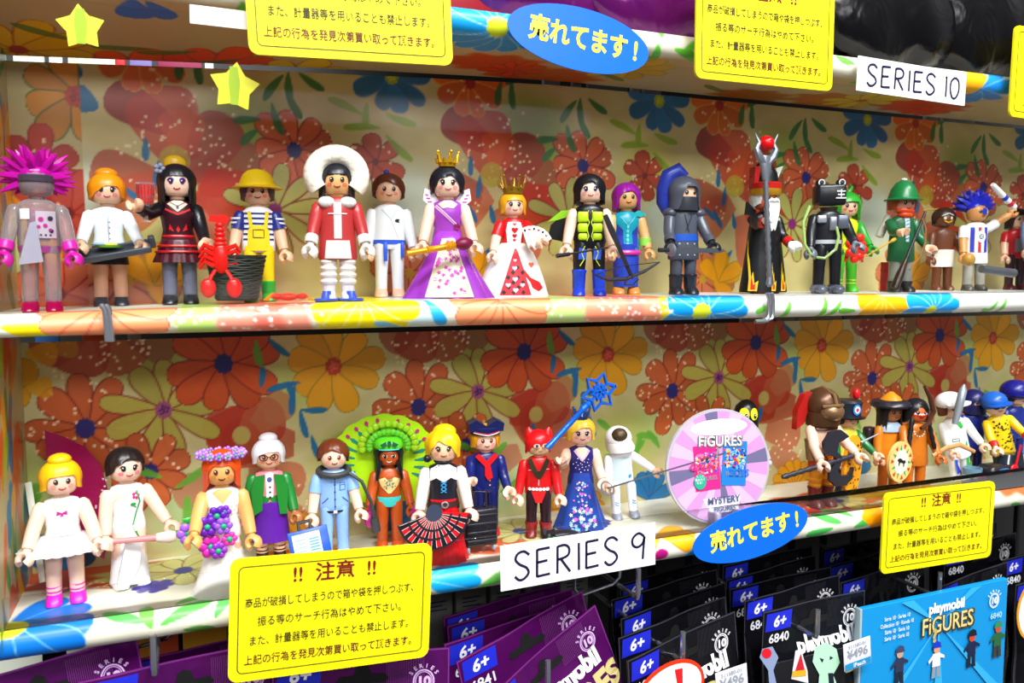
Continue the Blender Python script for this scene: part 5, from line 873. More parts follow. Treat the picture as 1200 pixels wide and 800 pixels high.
for a in list(range(-25, 85, 14))+list(range(98, 210, 14)):
    c_, s_ = math.cos(R_(a)), math.sin(R_(a)); b = MB(); q0 = Vector((bw_.x+2.0*c_, bw_.z+.3+1.85*s_)); q1 = Vector((bw_.x+2.95*c_, bw_.z+.3+2.75*s_)); n_ = Vector((-s_, c_))
    b.dpoly([tuple(q0-n_*.05), tuple(q0.lerp(q1, .7)-n_*.13), tuple(q1), tuple(q0.lerp(q1, .7)+n_*.13), tuple(q0+n_*.05)], sf_, .03); f.b('feather_barb', ink('1c8878'), b, fo); b = MB(); b.ddisc(bw_.x+3.1*c_, bw_.z+.3+2.9*s_, .17, .13, sf_, .05, 8, R_(a)); f.b('feather_eye', ink('c42070'), b, fo)
for i in range(15):
    a = R_(-10+200*i/14); c_ = Vector((1.6*math.cos(a), .2, HC+.5+1.3*math.sin(a))); b = MB(); b.ball(c_, (.24, .12, .24), 10, 6); f.b('headdress_pearl', glassy('c0f030', .05, .5), b)
    b = MB(); b.ball(Vector((1.15*math.cos(a), .0, HC+.5+.85*math.sin(a))), (.2, .14, .2), 8, 6); f.b('headdress_pearl', glassy('80e840', .05, .5), b)
b = MB(); b.loft([(HC+.42, .86, .86, 0, .05), (HC+.6, .9, .9, 0, .05), (HC+.9, .78, .78, 0, .1), (HC+1.05, .5, .5, 0, .1)], 22); cp = f.b('headdress_cap', mat('58c828', .15), b); f.pr('cap_gem', '145838', polys=[[(-.55, HC+.75), (-.2, HC+.95), (-.15, HC+.7), (-.4, HC+.6)], [(.55, HC+.75), (.2, HC+.95), (.15, HC+.7), (.4, HC+.6)]], discs=[(0, HC+.8, .13, .2)], par=cp, surf=lambda x, z: -.88); f.pr('cap_band', '48d0c0', lines=[(.08, [(-.6, HC+.45), (.6, HC+.45)])], par=cp, surf=lambda x, z: .05-.95*math.sqrt(max(0, 1-x*x/.92)))
for q in (-1, 1):
    b = MB(); b.tube([(q*.6, -.6, HC-.2), (q*.7, -.65, HC-.8), (q*.8, -.65, HC-1.5)], [.16, .15, .1], 8); f.b('braid', '16161c', b)
    t = acc('maraca', f.w((q*1.75 if q > 0 else -1.3, -1.0, 2.5 if q > 0 else 2.3)), 'pink maraca in the carnival dancer '+('hand beside the flamenco lady' if q > 0 else 'hand beside the nurse'), 'maraca', 'pink maracas'); b = MB(); b.ball((0, 0, 0), (.38, .38, .5)); b.tube([(0, 0, .3), (.05, 0, .9)], .1, 6); b.build('rattle', glassy('d82ca0', .1, .3), t)
# flamenco
f = Fig('flamenco_figure', 520, 655, 503, 'blonde toy flamenco lady in red flounced skirt and black corset holding a fan', H=7.2)
f.torso('20202c', 'f').skirt('d8101c', 0, 3.5, 1.35, .8, (12, .05), .75, 'flounced_skirt', mid=1.5).head('f8c8a4', eye='3a3a18', mouth='a83818', cheek='f4a070', lash='20201a').hair('f4c010', [(-180, -.6), (-90, -.5), (-56, -.3), (-36, .1), (-20, .45), (20, .2), (44, -.2), (60, -.5), (100, -.5), (180, -.6)], strands=8, amp=.04, bun=(.1, .4, .7, (.6, .5, .4))).arms('fbeee6', 'f8d0b8', L=(12, 8), R=(14, 8)); f.pr('blouse_top', 'fcefe8', polys=[[(-.78, 4.5), (-.4, 4.75), (0, 4.5), (.4, 4.75), (.78, 4.5), (.7, 5.2), (.3, 5.42), (-.3, 5.42), (-.7, 5.2)]]); f.ring('choker', '1a1a22', 5.58, .42, .1); f.pr('corset_lace', '38a8e8', lines=[(.06, [(-.15, 3.9+.22*k), (.15, 4.1+.22*k)]) for k in range(3)]+[(.06, [(.15, 3.9+.22*k), (-.15, 4.1+.22*k)]) for k in range(3)], eps=.05)
b = MB(); b.loft([(3.1, .92, .66), (3.4, .84, .58)], 20); f.b('belt', '38201c', b); b = MB(); b.tube([(.16*math.cos(a)+.05, -.68, 3.25+.16*math.sin(a)) for a in [2*math.pi*i/12 for i in range(13)]], .05, 6); f.b('belt_buckle', mat('d8dce0', .2, .8), b); b = MB(); b.ball((-.8, -.3, HC-.5), .2, 7, 5); f.b('hair_flower', '1a1a24', b)
fp = at(510, 606, 42.0); t = acc('folding_fan', fp, 'open red and black folding fan held by the flamenco lady', 'fan'); b = MB()
for i in range(18):
    a0, a1 = R_(-165+i*8.8), R_(-165+(i+1)*8.8); hub = (-.1, .3)
    pl = [(hub[0]+r*math.cos(a), hub[1]+r*math.sin(a)) for r, a in ((.45, a0), (2.1, a0), (2.1, a1), (.45, a1))]; b = MB(); b.prism(pl, -.03-.05*(i % 2), .03-.05*(i % 2)); o = b.build('fan_blade', mat('d01820' if i % 2 else '1c1c28'), t)
    b = MB(); b.dline([(hub[0]+.5*math.cos(a0), hub[1]+.5*math.sin(a0)), (hub[0]+2.05*math.cos(a0), hub[1]+2.05*math.sin(a0))], .025, lambda x, z: -.1, .01); b.build('fan_rib', ink('e8e0e0'), o)
for r_, c_ in ((1.0, '1c1c28'), (1.5, '1c1c28'), (2.04, '1c1c28')): b = MB(); b.dline([(-.1+r_*math.cos(R_(a)), .3+r_*math.sin(R_(a))) for a in range(-165, -5, 6)], .12, lambda x, z: -.1, .02); b.build('fan_band', ink(c_), t)
b = MB(); b.ddisc(-.1, .3, .48, .48, lambda x, z: -.1, .02); b.build('fan_hub', mat('3a4458'), t)
# stewardess
f = Fig('stewardess_figure', 569, 625, 497, 'toy stewardess in navy uniform and cap with red scarf', H=7.2, yaw=6)
f.legs('141c5c', 'c81820').torso('16206a').head(SKL, eye='6a2018', mouth='901820', cheek='f4a08c').hair('f0a818', E_(.3, -.5, -.5)).arms('16206a', SKL, L=(8, 44), R=(10, 8), bend=40); b = MB(); b.loft([(HC+.35, .9, .9, 0, .05), (HC+.7, .95, .92, 0, .05), (HC+.75, .93, .85, 0, .05)], 22); b.prism([(-.98, .55), (.98, .55), (1.05, 1.0), (.6, 1.22), (0, .85), (-.6, 1.22), (-1.05, 1.0)], -.55, .6, 0, HC); h_ = f.b('cap', '141c54', b); f.pr('cap_stripe', 'f0e8f0', lines=[(.06, [(-.8, HC+.5), (0, HC+.38), (.8, HC+.5)])], par=h_, surf=lambda x, z: .05-.93*math.sqrt(max(.02, 1-x*x/.86))); f.pr('cap_stripe_red', 'd02030', lines=[(.05, [(-.8, HC+.58), (0, HC+.46), (.8, HC+.58)])], par=h_, surf=lambda x, z: .05-.93*math.sqrt(max(.02, 1-x*x/.86)))
b = MB(); b.prism([(-.75, 5.3), (0, 4.5), (.75, 5.3), (.5, 5.5), (0, 5.0), (-.5, 5.5)], -.66, -.5); b.prism([(-.15, 4.7), (.2, 4.75), (.3, 4.3), (.35, 3.9), (.05, 3.75), (-.15, 4.1)], -.72, -.6); f.b('red_scarf', 'd81820', b); f.pr('coat_button', 'e8c040', discs=[(.2, 3.4, .05), (.2, 3.7, .05)], eps=.04)
t = acc('trolley_suitcase', at(562, 618, 43.8), 'black toy trolley suitcase standing between flamenco lady and stewardess', 'suitcase'); t.location.z = (ZL+EYE)*U; b = MB(); b.box((0, 0, 1.55), (2.0, .9, 2.2), .15); b.build('case_body', mat('1c1c24'), t)
for k in range(4): b = MB(); b.box((0, -.45, .8+.5*k), (1.8, .1, .14), .04); b.build('case_rib', mat('26262f'), t)
b = MB(); b.tube([(-.4, 0, 2.6), (-.4, 0, 3.6), (.4, 0, 3.6), (.4, 0, 2.6)], .09, 8); b.build('pull_handle', mat('2a2a34'), t)
for q in (-1, 1): b = MB(); b.ball((q*.8, -.2, .25), (.14, .25, .25)); b.build('wheel', mat('9a9ca6'), t)
# cat woman
f = Fig('cat_mask_figure', 631, 627, 503, 'toy figure in red cat-eared mask and red jacket with white belt', H=7.2, yaw=-4)
f.legs('2a1820', '7a1418', boot=.9, bootcol='8a1c20').torso('d8181c', 'm').head('f0c89c', eye='1c2c4c', mouth='d08868', turn=10).arms('d8181c', SKL, L=(12, 6), R=(12, 8))
f.hair('dc1018', [(-180, -.7), (-90, -.6), (-58, -.4), (-40, -.1), (-14, -.12), (0, .0), (14, -.12), (40, -.1), (58, -.4), (90, -.6), (180, -.7)], a=.86, b_=.84, c=.8, amp=0, name='cat_mask')
sm = f.hf; f.pr('mask_opening', 'f4d0a8', discs=[(q*.26, HC+.03, .2, .13) for q in (-1, 1)], par=f.H, surf=lambda x, z: min(sm(x, z), -.74)-.02, eps=.04); f.pr('mask_eye', '1c3c70', discs=[(q*.26, HC+.03, .09, .1) for q in (-1, 1)], par=f.H, surf=lambda x, z: min(sm(x, z), -.74)-.02, eps=.07)
for q in (-1, 1): b = MB(); b.loft([(HC+.35, .4, .3, q*.46, .1), (HC+.8, .26, .2, q*.56, .1), (HC+1.02, .05, .05, q*.62, .1)], 10); f.b('cat_ear', 'dc1018', b)
b = MB(); b.prism([(-.5, 5.5), (-.1, 4.6), (.1, 4.6), (.5, 5.5), (.75, 5.3), (.3, 4.3), (.05, 4.0), (-.3, 4.3), (-.75, 5.3)], -.62, -.5); f.b('dark_collar', '3a3424', b); f.pr('zip', 'd8dce0', lines=[(.05, [(0, 3.6), (.02, 4.3)]), (.05, [(-.7, 4.6), (-.3, 4.7)]), (.05, [(.7, 4.7), (.3, 4.7)])]); f.pr('belt_stud', 'f4f4f4', discs=[(-.6+.24*k, 3.35, .12, .12) for k in range(6)], eps=.05); f.pr('red_trunks', 'd8181c', polys=[[(-.5, 3.2), (.5, 3.2), (.2, 2.4), (-.2, 2.4)]], surf=lambda x, z: -.53)
t = acc('black_cat', at(660, 622, 42.7), 'small black toy cat lying behind the clear lip, green eyes', 'cat'); t.location.z = (ZL+EYE)*U; BK = mat('201e26')
b = MB(); b.loft([(-1.3, .1, .1, 0, 0), (-1.2, .45, .42), (-.3, .55, .5), (.5, .5, .5), (1.0, .25, .25)], 14); b.v = [(z, y, x+.55) for x, y, z in b.v]; b.f = [q_[::-1] for q_ in b.f]; b.build('cat_body', BK, t)
b = MB(); b.ball((-1.1, -.35, .85), (.45, .4, .42)); b.tube([(-1.4, -.35, 1.1), (-1.5, -.35, 1.5)], [.2, .03], 6); b.tube([(-.85, -.35, 1.1), (-.75, -.35, 1.5)], [.2, .03], 6); h_ = b.build('cat_head', BK, t)
for q in (-1, 1): b = MB(); b.ball((-1.1+q*.17, -.72, .92), (.1, .05, .07), 8, 5); b.build('cat_eye', mat('40d060'), h_)
b = MB(); b.tube([(-.9, -.4, .2), (-1.0, -.8, .1)], .15, 6); b.tube([(-.5, -.4, .2), (-.5, -.8, .1)], .15, 6); b.tube([(1.1, 0, .6), (1.6, -.2, .8), (1.9, -.3, .5)], [.14, .12, .08], 6); b.build('cat_paws_and_tail', BK, t)
# ice queen
f = Fig('ice_queen_figure', 680, 617, 489, 'blonde toy ice queen in blue star gown with small silver crown', H=7.2, yaw=4)
f.torso('24246c', 'f').skirt('24449c', 0, 3.7, 1.75, .72, (8, .05), .65, 'gown', mid=1.3).head(SKL, eye='10182c', cheek='f09090', mouth='c82040', lash='10182c').hair('f4c83c', E_(.38, -.5, -.5, .15), strands=16).arms('f4f0f4', SKL, sleeve='none', skin=SKL, L=(26, 60), R=(14, 4), bend=50); crown(f, HC+.75, .48, .7, '48609c', 5, .6)
f.pr('neckline', SKL, polys=[[(-.45, 5.25), (0, 4.6), (.45, 5.25), (.2, 5.4), (-.2, 5.4)]]); f.pr('pink_edging', 'e8a8d8', lines=[(.1, [(-.5, 5.2), (0, 4.55), (.5, 5.2)])], eps=.04); f.pr('sparkle', 'e8ecfa', discs=[(.6*math.cos(k*2.4)*math.sqrt(k/20), 4.3+.6*math.sin(k*2.4)*math.sqrt(k/20), .035) for k in range(20)]); f.pr('waist_panel', '1c3c98', polys=[[(-.3, 3.2), (0, 3.0), (.3, 3.2), (0, 3.8)]], eps=.04)
rr = random.Random(8); gf = lambda x, z: f.skf(x, z)*1.05-.02; bs_ = [MB(), MB(), MB()]
for i in range(80):
    z = .15+3.0*rr.random(); x = (rr.random()*2-1)*(1.0-.22*z); r = .09 if z > 1.5 else .15
    bs_[i % 3].dpoly([(x+(r if k % 2 else r*.45)*math.cos(k*.628), z+(r if k % 2 else r*.45)*math.sin(k*.628)) for k in range(10)], gf, .03+.02*(i % 3))
for q_, c_, n_ in zip(bs_, ('f4f4fc', 'e060d0', '8ac4f4'), ('white_star_print', 'pink_star_print', 'pale_blue_star_print')): f.b(n_, ink(c_), q_, f.SK)
WB = mat('1c68d8', .15, .3); t, d = stick('star_wand', (641, 525), (691, 471), 42.9, 'bright blue wand with six-pointed star across the ice queen', 'wand', [('wand_rod', WB, [(0, .2), (.1, .2), (.12, .17), (.8, .17), (.85, .26), (.9, .2), (.95, .26), (1, .14)])], None)
c_ = at(702, 459, 42.9)-at(641, 525, 42.9); b = MB(); N = 12; outer = [((1.15 if k % 2 == 0 else .68)*math.cos(k*math.pi/6+.26), (1.15 if k % 2 == 0 else .68)*math.sin(k*math.pi/6+.26)) for k in range(12)]
b.tube([(c_.x+x, 0, c_.z+z) for x, z in outer+outer[:1]], .13, 6); b.tube([(c_.x+x*.42, 0, c_.z+z*.42) for x, z in outer+outer[:1]], .13, 6)
for k in range(0, 12, 2): b.tube([(c_.x+outer[k+1][0], 0, c_.z+outer[k+1][1]), (c_.x, 0, c_.z)], .1, 6)
b.build('wand_star', WB, t)
# fencer
f = Fig('fencer_figure', 733, 606, 499, 'toy fencer in white suit and white helmet with dark mesh, grey shoes', H=7.3, lean=-6, yaw=12)
f.legs('f2f4f8', '8a90a0', sp=.7).torso('eef2f6').head('5a3020', face=False).arms('f2f4f8', SK, L=(10, 20), R=(44, 6)); f.pr('back_panel', 'c4d8e0', polys=[[(-.7, 3.0), (.7, 3.0), (.75, 5.0), (-.75, 5.0)]]); f.pr('blue_label', '2090d0', polys=[[(.4, 3.3), (.65, 3.35), (.65, 3.6), (.4, 3.55)]], eps=.05)
for l in f.L: q = -1 if l is f.L[0] else 1; f.pr('leg_stripe', '38a0d8', lines=[(.07, [(q*.7-.15, 1.5), (q*.7+.15, 1.35)]), (.07, [(q*.7-.15, 1.3), (q*.7+.15, 1.15)])], par=l, surf=lambda x, z: -.44)
b = MB(); b.ball((0, 0, HC+.15), (.98, .95, .9), 22, 14); b.loft([(HC-.75, 1.0, .95, .1, -.05), (HC-.55, 1.05, 1.0, .1, -.05), (HC-.1, .96, .94)], 22); h_ = f.b('helmet', 'f4f4f6', b); b = MB(); b.ball((-.05, -.55, HC+.45), (.6, .5, .55), 18, 12); f.b('mesh_visor', mat('4a3a24', .4, .2, bump=1), b, h_)
t = acc('fencing_foil', at(712, 572, 43.0), 'thin grey fencing foil stretching right from the white fencer', 'foil'); q_ = at(850, 530, 43.0)-at(712, 572, 43.0); b = MB(); b.tube([(0, 0, 0), q_], [.06, .03], 6); b.build('foil_blade', mat('70727c', .3, .6), t); b = MB(); b.tube([(.4*math.cos(a), .3*math.sin(a), .35*math.sin(a)) for a in [2*math.pi*i/14 for i in range(15)]], .07, 6); b.build('hand_guard', mat('8c909a', .3, .6), t)
# round sign on stand
dc = at(843, 546, 43.0); RW = abs(at(903, 546, 43).x-at(783, 546, 43).x)/2; RH = (at(843, 480, 43).z-at(843, 612, 43).z)/2
t = acc('round_display_sign', dc, 'round clear acrylic sign showing pink and blue packets, standing on the lower shelf', 'sign', rot=(R_(-6), 0, 0))
def ell(rx, rz, n=40, cx=0, cz=0, a0=0, a1=360): return [(cx+rx*math.cos(R_(a0+(a1-a0)*i/n)), cz+rz*math.sin(R_(a0+(a1-a0)*i/n))) for i in range(n)]
b = MB(); b.prism(ell(RW, RH), 0, .22); b.build('acrylic_disc', glassy('e8e4f0', .05, .5), t)
b = MB(); b.dpoly(ell(RW*.96, RH*.96), flat0, .02); b.build('printed_disc', mat('c890c4', .35), t)
def sector(a0, a1): return [(0, 0)]+[(RW*.955*math.cos(R_(a0+(a1-a0)*i/6)), RH*.955*math.sin(R_(a0+(a1-a0)*i/6))) for i in range(7)]
for k, a in enumerate(range(0, 360, 30)): b = MB(); b.dpoly(sector(a, a+15), flat0, .03); b.build('ray_stripe', ink('6a6488' if k % 3 == 0 else 'e4b0dc'), t)
b = MB(); b.dpoly(ell(RW*.55, RH*.14, 24, .1, RH*.68), flat0, .04); b.build('white_cloud', ink('f6f2fa'), t); b = MB(); b.dpoly([(-1.4, -2.0), (1.5, -2.0), (1.3, -3.0), (-.8, -3.0)], flat0, .045); b.build('white_cloud', ink('f6f2fa'), t)
rr = random.Random(12)
for (x, z, rot, col, s2, wd) in ((-1.0, .05, .03, 'e82080', 'f070a8', 1.9), (1.15, .15, -.1, '1c78d0', '58b4f0', 1.9)):
    c0, s0 = math.cos(rot), math.sin(rot); tr = lambda u, v: (x+u*c0-v*s0, z+u*s0+v*c0); b = MB(); b.dpoly([tr(-wd/2, -1.5), tr(wd/2, -1.5), tr(wd/2, 1.4), tr(-wd/2, 1.4)], flat0, .06); o = b.build('packet_print', ink(col), t)
    cols = ['f4e8e0', '20243c', 'e83038', 'f0c020', '3050c0', s2]
    for ci, cc in enumerate(cols):
        b = MB()
        for i in range(26): u, v = (rr.random()-.5)*wd*.85, -.35+rr.random()*1.2; b.ddisc(*tr(u, v), .05+.09*rr.random(), .05+.09*rr.random(), flat0, .07+.004*ci, 6)
        b.build('figure_print', ink(cc), o)
    text('FiGURES', .38, ink('8a8a98'), o, *tr(0, -.75), eps=.11, bold=.02, rot=rot)
text('FiGURES', .95, ink('6c7080'), t, .1, RH*.42, eps=.10, bold=.05, rot=-.06, name='title_shadow'); text('FiGURES', .92, ink('f4ecc8'), t, .08, RH*.43, eps=.12, bold=.015, rot=-.06, name='title_lettering')
text('?', .9, ink('8c8c90'), t, -.2, RH*.24, eps=.13, bold=.03); text('GIRLS', .62, ink('e82080'), t, -1.55, .05, eps=.14, bold=.03, rot=-.1); text('BOYS', .62, ink('2070d0'), t, 1.45, -.55, eps=.14, bold=.03, rot=-.12)
text('MYSTERY', .6, ink('4a5078'), t, .15, -2.2, eps=.14, bold=.03); text('FIGURES', .45, ink('6a7098'), t, .2, -2.75, eps=.14, bold=.02)
b = MB(); b.dpoly(ell(.45, .5, 20, -1.6, -.85), flat0, .13); b.build('green_badge', ink('20a888'), t); text('もっと\n集めたく\nなる！', .2, ink('f4fffa'), t, -1.6, -.72, eps=.15)
b = MB(); b.box((-.9, -.2, -3.2), (.3, 1.6, .8), .08); b.box((.9, -.2, -3.2), (.3, 1.6, .8), .08); b.build('stand_foot', glassy('e0e0ee', .05, .6), t)
# black ghost figure
f = Fig('black_bird_figure', 872, 586, 468, 'tall black toy figure with big yellow eyes behind the round sign', H=7.6, yaw=10); BKM = '101014'
sec = [(0, .95, .8), (.2, 1.05, .9), (2.5, 1.1, .9), (4.5, 1.05, .85), (5.6, .9, .8), (6.6, .95, .85), (7.2, .8, .72), (7.6, .4, .35), (7.7, .05, .05)]; b = MB(); b.loft(sec, 24); B_ = f.b('body', BKM, b); sf_ = Fig.surf_of(sec)
f.pr('yellow_eye', 'f0e828', discs=[(-.36, 6.7, .34, .48), (.36, 6.7, .3, .46)], par=B_, surf=sf_); f.pr('pupil', '101014', discs=[(-.24, 6.55, .12, .2), (.42, 6.55, .11, .2)], par=B_, surf=sf_, eps=.05); f.pr('pupil_glint', 'f8f8f8', discs=[(-.22, 6.62, .05), (.44, 6.62, .05)], par=B_, surf=sf_, eps=.08); f.pr('yellow_mouth', 'f0d820', discs=[(.1, 6.0, .17, .22)], par=B_, surf=sf_, eps=.04)
for q in (-1, 1): b = MB(); b.tube([(q*.9, 0, 4.6), (q*1.4, -.2, 3.8), (q*1.6, -.4, 3.2)], [.3, .28, .22], 10); b.ball((q*1.65, -.45, 2.95), .25, 8, 6); f.b('arm', BKM if q < 0 else 'c8ccd4', b)
# gladiator
BZ = mat('5a3a24', .3, .4)
f = Fig('gladiator_figure', 961, 592, 458, 'toy gladiator in bronze visored helmet with leopard cloth and brown boots', H=7.3, yaw=36)
f.legs('e8901c', '6a2018', boot=1.2, bootcol='6a2420').torso('f4c8ac').head(SK, face=False).arms(SKL, SKL, sleeve='none', L=(10, 30), R=(10, 40)); f.pr('leopard_cloth', 'f08a1c', polys=[[(-.9, 3.0), (.9, 3.0), (.9, 3.9), (.9, 5.2), (.5, 5.3), (-.3, 4.0), (-.9, 3.7)]]); f.pr('leopard_spot', '2a1810', discs=[(.8*math.cos(k*2.4)*math.sqrt(k/26), 3.5+.5*math.sin(k*2.4)*math.sqrt(k/26), .05) for k in range(26)]+[(.3+.1*k, 4.3+.2*k, .05) for k in range(5)], eps=.05)
b = MB(); b.loft([(2.6, .99, .6), (3.1, 1.0, .62)], 20); f.b('orange_belt', 'e84c14', b)
for l in f.L: q = -1 if l is f.L[0] else 1; [f.b('leg_wrap', 'f0a020', MB().loft([(z, .43, .46, q*.5), (z+.12, .43, .46, q*.5)], 12), l) for z in (1.4, 1.75)]
b = MB(); b.ball((0, .1, HC+.15), (1.0, 1.05, 1.0), 22, 14); b.loft([(HC-1.0, .95, .9, 0, .05), (HC-.6, 1.0, 1.0, 0, .05), (HC-.2, .98, 1.0, 0, .1)], 22); h_ = f.b('helmet', BZ, b)
b = MB(); b.ball((0, -.62, HC-.15), (.74, .66, .56), 18, 12); f.b('face_guard', mat('8a6a4a', .3, .5), b, h_); b = MB(); [b.ball((q*.28+dx, -1.22+abs(q*.28+dx)*.5, HC-.12+dz), (.085, .05, .085), 7, 5) for q in (-1, 1) for dx, dz in ((-.1, .1), (.1, .1), (-.1, -.13), (.1, -.13), (0, .0))]; f.b('visor_holes', '1a120c', b, h_); b = MB(); b.tube([(-.75, -.72, HC+.2), (0, -1.2, HC+.28), (.75, -.72, HC+.2)], .09, 6); b.tube([(0, -1.0, HC+.3), (0, -.8, HC+.85), (0, .1, HC+1.15), (0, 1.0, HC+.8)], .1, 6); f.b('helmet_ridge', mat('9a7a50', .3, .5), b, h_)
b = MB(); b.prism([(-.6, HC+.9), (-1.2, HC+.8), (-1.7, HC-.1), (-1.75, HC-1.2), (-1.2, HC-.9), (-.9, HC)], .2, .6); f.b('red_plume', 'a81c18', b); b = MB(); b.loft([(5.0, 1.1, .75), (5.3, .95, .7), (5.5, .6, .5)], 20); f.b('bronze_collar', mat('4a2e1e', .3, .4), b)
b = MB(); b.loft([(3.2, .42, .4, -1.2, -.5), (4.4, .42, .42, -1.05, -.15)], 12); f.b('arm_guard', mat('8a6440', .3, .5), b, f.A[0])
t, d = stick('double_axe', (917, 559), (1002, 533), 42.3, 'dark grey double-bladed axe held by the bronze-helmeted gladiator', 'axe', [('axe_handle', '30303a', [(i/20, .2 if i % 2 else .14) for i in range(21)])], None)
c_ = at(985, 538, 42.1)-at(917, 559, 42.3); b = MB(); b.prism([(-.3, .1), (-1.3, .5), (-1.4, 1.2), (-.9, 1.9), (.1, 2.0), (.8, 1.5), (.4, 1.3), (-.1, 1.1), (-.2, .5), (.2, .2), (.2, -.3), (-.1, -.8), (.2, -1.2), (.9, -1.2), (1.3, -.7), (1.2, -1.5), (.6, -1.9), (-.2, -1.9), (-.8, -1.4), (-.8, -.8), (-.4, -.3)], -.12, .12, c_.x, c_.z); b.build('axe_blade', mat('33323a', .3, .3), t)
lp = at(1000, 546, 42.7); t = acc('leopard_shield', lp, 'tall oval yellow leopard-spotted shield beside the double axe', 'shield', rot=(0, R_(6), R_(10))); b = MB(); b.prism(ell(.95, 2.15), 0, .25); b.build('shield_plate', mat('f2a01c'), t); b = MB(); rr = random.Random(3); [b.ddisc((rr.random()-.5)*1.5, (rr.random()-.5)*3.4, .06+.05*rr.random(), .04+.04*rr.random(), flat0, .02, 6, rr.random()*3) for i in range(60)]; b.build('leopard_spot', ink('2a1a0c'), t)
# shako soldier behind
f = Fig('shako_soldier_figure', 990, 578, 470, 'toy soldier in dark shako with red pompom and cockade behind the gladiator', H=7.6, yaw=30)
f.legs('20242c', '18181c').torso('e8dc50').head(SK).hair('1c1c24', E_()).arms('187038', SKL, L=(8, 10), R=(20, 40)); b = MB(); b.loft([(HC+.15, .95, .95), (HC+.6, .9, .9), (HC+1.2, 1.05, 1.0), (HC+1.35, .9, .85)], 22); h_ = f.b('shako', '1e2630', b); b = MB(); b.loft([(HC+.05, .9, .6, 0, -.7), (HC+.15, .95, .65, 0, -.7)], 18); f.b('shako_peak', '14181e', b, h_); b = MB(); b.ball((.3, -.5, HC+1.85), (.28, .28, .42)); f.b('red_pompom', 'd81420', b, h_)
for r_, c_, e_ in ((.34, '3080d0', .03), (.22, 'f0f0f4', .06), (.12, 'd02030', .09)): f.pr('cockade', c_, discs=[(0, HC+.75, r_, r_*1.2)], par=h_, surf=lambda x, z: -.98, eps=e_)
stick('thin_lance', (1005, 520), (1030, 508), 43.0, 'short pale blue blade sticking out beside the leopard shield', 'blade', [('blade', mat('a8b4c4', .3, .4), [(0, .1), (1, .03)])], None)
# rancher behind warrior
f = Fig('orange_coat_figure', 1040, 575, 466, 'toy figure in orange coat and broad dark hat with orange cone crown', H=7.3, yaw=30)
f.legs('b06018', '2a2018').torso('d8801c', 'long').head('b07040').hair('1a1a22', LONG).arms('d87c18', SK, L=(8, 6), R=(8, 6)); b = MB(); b.loft([(HC+.35, 1.35, 1.3), (HC+.5, 1.45, 1.35), (HC+.75, 1.3, 1.2), (HC+.85, .9, .9)], 24); f.b('hat_brim', '20202a', b); b = MB(); b.loft([(HC+.75, .8, .8), (HC+1.1, .5, .5), (HC+1.4, .12, .12)], 20); f.b('cone_crown', 'e08a1c', b); b = MB(); b.loft([(4.8, 1.05, .7), (5.3, .9, .62), (5.5, .5, .5)], 20); f.b('grey_collar', '9ab0c4', b); b = MB(); b.box((-1.2, .8, 4.2), (.9, .8, 1.6), .2); f.b('dark_backpack', '2c2228', b)
# braided warrior
NW = 'c0601c'
f = Fig('braided_warrior_figure', 1070, 577, 466, 'toy warrior with long black braids, red face paint and fringed orange clothes', H=7.3, yaw=20)
f.legs('c86a1c', 'd8481c').torso('c8701c', 'long').head('d06a30', eye='20100c', mouth='501408').arms('c8701c', NW, L=(10, 30), R=(10, 20)).hair('18181e', [(-180, -.9), (-90, -.8), (-52, -.5), (-30, .1), (0, .45), (30, .1), (52, -.5), (90, -.8), (180, -.9)], strands=20)
f.pr('white_paint', 'f0ece8', lines=[(.12, [(-.45, HC-.05), (0, HC-.1), (.45, HC-.05)])], par=f.H, surf=f.hf, eps=.012); f.pr('red_face_paint', 'c81c14', lines=[(.14, [(-.5, HC-.17), (0, HC-.22), (.5, HC-.17)])], par=f.H, surf=f.hf, eps=.018); f.pr('bead_necklace', 'f0ead8', discs=[(.4*math.sin(k*.5), 4.9-.4*math.cos(k*.5), .06) for k in range(-3, 4)])
for q in (-1, 1): b = MB(); pts = [(q*(.62+.05*k), -.55-.04*k, HC-.4-.28*k) for k in range(9)]; b.tube(pts, [.2 if k % 2 else .14 for k in range(9)], 8); f.b('braid', '18181e', b)
sp = at(1056, 541, 42.4); t = acc('round_hide_shield', sp, 'round cream shield with black bison and ring of red and green marks', 'shield', rot=(0, R_(8), R_(8))); b = MB(); b.prism(ell(1.3, 1.45), 0, .22); b.build('shield_plate', mat('ecc878'), t); b = MB(); b.dpoly(ell(.8, .9), flat0, .02); b.build('shield_centre', ink('e8ecd0'), t)
b = MB(); b2 = MB()
for k in range(14):
    a = 2*math.pi*k/14; (b2 if k % 2 else b).dpoly([((1.15 if k % 2 else .75)*math.cos(a-.13), (1.28 if k % 2 else .85)*math.sin(a-.13)), ((1.15 if k % 2 else .75)*math.cos(a+.13), (1.28 if k % 2 else .85)*math.sin(a+.13)), ((.85 if k % 2 else 1.15)*math.cos(a), (.95 if k % 2 else 1.28)*math.sin(a))], flat0, .03)
b.build('green_mark', ink('2c9c60'), t); b2.build('red_mark', ink('d02c20'), t); b = MB(); b.dpoly([(-.5, .1), (-.35, .25), (-.1, .25), (.15, .1), (.4, .15), (.5, -.05), (.35, -.1), (.35, -.35), (.25, -.35), (.2, -.1), (-.15, -.05), (-.2, -.3), (-.3, -.3), (-.32, 0)], flat0, .04); b.build('bison_print', ink('1a1a20'), t)
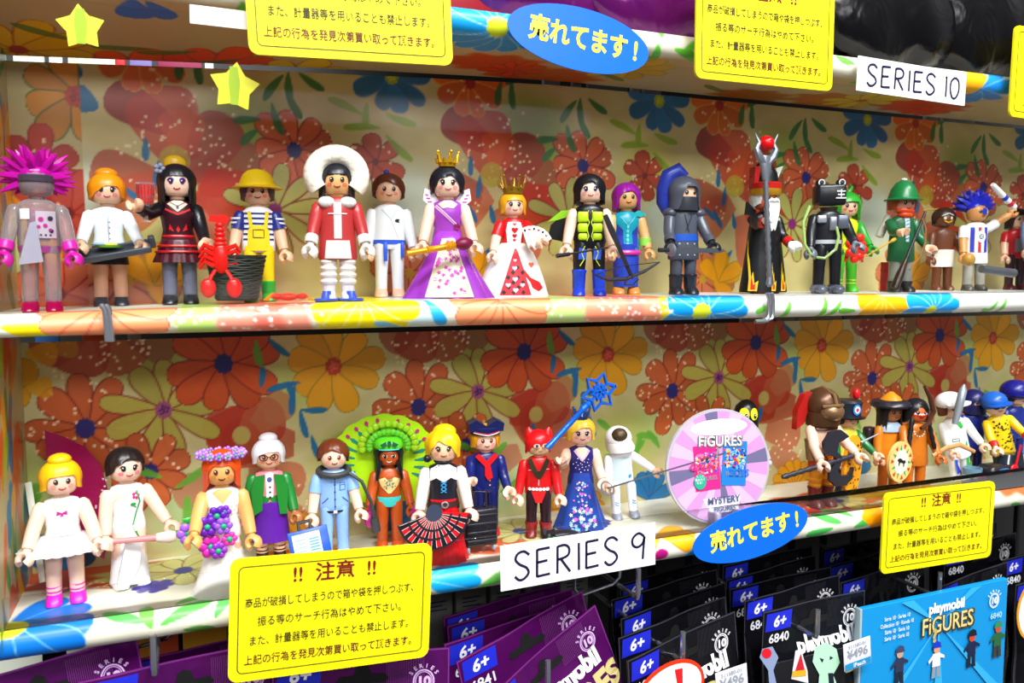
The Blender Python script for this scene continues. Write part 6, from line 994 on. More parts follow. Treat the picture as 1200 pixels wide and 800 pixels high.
# painter in white
f = Fig('white_tunic_figure', 1128, 566, 458, 'toy figure in paint-splashed white overalls and white cap', H=7.4, yaw=26, lean=-12)
f.legs('f2f2f0', 'c8c8c0').torso('f4f4f0', 'long').head(SKL, eye='2c1420').arms('f4f4f0', SK, L=(8, 30), R=(24, 14), sleeve='long').hair('6a3420', E_()); b = MB(); b.ball((0, .1, HC+.45), (.95, .95, .68), 20, 12); h_ = f.b('cap', 'f0f0f0', b); b = MB(); b.loft([(HC+.35, .8, .65, 0, -1.0), (HC+.45, .82, .68, 0, -1.0)], 18); f.b('cap_peak', 'e8e8e8', b, h_)
f.pr('green_splash', '28b040', polys=[[(-.1, 5.2), (.3, 5.2), (.45, 4.7), (.2, 4.6), (0, 4.9)], [(.3, 3.0), (.6, 3.0), (.6, 3.6), (.4, 3.4)]]); f.pr('pocket_outline', '303848', lines=[(.05, [(-.6, 3.4), (-.1, 3.4), (-.1, 3.9), (-.6, 3.9), (-.6, 3.4)]), (.05, [(-.6, 3.7), (-.1, 3.7)])])
for l, c_ in zip(f.L, ('2848d0', '28a838')): q = -1 if l is f.L[0] else 1; f.pr('paint_splash', c_, polys=[[(q*.5-.15, 1.0), (q*.5+.2, 1.2), (q*.5+.05, 1.8), (q*.5+.15, 2.5), (q*.5-.15, 2.2)]], par=l, surf=lambda x, z: -.47)
t = acc('brown_wooden_bow', at(1082, 500, 42.9), 'curved dark brown wooden bow in front of the white cap figure', 'bow'); b = MB(); b.tube([at(x, y, 42.9)-at(1082, 500, 42.9) for x, y in ((1079, 502), (1088, 496), (1094, 482), (1090, 466), (1083, 452))], [.12, .16, .2, .17, .1], 8); b.build('bow_limb', mat('4a2818'), t)
t = acc('wooden_plank', at(1095, 530, 42.6), 'tan wooden board held level by the white overall figure', 'board'); b = MB(); b.tube([at(x, y, 42.6)-at(1095, 530, 42.6) for x, y in ((1093, 534), (1110, 524), (1125, 521), (1142, 529))], [.14, .18, .2, .14], 8, True, .5); b.build('board_body', mat('d09860'), t)
t = acc('paint_bucket', at(1139, 560, 43.4), 'small grey paint bucket with coloured label beside the white overall figure', 'bucket'); t.location.z = (ZL+EYE)*U; b = MB(); b.loft([(0, .6, .6), (1.5, .68, .68), (1.5, .6, .6), (1.2, .58, .58)], 20); o = b.build('bucket_body', mat('6a8ca0'), t); b = MB(); b.loft([(.3, .64, .64), (1.0, .67, .67)], 20, False); b.build('bucket_label', mat('e8c8e0'), t)
b = MB(); [b.ddisc(-.3+.2*k, .65, .09, .14, lambda x, z: -math.sqrt(.46-x*x), .02) for k in range(4)]; b.build('label_print', ink('d02880'), t)
# ninja
f = Fig('dark_ninja_figure', 1138, 556, 458, 'toy figure in dark blue hood and blue clothes behind the white overalls', H=7.2, yaw=26)
f.legs('141a50', '101018').torso('1a2a80', 'long').head(SK, eye='1c1420').hair('1c1c5c', [(-180, -.9), (-60, -.8), (-40, -.5), (-30, .15), (30, .15), (40, -.5), (60, -.8), (180, -.9)], a=.95, b_=.95, c=.92, amp=0, name='hood').arms('1c3498', SKL, L=(8, 10), R=(20, 20)); b = MB(); b.loft([(HC-.9, .84, .8), (HC-.15, .76, .76), (HC-.1, .5, .5)], 18); f.b('face_mask', '181a44', b)
stick('curved_sword', (1119, 497), (1130, 450), 43.1, 'wide grey sword blade raised in front of the dark blue figure', 'sword', [('sword_blade', mat('9aa4ac', .3, .4), [(0, .22), (.5, .3), (.85, .3), (1, .06)])], None)
# cyclist and companion
f = Fig('leopard_shirt_figure', 1180, 561, 462, 'toy racer in blue cap, dark goggles and yellow shirt with black splashes', H=7.0, yaw=24, lean=-12)
f.legs('1a2028', '2060b0').torso('f0c818', 'long').head(SKL, eye='141420', turn=-8).arms('f0c818', SKL, L=(10, 30), R=(14, 40), cuff='d01c20'); b = MB(); b.ball((0, .12, HC+.28), (.92, .92, .75), 20, 12); h_ = f.b('cap', '1c5cb8', b); b = MB(); b.loft([(HC+.1, .85, .7, 0, -.6), (HC+.2, .86, .72, 0, -.6)], 18); f.b('cap_peak', '1c5cb8', b, h_); f.pr('goggles', '16202c', discs=[(q*.26, HC-.02, .22, .15) for q in (-1, 1)], par=f.H, surf=f.hf, eps=.07)
rr = random.Random(6); f.pr('black_splash_print', '16140c', polys=[[(x+(.05+.09*rr.random())*math.cos(k*1.05), z+(.04+.07*rr.random())*math.sin(k*1.05)) for k in range(6)] for x, z in [((rr.random()-.5)*1.6, 2.6+2.5*rr.random()) for i in range(46)]]); f.pr('sleeve_splash', '16140c', discs=[((rr.random()-.5)*.4, 4.2+rr.random()*.6, .07) for i in range(8)], par=f.A[0], surf=lambda x, z: -.45)
t = acc('black_toy_vehicle', at(1180, 560, 42.7), 'black toy go-kart nose with red lever in front of the racer', 'toy vehicle'); t.location.z = (ZL+EYE)*U; b = MB(); b.box((0, .4, .9), (4.2, 1.6, 1.5), .4); b.build('kart_body', mat('1e1c22'), t); b = MB(); b.loft([(1.5, 1.3, .8, .8, .4), (2.3, 1.0, .6, 1.2, .6)], 18); b.build('kart_cockpit', mat('15202a', .15), t); fy = lambda x, z: -.4; b = MB(); b.ddisc(-.9, 1.3, .7, .22, fy, .02); b.build('blue_sticker', ink('3c80c8'), t); b = MB(); b.ball((.2, -.4, 1.4), (.42, .15, .32)); b.build('red_button', mat('d81420'), t); b = MB(); b.tube([(.4, -.3, 1.3), (.8, -.4, 3.2)], [.1, .07], 6); b.build('red_lever', mat('d81824'), t); b = MB(); b.dline([(-.8, .8), (.1, .9)], .14, fy, .02); b.build('red_stripe', ink('c81c24'), t)
for q in (-1, 1): b = MB(); b.tube([(q*1.4, -.45, .45), (q*1.4, .1, .45)], .45, 18); b.build('kart_wheel', mat('16161a'), t)
f = Fig('navy_helmet_figure', 1186, 552, 446, 'toy figure in shiny navy helmet behind the blue-capped racer', H=7.5, yaw=40)
f.legs('1c2868', '14141c').torso('1c2c80').head(SK).hair('28180e', E_()).arms('1c2c80', SKL, L=(8, 6)); b = MB(); b.ball((0, .1, HC+.35), (1.05, 1.05, .85), 22, 14); b.loft([(HC+.05, 1.0, 1.0, 0, -.1), (HC+.15, 1.12, 1.15, 0, -.15)], 22); f.b('helmet', '1a1a80', b)
# ================================================================= SIGNS ON THE SHELF EDGES
def rrect(w_, h_, r, n=5):
    o = []
    for sx1, sz, a0 in ((1, 1, 0), (-1, 1, 90), (-1, -1, 180), (1, -1, 270)):
        o += [(sx1*(w_/2-r)+r*math.cos(R_(a0+90*i/n)), sz*(h_/2-r)+r*math.sin(R_(a0+90*i/n))) for i in range(n+1)]
    return o
NOTE = ['商品が破損してしまうので箱や袋を押しつぶす、', '振る等のサーチ行為はやめて下さい。', 'また、計量器等を用いることも禁止します。', '上記の行為を発見次第買い取って頂きます。']
def note_sign(bl, br, H, Y, label, W=None):
    p, q = at(*bl, Y), at(*br, Y); W = W or (q-p).length; roll = math.atan2(q.z-p.z, q.x-p.x)
    up = Vector((-math.sin(roll), 0, math.cos(roll))); ux = Vector((math.cos(roll), 0, math.sin(roll)))
    t = thing('notice_sign', p+ux*W/2+up*H/2, label, 'sign', 'yellow notice signs', (0, -roll, 0))
    b = MB(); b.prism(rrect(W, H, .45), 0, .16); b.build('sign_plate', mat('ffee00', .5), t, smooth=False)
    b = MB(); pts = rrect(W-.8, H-.8, .25); b.dline(pts, .05, flat0, .015, True); b.build('border_line', ink('3a3600'), t)
    k = W/11.0; kz = H/6.1
    text('!!  注意  !!', 1.0*kz, ink('7a1410'), t, 0, H*.33, bold=.02, name='heading_lettering', eps=.02)
    for i, l in enumerate(NOTE): text(l, .53*kz, ink('5a0a04' if i == 3 else '22200a'), t, 0, H*(.13-.155*i), bold=.014 if i == 3 else .008, name='red_lettering' if i == 3 else 'lettering', ww=W*(.86 if i in (0, 3) else .74 if i == 1 else .82)/(len(l)*.53*kz*1.0), eps=.02)
    return t, W
t, WD = note_sign((267, 801), (502, 769), 5.9, 38.6, 'yellow notice sign at the front of the lower shelf below the nurse')
note_sign((292, 63), (531, 77), 6.2, 40.2, 'yellow notice sign hanging at the top over the fur-hooded figure')
note_sign((815, 91), (975, 107), 6.2, 40.2, 'yellow notice sign hanging at the top over the wizard')
note_sign((1183, 136), (1362, 160), 6.2, 40.6, 'yellow notice sign cut off by the upper right edge')
note_sign((1032, 673), (1161, 652), 5.6, 40.4, 'yellow notice sign below the braided warrior at the lower right')
def oval_sign(l, r, cy, ry, Y, label, roll):
    p = at((l+r)/2, cy, Y); W = (at(r, cy, Y)-at(l, cy, Y)).length; H = ry*2/ppc(p)
    t = thing('oval_sign', p, label, 'sign', 'blue oval signs', (0, R_(-roll), 0)); b = MB(); b.prism(ell(W/2, H/2, 48), 0, .08); b.build('oval_plate', mat('0868e0', .3), t, smooth=False)
    text('売れてます !', H*.42, ink('f4f04c'), t, .25, 0, bold=.035, ww=W*.84/(H*.42*6), eps=.02)
oval_sign(598, 763, 46, 36, 40.8, 'blue oval sign with yellow Japanese lettering on the top shelf edge', -6)
oval_sign(815, 948, 624, 31, 40.4, 'blue oval sign with yellow Japanese lettering on the lower shelf edge', 7)
def card(tl, tr, bl, txt, Y, label, pw=.06):
    a, b_, c_ = at(*tl, Y), at(*tr, Y), at(*bl, Y); W = (b_-a).length; H = (a-c_).length; roll = math.atan2(b_.z-a.z, b_.x-a.x)
    ux, up = Vector((math.cos(roll), 0, math.sin(roll))), Vector((-math.sin(roll), 0, math.cos(roll)))
    t = thing('series_card', a+ux*W/2-up*H/2, label, 'card', 'white cards on the shelf edges', (0, -roll, 0)); b = MB(); b.box((0, .04, 0), (W, .08, H), .02); b.build('card_sheet', mat('fafaf6', .6), t, smooth=False)
    if txt: pen(txt, W*.88, H*.62, -W*.42, -H*.31, ink('16143c'), t, pw*2)
card((1006, 65), (1133, 86), (1006, 106), 'SERIES 10', 41.0, 'white card on the top shelf edge with SERIES 10 written in marker', .075)
card((586, 640), (768, 612), (588, 693), 'SERIES 9', 40.2, 'white card on the lower shelf edge with SERIES 9 written in marker', .075)
card((222, 5), (296, 14), (222, 27), None, 41.0, 'blank white card on the top shelf edge left of the yellow notice')
CH = mat('c8ccd4', .15, .9)
for (pts, lb) in (([(118, 357), (122, 362), (124, 375), (126, 400)], 'silver wire clip on the middle shelf edge under the waitress'), ([(899, 343), (901, 352), (900, 372), (893, 376), (885, 377)], 'silver wire clip on the middle shelf edge under the wizard'), ([(700, 1), (703, 4), (704, 8)], 'x')):
    if lb == 'x': continue
    o = at(*pts[0], 41.2); t = thing('wire_clip', o, lb, 'clip', 'silver wire clips'); b = MB(); b.tube([at(x, y, 41.1)-o for x, y in pts], .14, 8); b.tube([at(x+5, y, 41.1)-o for x, y in pts], .14, 8); b.build('wire', CH, t)
# clear acrylic: low lip on the lower shelf, thin panes in front of both rows
b = MB(); b.box((X0+42, 42.0, ZL+.75), (84, .12, 1.5), .03); PM = pane_mat(); o = b.build('acrylic_lip', pane_mat(1.4)); o.location = (0, 0, EYE*U); tag(o, 'low clear acrylic lip running along the front of the lower shelf', 'acrylic lip')
b = MB(); b.box((0, 0, 0), (84, .06, 13.4), .02); t = b.build('acrylic_sheet', PM); t.location = ((X0+42)*U, 41.75*U, (5.3+EYE)*U); tag(t, 'large clear acrylic pane in front of the figures on the middle shelf', 'acrylic sheet')
for (x, y, r, rot) in ((275, 102, 26, .2), (95, 32, 24, .4)):
    o = at(x, y, 41.6); rr_ = 1.12*r/ppc(o); t = thing('star_sticker', o, 'yellow star sticker with green band on the clear pane, '+('over the gothic lady' if x > 200 else 'at the top left corner'), 'sticker', 'yellow star stickers'); b = MB(); b.prism([((rr_ if k % 2 == 0 else rr_*.62)*math.cos(k*.628+rot), (rr_ if k % 2 == 0 else rr_*.62)*math.sin(k*.628+rot)) for k in range(10)], 0, .03); b.build('sticker_star', mat('e6e018', .3), t, smooth=False)
    b = MB(); b.dpoly([(-.2, -.7*rr_), (.15, -.7*rr_), (.25, .2), (.15, .8*rr_), (-.2, .8*rr_), (-.28, .2)], flat0, .01); b.build('green_band', ink('9ab818'), t)
# ================================================================= FOIL BAGS
def foil(col, rough=.2, metal=.35):
    key = ('foil', col)
    if key in _m: return _m[key]
    m = mat(col, rough, metal).copy(); n = m.node_tree; b = n.nodes['Principled BSDF']
    t = n.nodes.new('ShaderNodeTexCoord'); no = n.nodes.new('ShaderNodeTexNoise'); no.inputs['Scale'].default_value = 30; no.inputs['Distortion'].default_value = 1.5
    bu = n.nodes.new('ShaderNodeBump'); bu.inputs['Strength'].default_value = .5; bu.inputs['Distance'].default_value = .004
    n.links.new(t.outputs['Object'], no.inputs['Vector']); n.links.new(no.outputs[0], bu.inputs['Height']); n.links.new(bu.outputs[0], b.inputs['Normal']); _m[key] = m; return m
BW, BH = 9.0, 12.5
def bag_surf(seed):
    rr = random.Random(seed); k = [rr.uniform(-1, 1) for _ in range(6)]
    def f(x, z):                                          # z measured down from the top edge (negative)
        u = min(1, abs(x)/(BW/2)); v = max(0, min(1, (-z-2.6)/(BH-3.2))); bulge = 1.15*math.sqrt(max(0, 1-u**2.4))*math.sin(math.pi*min(1, v*1.02))**.7 if v > 0 else 0
        return -.03-bulge-.10*math.sin(x*.8+k[0]*3)*k[1]-.08*math.sin(z*1.3+x*k[2]*2)*max(.2, v)*1.6-.12*k[3]*math.sin(x*.35+1)
    return f
def series_logo(par, x, z, col, sf, s=1, hole='20102c'):
    b = MB(); b.dline([(x+.62*s*math.cos(a), z+.72*s*math.sin(a)) for a in [2*math.pi*i/28 for i in range(29)]], .09*s, sf, .03); b.dline([(x+.5*s*math.cos(a), z+.6*s*math.sin(a)) for a in [2*math.pi*i/28 for i in range(29)]], .05*s, sf, .03); o = b.build('series_ring', ink(col), par)
    text('10', .85*s, ink(col), o, x, z-.03, sf, .04, .05)
    for i, ch in enumerate('SERIES'): a = R_(146-i*22.5); text(ch, .36*s, ink(col), o, x+.92*s*math.cos(a), z+1.0*s*math.sin(a)-.02, sf, .04, .03, rot=a-math.pi/2)
def make_bag(kind, seed, front=False):
    sf = bag_surf(seed); t = thing('foil_bag', (0, 0, 0), 'x', 'bag')
    base = {'p': '5a1060', 'k': '15151b'}[kind]
    NX, NZ = 16, 22; b = MB(); vs_, fs = [], []
    for s_ in (1, -1):
        for j in range(NZ+1):
            z = -BH*j/NZ
            for i in range(NX+1):
                x = -BW/2+BW*i/NX; y = sf(x, z) if s_ == 1 else -.25*(sf(x, z)+.03)+.06+sf(x, z)*(1 if -z < 2.6 or abs(x) > BW*.499 else 0); vs_.append((x, y, z))
    q_ = (NX+1)*(NZ+1)
    for j in range(NZ):
        for i in range(NX): a = j*(NX+1)+i; fs.append((a, a+NX+1, a+NX+2, a+1)); fs.append((q_+a, q_+a+1, q_+a+NX+2, q_+a+NX+1))
    for j in range(NZ): a = j*(NX+1); fs.append((a, q_+a, q_+a+NX+1, a+NX+1)); a += NX; fs.append((a, a+NX+1, q_+a+NX+1, q_+a))
    for i in range(NX): fs.append((i, i+1, q_+i+1, q_+i))
    b.add(vs_, fs); fm = b.build('bag_film', foil(base), t, ang=60)
    b = MB(); b.dline([(-BW/2+.02, -.04), (BW/2-.02, -.04)], .09, sf, .01); b.dline([(-BW/2+.05, -.05), (-BW/2+.05, -BH+.1)], .07, sf, .01); b.dline([(BW/2-.05, -.05), (BW/2-.05, -BH+.1)], .07, sf, .01); b.build('sealed_edge', mat('a040a8' if kind == 'p' else '54545e', .2, .5), t)
    b = MB(); [b.dline([(BW*.14+.09*i, -.25), (BW*.14+.09*i, -2.1)], .02, sf, .012) for i in range(22)]; b.build('crimp_lines', mat('8a4890' if kind == 'p' else '3c3c44', .3, .3), t)
    bd = MB(); bd.dpoly([(-4.2, -.2), (-2.0, -.2), (-2.15, -1.4), (-4.3, -1.4)], sf, .03); o = bd.build('age_badge', ink('1c28c8'), t); text('6+', 1.0, ink('f4f4fa'), o, -3.15, -.83, sf, .05, .03, sh=.2)
    text('6841' if kind == 'p' else '6840', 0.85, ink('e8e8f0'), t, -3.15, -1.95, sf, .05, .02)
    b = MB(); b.dpoly([(-1.15, -1.15), (-.45, -1.15), (-.3, -.7), (0, -.55), (.3, -.7), (.45, -1.15), (1.15, -1.15), (1.35, -1.42), (1.15, -1.65), (-1.15, -1.65), (-1.35, -1.42)], sf, .03); b.build('hang_hole', mat('050507', .8), t)
    series_logo(t, 3.15, -1.7, 'e0b8f0' if kind == 'p' else 'f0f0f4', sf, .85)
    if front:
        text('playmobil', 1.4, ink('fafafc'), t, .9, -2.75, sf, .06, .05, ww=.95, name='logo_lettering')
        text('FiGURES', 2.0, ink('c8b878'), t, .6, -4.4, sf, .06, .05, name='logo_lettering')
        rr = random.Random(seed+50)
        for i in range(7):
            b = MB(); x, z = -3.3+1.1*i, -7.5-rr.random()*2; c_ = rr.choice(['e83050', 'f0e8e0', '3078e0', '48c060', 'f0a020']); b.ddisc(x, z+.9, .38, .42, sf, .05); b.dpoly([(x-.45, z+.5), (x+.45, z+.5), (x+.35, z-.6), (x-.35, z-.6)], sf, .05); b.dpoly([(x-.35, z-.6), (x+.35, z-.6), (x+.3, z-1.6), (x-.3, z-1.6)], sf, .055); b.build('figure_print', ink(c_), t)
    return t
def copy_tree(o, parent=None):
    c = o.copy(); C.objects.link(c)
    if parent: c.parent = parent
    for ch in list(o.children): copy_tree(ch, c)
    return c
protos = {}
def bag(kind, px, py, Y, yaw, roll, label, group, front=False, seed=1, tilt=0):
    key = (kind, front, seed)
    if key in protos: t = copy_tree(protos[key])
    else: t = protos[key] = make_bag(kind, seed, front)
    p = at(px, py, Y); t.location = (p.x*U, p.y*U, (p.z+EYE)*U); t.rotation_euler = (R_(tilt), R_(-roll), R_(yaw)); tag(t, label, 'bag', group); return p
GP, GB = 'purple foil bags on hooks under the lower shelf', 'black foil bags on hooks under the lower shelf'
# purple columns (px of the top edge centre, py, depth, yaw, roll)
bag('p', 215, 772, 41.0, 4, 1, 'purple foil bag under the lower left shelf beside the yellow notice', GP, seed=1)
bag('p', 40, 778, 43.0, 0, 8, 'purple foil bag in the lower left corner of the picture', GP, seed=2, tilt=-6)
bag('p', 230, 758, 46.5, 6, 0, 'purple foil bag behind the one left of the yellow notice', GP, seed=2)
bag('p', 425, 766, 40.2, -10, -1, 'purple foil bag whose round series emblem shows right below the yellow notice', GP, seed=1)
for i, (x, y, Y, yw, rl, lb) in enumerate(((590, 702, 49, 8, 3, 'rearmost purple foil bag under the flamenco lady'), (600, 711, 46.6, 4, 5, 'second rearmost purple foil bag under the flamenco lady'), (600, 728, 43.8, 6, 5, 'middle purple foil bag, its 6841 badge bright blue'), (612, 732, 42.0, 10, 14, 'second purple foil bag from the front with raised right corner'), (632, 764, 40.4, 14, 23, 'front purple foil bag with bright violet series emblem'))):
    bag('p', x, y, Y, yw, rl, lb, GP, front=(i == 4), seed=1+i % 2)
for i, (x, y, Y, yw, rl, lb) in enumerate(((785, 668, 50, 4, 3, 'rearmost black foil bag right of the SERIES 9 card'), (780, 684, 47.5, 2, 5, 'second rearmost black foil bag right of the SERIES 9 card'), (790, 702, 45, 6, 5, 'middle black foil bag right of the SERIES 9 card'), (790, 722, 42.6, 8, 5, 'black foil bag just behind the one with the red-rimmed sticker'), (800, 743, 40.6, 10, 6, 'black foil bag with red-rimmed white sticker at the bottom edge'))):
    p8 = bag('k', x, y, Y, yw, rl, lb, GB, front=(i == 4), seed=1+i % 2)
for i, (x, y, Y, yw, rl, lb) in enumerate(((900, 650, 50, 2, 2, 'rearmost black foil bag below the lower blue oval sign'), (905, 664, 48, 4, 3, 'second rearmost black foil bag below the lower blue oval sign'), (915, 676, 46, -2, 3, 'third rearmost black foil bag below the lower blue oval sign'), (930, 688, 44, 4, 2, 'black foil bag just behind the front bag with the price label'), (955, 703, 41.4, 2, 0, 'front black foil bag with a white price label and toy print'))):
    p9 = bag('k', x, y, Y, yw, rl, lb, GB, front=(i == 4), seed=1+i % 2)
for i, (x, y, Y, yw, rl, lb) in enumerate(((1010, 634, 50, 2, 1, 'rearmost black foil bag left of the right yellow notice'), (1020, 650, 47, 4, 2, 'middle black foil bag left of the right yellow notice'), (1035, 668, 45, 3, 2, 'black foil bag behind the blue toy leaflet'))): bag('k', x, y, Y, yw, rl, lb, GB, seed=1+i % 2)
for i, (x, y, Y, yw, rl, lb) in enumerate(((1130, 620, 50, 4, 2, 'rearmost black foil bag behind the right yellow notice'), (1150, 634, 47.5, 2, 2, 'black foil bag behind the right yellow notice, second from rear'), (1140, 672, 44.5, 6, 3, 'black foil bag hanging over the top of the blue leaflet'), (1215, 645, 46, 3, 2, 'black foil bag cut by the right edge, farther one'), (1230, 672, 43.5, 3, 2, 'black foil bag cut by the right edge, nearer one'))): bag('k', x, y, Y, yw, rl, lb, GB, seed=1+i % 2)
# hooks: rod from the back grid to an upturned end
for i, (x, y, lb) in enumerate(((180, 766, 'silver display hook under the left end of the lower shelf'), (642, 792, 'silver display hook carrying the front purple bag'), (800, 757, 'silver display hook carrying the bag with the red-rimmed sticker'), (958, 730, 'silver display hook carrying the front black bag'), (1101, 684, 'silver display hook under the right yellow notice'), (748, 683, 'short silver hook below the SERIES 9 card'))):
    o = at(x, y, 39.6 if y > 700 else 41.5); t = thing('display_hook', o, lb, 'hook', 'silver display hooks'); b = MB(); b.tube([(0, 12, -.9), (0, .5, -1.0), (0, .1, -.95), (0, 0, -.6), (0, 0, .9)], [.16]*5, 8); b.build('hook_rod', CH, t)
# sticker with the red rim, price label, printed toys, right-hand oval
bs1 = at(785, 812, 39.2)
t = thing('round_price_sticker', bs1, 'white oval sticker with red rim and red exclamation mark at the bottom edge', 'sticker', 'oval price stickers', (0, R_(-22), 0)); b = MB(); b.prism(ell(2.5, 1.85, 40), 0, .05); b.build('sticker_rim', mat('e83818'), t, smooth=False); b = MB(); b.dpoly(ell(2.28, 1.62, 40), flat0, .02); b.build('sticker_face', ink('faf8f4'), t)
b = MB(); b.dpoly([(.8, 1.2), (1.3, 1.0), (.75, -.5), (.5, -.4)], flat0, .04); b.build('exclamation_mark', ink('e01c20'), t)
t = thing('round_price_sticker', at(1212, 715, 41.2), 'white oval sticker with orange rim at the right edge beside the blue leaflet', 'sticker', 'oval price stickers'); b = MB(); b.prism(ell(1.9, 2.4, 40), 0, .05); b.build('sticker_rim', mat('f0a020'), t, smooth=False); b = MB(); b.dpoly(ell(1.7, 2.2, 40), flat0, .02); b.build('sticker_face', ink('faf8f4'), t)
for (x, y, Y, lb) in ((1005, 766, 39.4, 'white price label with blue foot on the front black bag'), (858, 800, 39.0, 'white price label at the bottom edge under the 10 emblem')):
    t = thing('price_label', at(x, y, Y), lb, 'label', 'white price labels', (0, R_(-6), 0)); b = MB(); b.box((0, .03, 0), (2.3, .05, 1.9), .02); b.build('label_sheet', mat('e4e6ec', .5), t); text('511580-01', .36, ink('a0a4b0'), t, 0, .65, eps=.03, bold=.01); text('¥496', .85, ink('9aa0ac'), t, 0, .1, eps=.03, bold=.02); b = MB(); b.dpoly([(-1.1, -.9), (1.1, -.9), (1.1, -.45), (-1.1, -.45)], flat0, .02); b.build('blue_band', ink('1c90c8'), t); text('iPeach', .4, ink('f0f4f8'), t, .1, -.68, eps=.04, bold=.02)
# printed toy artwork on the front black bag
def art(pt, x, y, Y, name, pieces):
    o = at(x, y, Y)-pt
    for nm, col, poly in pieces: b = MB(); b.dpoly([(o.x+a, o.z+c) for a, c in poly], lambda x_, z_: Y-pt.y, .0); b.build(nm, ink(col), name)
tb = thing('printed_insert', at(950, 770, 39.9), 'printed toy artwork on the front black bag with red orb staff and pale green face', 'printed sheet')
fy = lambda x, z: 0
def art2(nm, col, *polys, e=.02): b = MB(); [b.dpoly([tuple((at(px, py, 39.9)-at(950, 770, 39.9)).xz) for px, py in pl], fy, e) for pl in polys]; b.build(nm, ink(col), tb)
b = MB(); b.box((-.2, .1, -2.1), (6.4, .08, 4.4), .03); b.build('dark_backing', mat('17171c', .25), tb)
art2('staff_print', '8c9cc0', [(893, 760), (905, 757), (912, 770), (906, 785), (912, 810), (902, 812), (900, 785), (890, 770)]); art2('orb_print', 'e01828', [(893+6*math.cos(k)+5, 765+6*math.sin(k)) for k in [i*.63 for i in range(10)]], e=.04)
art2('hat_print', 'e8e4e8', [(927, 795), (932, 762), (938, 760), (946, 785), (947, 800)]); art2('hat_red_print', 'd02030', [(930, 790), (938, 765), (943, 786)], e=.04); art2('hat_gold_print', 'e0b020', [(928, 786), (944, 784), (944, 791), (928, 793)], e=.05)
art2('green_face_print', 'b8ecc8', [(955, 758), (968, 752), (980, 760), (984, 776), (976, 790), (985, 812), (958, 812), (960, 790), (952, 775)]); art2('face_mark_print', '182030', [(960, 770), (965, 772), (963, 776)], [(972, 768), (976, 770), (972, 773)], [(970, 788), (976, 788), (978, 812), (972, 812)], e=.04)
# blue leaflet
bx = at(1105, 760, 40.2); a_ = at(1012, 714, 40.2); c_ = at(1182, 678, 40.2); roll = math.atan2(c_.z-a_.z, c_.x-a_.x); W = (c_-a_).length
t = thing('blue_leaflet', a_, 'bright blue toy leaflet with four printed figures at the lower right', 'leaflet', None, (0, -roll, 0)); H = 9
b = MB(); b.box((W/2, .25, -H/2), (W, .4, H), .04); b.build('leaflet_body', mat('1494d8', .25), t, smooth=False); b = MB(); b.box((-.12, .3, -H/2), (.2, .5, H), .04); b.build('leaflet_spine', mat('9ab0b8', .4), t)
s1 = W/10.2
for k in range(5): b = MB(); b.dpoly([(W/2, -2.2), (W*(.0+.24*k), -.05 if k % 2 else -H), (W*(.08+.24*k), -.05 if k % 2 else -H)], flat0, .06, 9); b.build('light_ray', ink('34b0e8'), t)
text('playmobil', 1.0, ink('f8fcff'), t, W*.55, -1.0, eps=.09, bold=.045, ww=.9); text('FiGURES', 1.75, ink('4a4020'), t, W*.565, -2.3, eps=.09, bold=.06, ww=.8, name='title_shadow'); text('FiGURES', 1.7, ink('e8d48c'), t, W*.56, -2.25, eps=.11, bold=.01, ww=.8, name='title_lettering'); text('?', 1.3, ink('c8b060'), t, W*.47, -3.0, eps=.12, bold=.05)
for i, l in enumerate(('Serie 10 · Series 10', 'Collection 10 · Ronda 10', 'Série 10 · Serie 10', 'Serie 10 · Serie 10')): text(l, .4, ink('f0f8ff'), t, W*.215, -(1.0+.47*i), eps=.09, bold=.01, ww=.75)
series_logo(t, W*.89, -1.35, 'f4faff', lambda x, z: -.07, .75); text('6840', .6, ink('a8dcf4'), t, W*.91, -2.55, eps=.09, bold=.02)
def mini(x, z, s, body, headc, hatc, legc, nm):
    b = MB(); b.dpoly([(x-.5*s, z+.3*s), (x+.5*s, z+.3*s), (x+.55*s, z-1.1*s), (x-.55*s, z-1.1*s)], flat0, .09); b.dpoly([(x-.5*s, z+.2*s), (x-1.1*s, z-.4*s), (x-1.0*s, z-.7*s), (x-.4*s, z-.2*s)], flat0, .092); b.dpoly([(x+.5*s, z+.2*s), (x+1.1*s, z-.1*s), (x+1.1*s, z-.4*s), (x+.4*s, z-.2*s)], flat0, .092); o = b.build(nm, ink(body), t)
    for n2, c2, fn in (('printed_head', headc, lambda q: q.ddisc(x, z+.7*s, .42*s, .42*s, flat0, .1)), ('printed_hat', hatc, lambda q: q.dpoly([(x-.6*s, z+.85*s), (x+.6*s, z+.85*s), (x+.45*s, z+1.4*s), (x, z+1.6*s), (x-.45*s, z+1.4*s)], flat0, .11)), ('printed_legs', legc, lambda q: (q.dpoly([(x-.5*s, z-1.1*s), (x-.05*s, z-1.1*s), (x-.1*s, z-2.3*s), (x-.6*s, z-2.3*s)], flat0, .088), q.dpoly([(x+.05*s, z-1.1*s), (x+.5*s, z-1.1*s), (x+.6*s, z-2.3*s), (x+.1*s, z-2.3*s)], flat0, .088)))): q = MB(); fn(q); q.build(n2, ink(c2), o)
mini(W*.24, -4.2, .72, '2c3450', 'c8a088', '3c4668', '20242e', 'printed_knight'); mini(W*.49, -4.5, .7, 'f0f0f4', 'e0a070', '1c38c0', '8c98a8', 'printed_fan'); mini(W*.74, -4.3, .74, '1a2448', 'c84820', '151c30', '1c2030', 'printed_officer'); mini(W*.93, -4.1, .72, '28643c', 'c85030', '38885c', '3c3c34', 'printed_hunter')
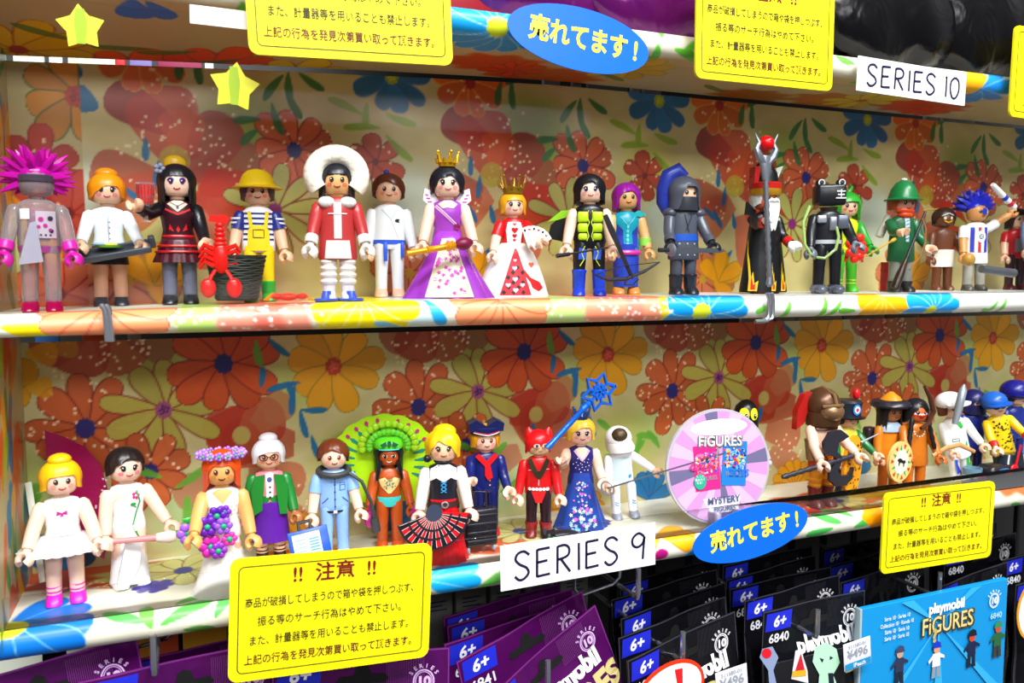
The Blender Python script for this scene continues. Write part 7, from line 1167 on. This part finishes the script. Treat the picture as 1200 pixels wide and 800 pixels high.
# packs on the top board and behind it
FB = [( 'p', 640, 6, 45.5, 13, 4.5, 'shiny crumpled purple foil pack lying on the top shelf board'), ('p', 770, 22, 44.6, 10, 5, 'second crumpled purple foil pack on the top board beside the yellow notice'), ('k', 1045, 40, 44.5, 12, 7, 'large black foil pack on the top board behind the SERIES 10 card'), ('k', 1165, 60, 44.5, 13, 8, 'black foil pack on the top board near the right edge'), ('k', 950, 10, 46.5, 12, 7, 'black foil pack on the top board right of the yellow notice')]
for i, (k, x, y, Y, w_, h_, lb) in enumerate(FB):
    p = at(x, y, Y); p.z = ZT+.05; rr = random.Random(i); t = thing('foil_pack', p, lb, 'bag', 'foil packs on the top board'); b = MB(); NX, NZ = 34, 16; vs_ = []; fs = []
    ph = [rr.uniform(0, 6) for _ in range(6)]
    for j in range(NZ+1):
        v = j/NZ; a = math.pi*2*v
        for i2 in range(NX+1):
            u = i2/NX; e = (1-abs(2*u-1)**3)**.5; fold = .12*math.sin(9*u+ph[0]+3*math.sin(a+ph[1]))+.09*math.sin(17*u+ph[2]+2*a)+.06*abs(math.sin(13*u*(1+.2*math.cos(a))+ph[3]))
            vs_.append(((u-.5)*w_, -(1.6+fold)*math.sin(a)*max(.25, e), h_/2+(h_/2*(.92+fold*.8)*-math.cos(a))*max(.3, e)))
    for j in range(NZ):
        for i2 in range(NX): a = j*(NX+1)+i2; fs.append((a, a+NX+1, a+NX+2, a+1))
    b.add(vs_, fs); b.build('pack_film', foil('5c0c5c' if k == 'p' else '0c0c10'), t, ang=80)
t = thing('red_toy_box', (14.2, 46, ZT), 'dark red toy box on the top board left of the purple packs', 'box'); b = MB(); b.box((0, 0, 2), (6, 3, 4), .1); b.build('carton', mat('8c1420'), t); t2 = thing('orange_toy_box', (19, 46.2, ZT), 'small orange and white box beside the dark red toy box', 'box'); b = MB(); b.box((0, 0, 1.6), (2.2, 2.5, 3.2), .1); b.build('carton', mat('e0a050'), t2)
# stock glimpsed under the lower shelf
for i, (x, y, w_, h_, col, lb) in enumerate(((40, 772, 3.6, 9, 'e8eedc', 'pale cream panel behind the bags at the lower left'), (100, 762, 4.6, 9, 'e4ecd8', 'wider pale cream panel behind the left purple bags'), (160, 752, 1.6, 8, 'e89820', 'orange packet behind the wire hooks at the lower left'), (195, 752, 1.4, 8, 'e85a30', 'red-orange checked packet behind the wire hooks'), (240, 742, 2.6, 8, 'e8a020', 'amber packet left of the yellow notice'))):
    p = at(x, y, 53.5); t = thing('background_packet', p, lb, 'packet'); b = MB(); b.box((0, 0, -1), (w_, .5, h_), .06); b.build('packet_body', mat(col, .5), t)
for i in range(5):
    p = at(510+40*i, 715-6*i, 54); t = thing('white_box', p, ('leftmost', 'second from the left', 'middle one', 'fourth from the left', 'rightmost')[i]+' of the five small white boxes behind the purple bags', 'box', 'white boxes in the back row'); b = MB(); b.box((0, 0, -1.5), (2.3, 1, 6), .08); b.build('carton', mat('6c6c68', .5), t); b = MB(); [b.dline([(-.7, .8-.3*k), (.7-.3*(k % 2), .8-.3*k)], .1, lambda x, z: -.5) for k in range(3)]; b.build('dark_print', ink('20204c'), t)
for (x, y) in ((168, 745), (700, 682)):
    o = at(x, y, 44); t = thing('wire_loop', o, 'black curved wire loop under the shelf above the left purple bags' if x < 300 else 'pale wire loop under the SERIES 9 card', 'wire loop'); b = MB(); b.tube([(-1.6, 0, .9), (-1.6, 0, -.2), (-1.2, 0, -.7), (1.1, 0, -.3), (1.6, 0, .1), (1.7, 0, 1.1)], .1, 8); b.build('wire', mat('18181c', .2, .5) if x < 300 else CH, t)
for o in [o for o in bpy.data.objects if o.type == 'MESH' and not o.users_collection]: bpy.data.objects.remove(o)

# heads of these toys are large: enlarge everything worn on the neck about the neck joint
for t in [o for o in bpy.data.objects if o.type == 'EMPTY' and o.get('category') == 'toy figure']:
    for ch in t.children:
        if ch.type != 'MESH' or ch.name.split('.')[0] in ('feather_fan', 'wing_cape', 'stand_up_collar', 'collar_wing', 'body', 'choker', 'neck'): continue
        zs = [v.co.z for v in ch.data.vertices]
        if (min(zs)+max(zs))/2 > .0572: ch.scale = (1.1, 1.1, 1.1); ch.location.z = .0555*(1-1.1)
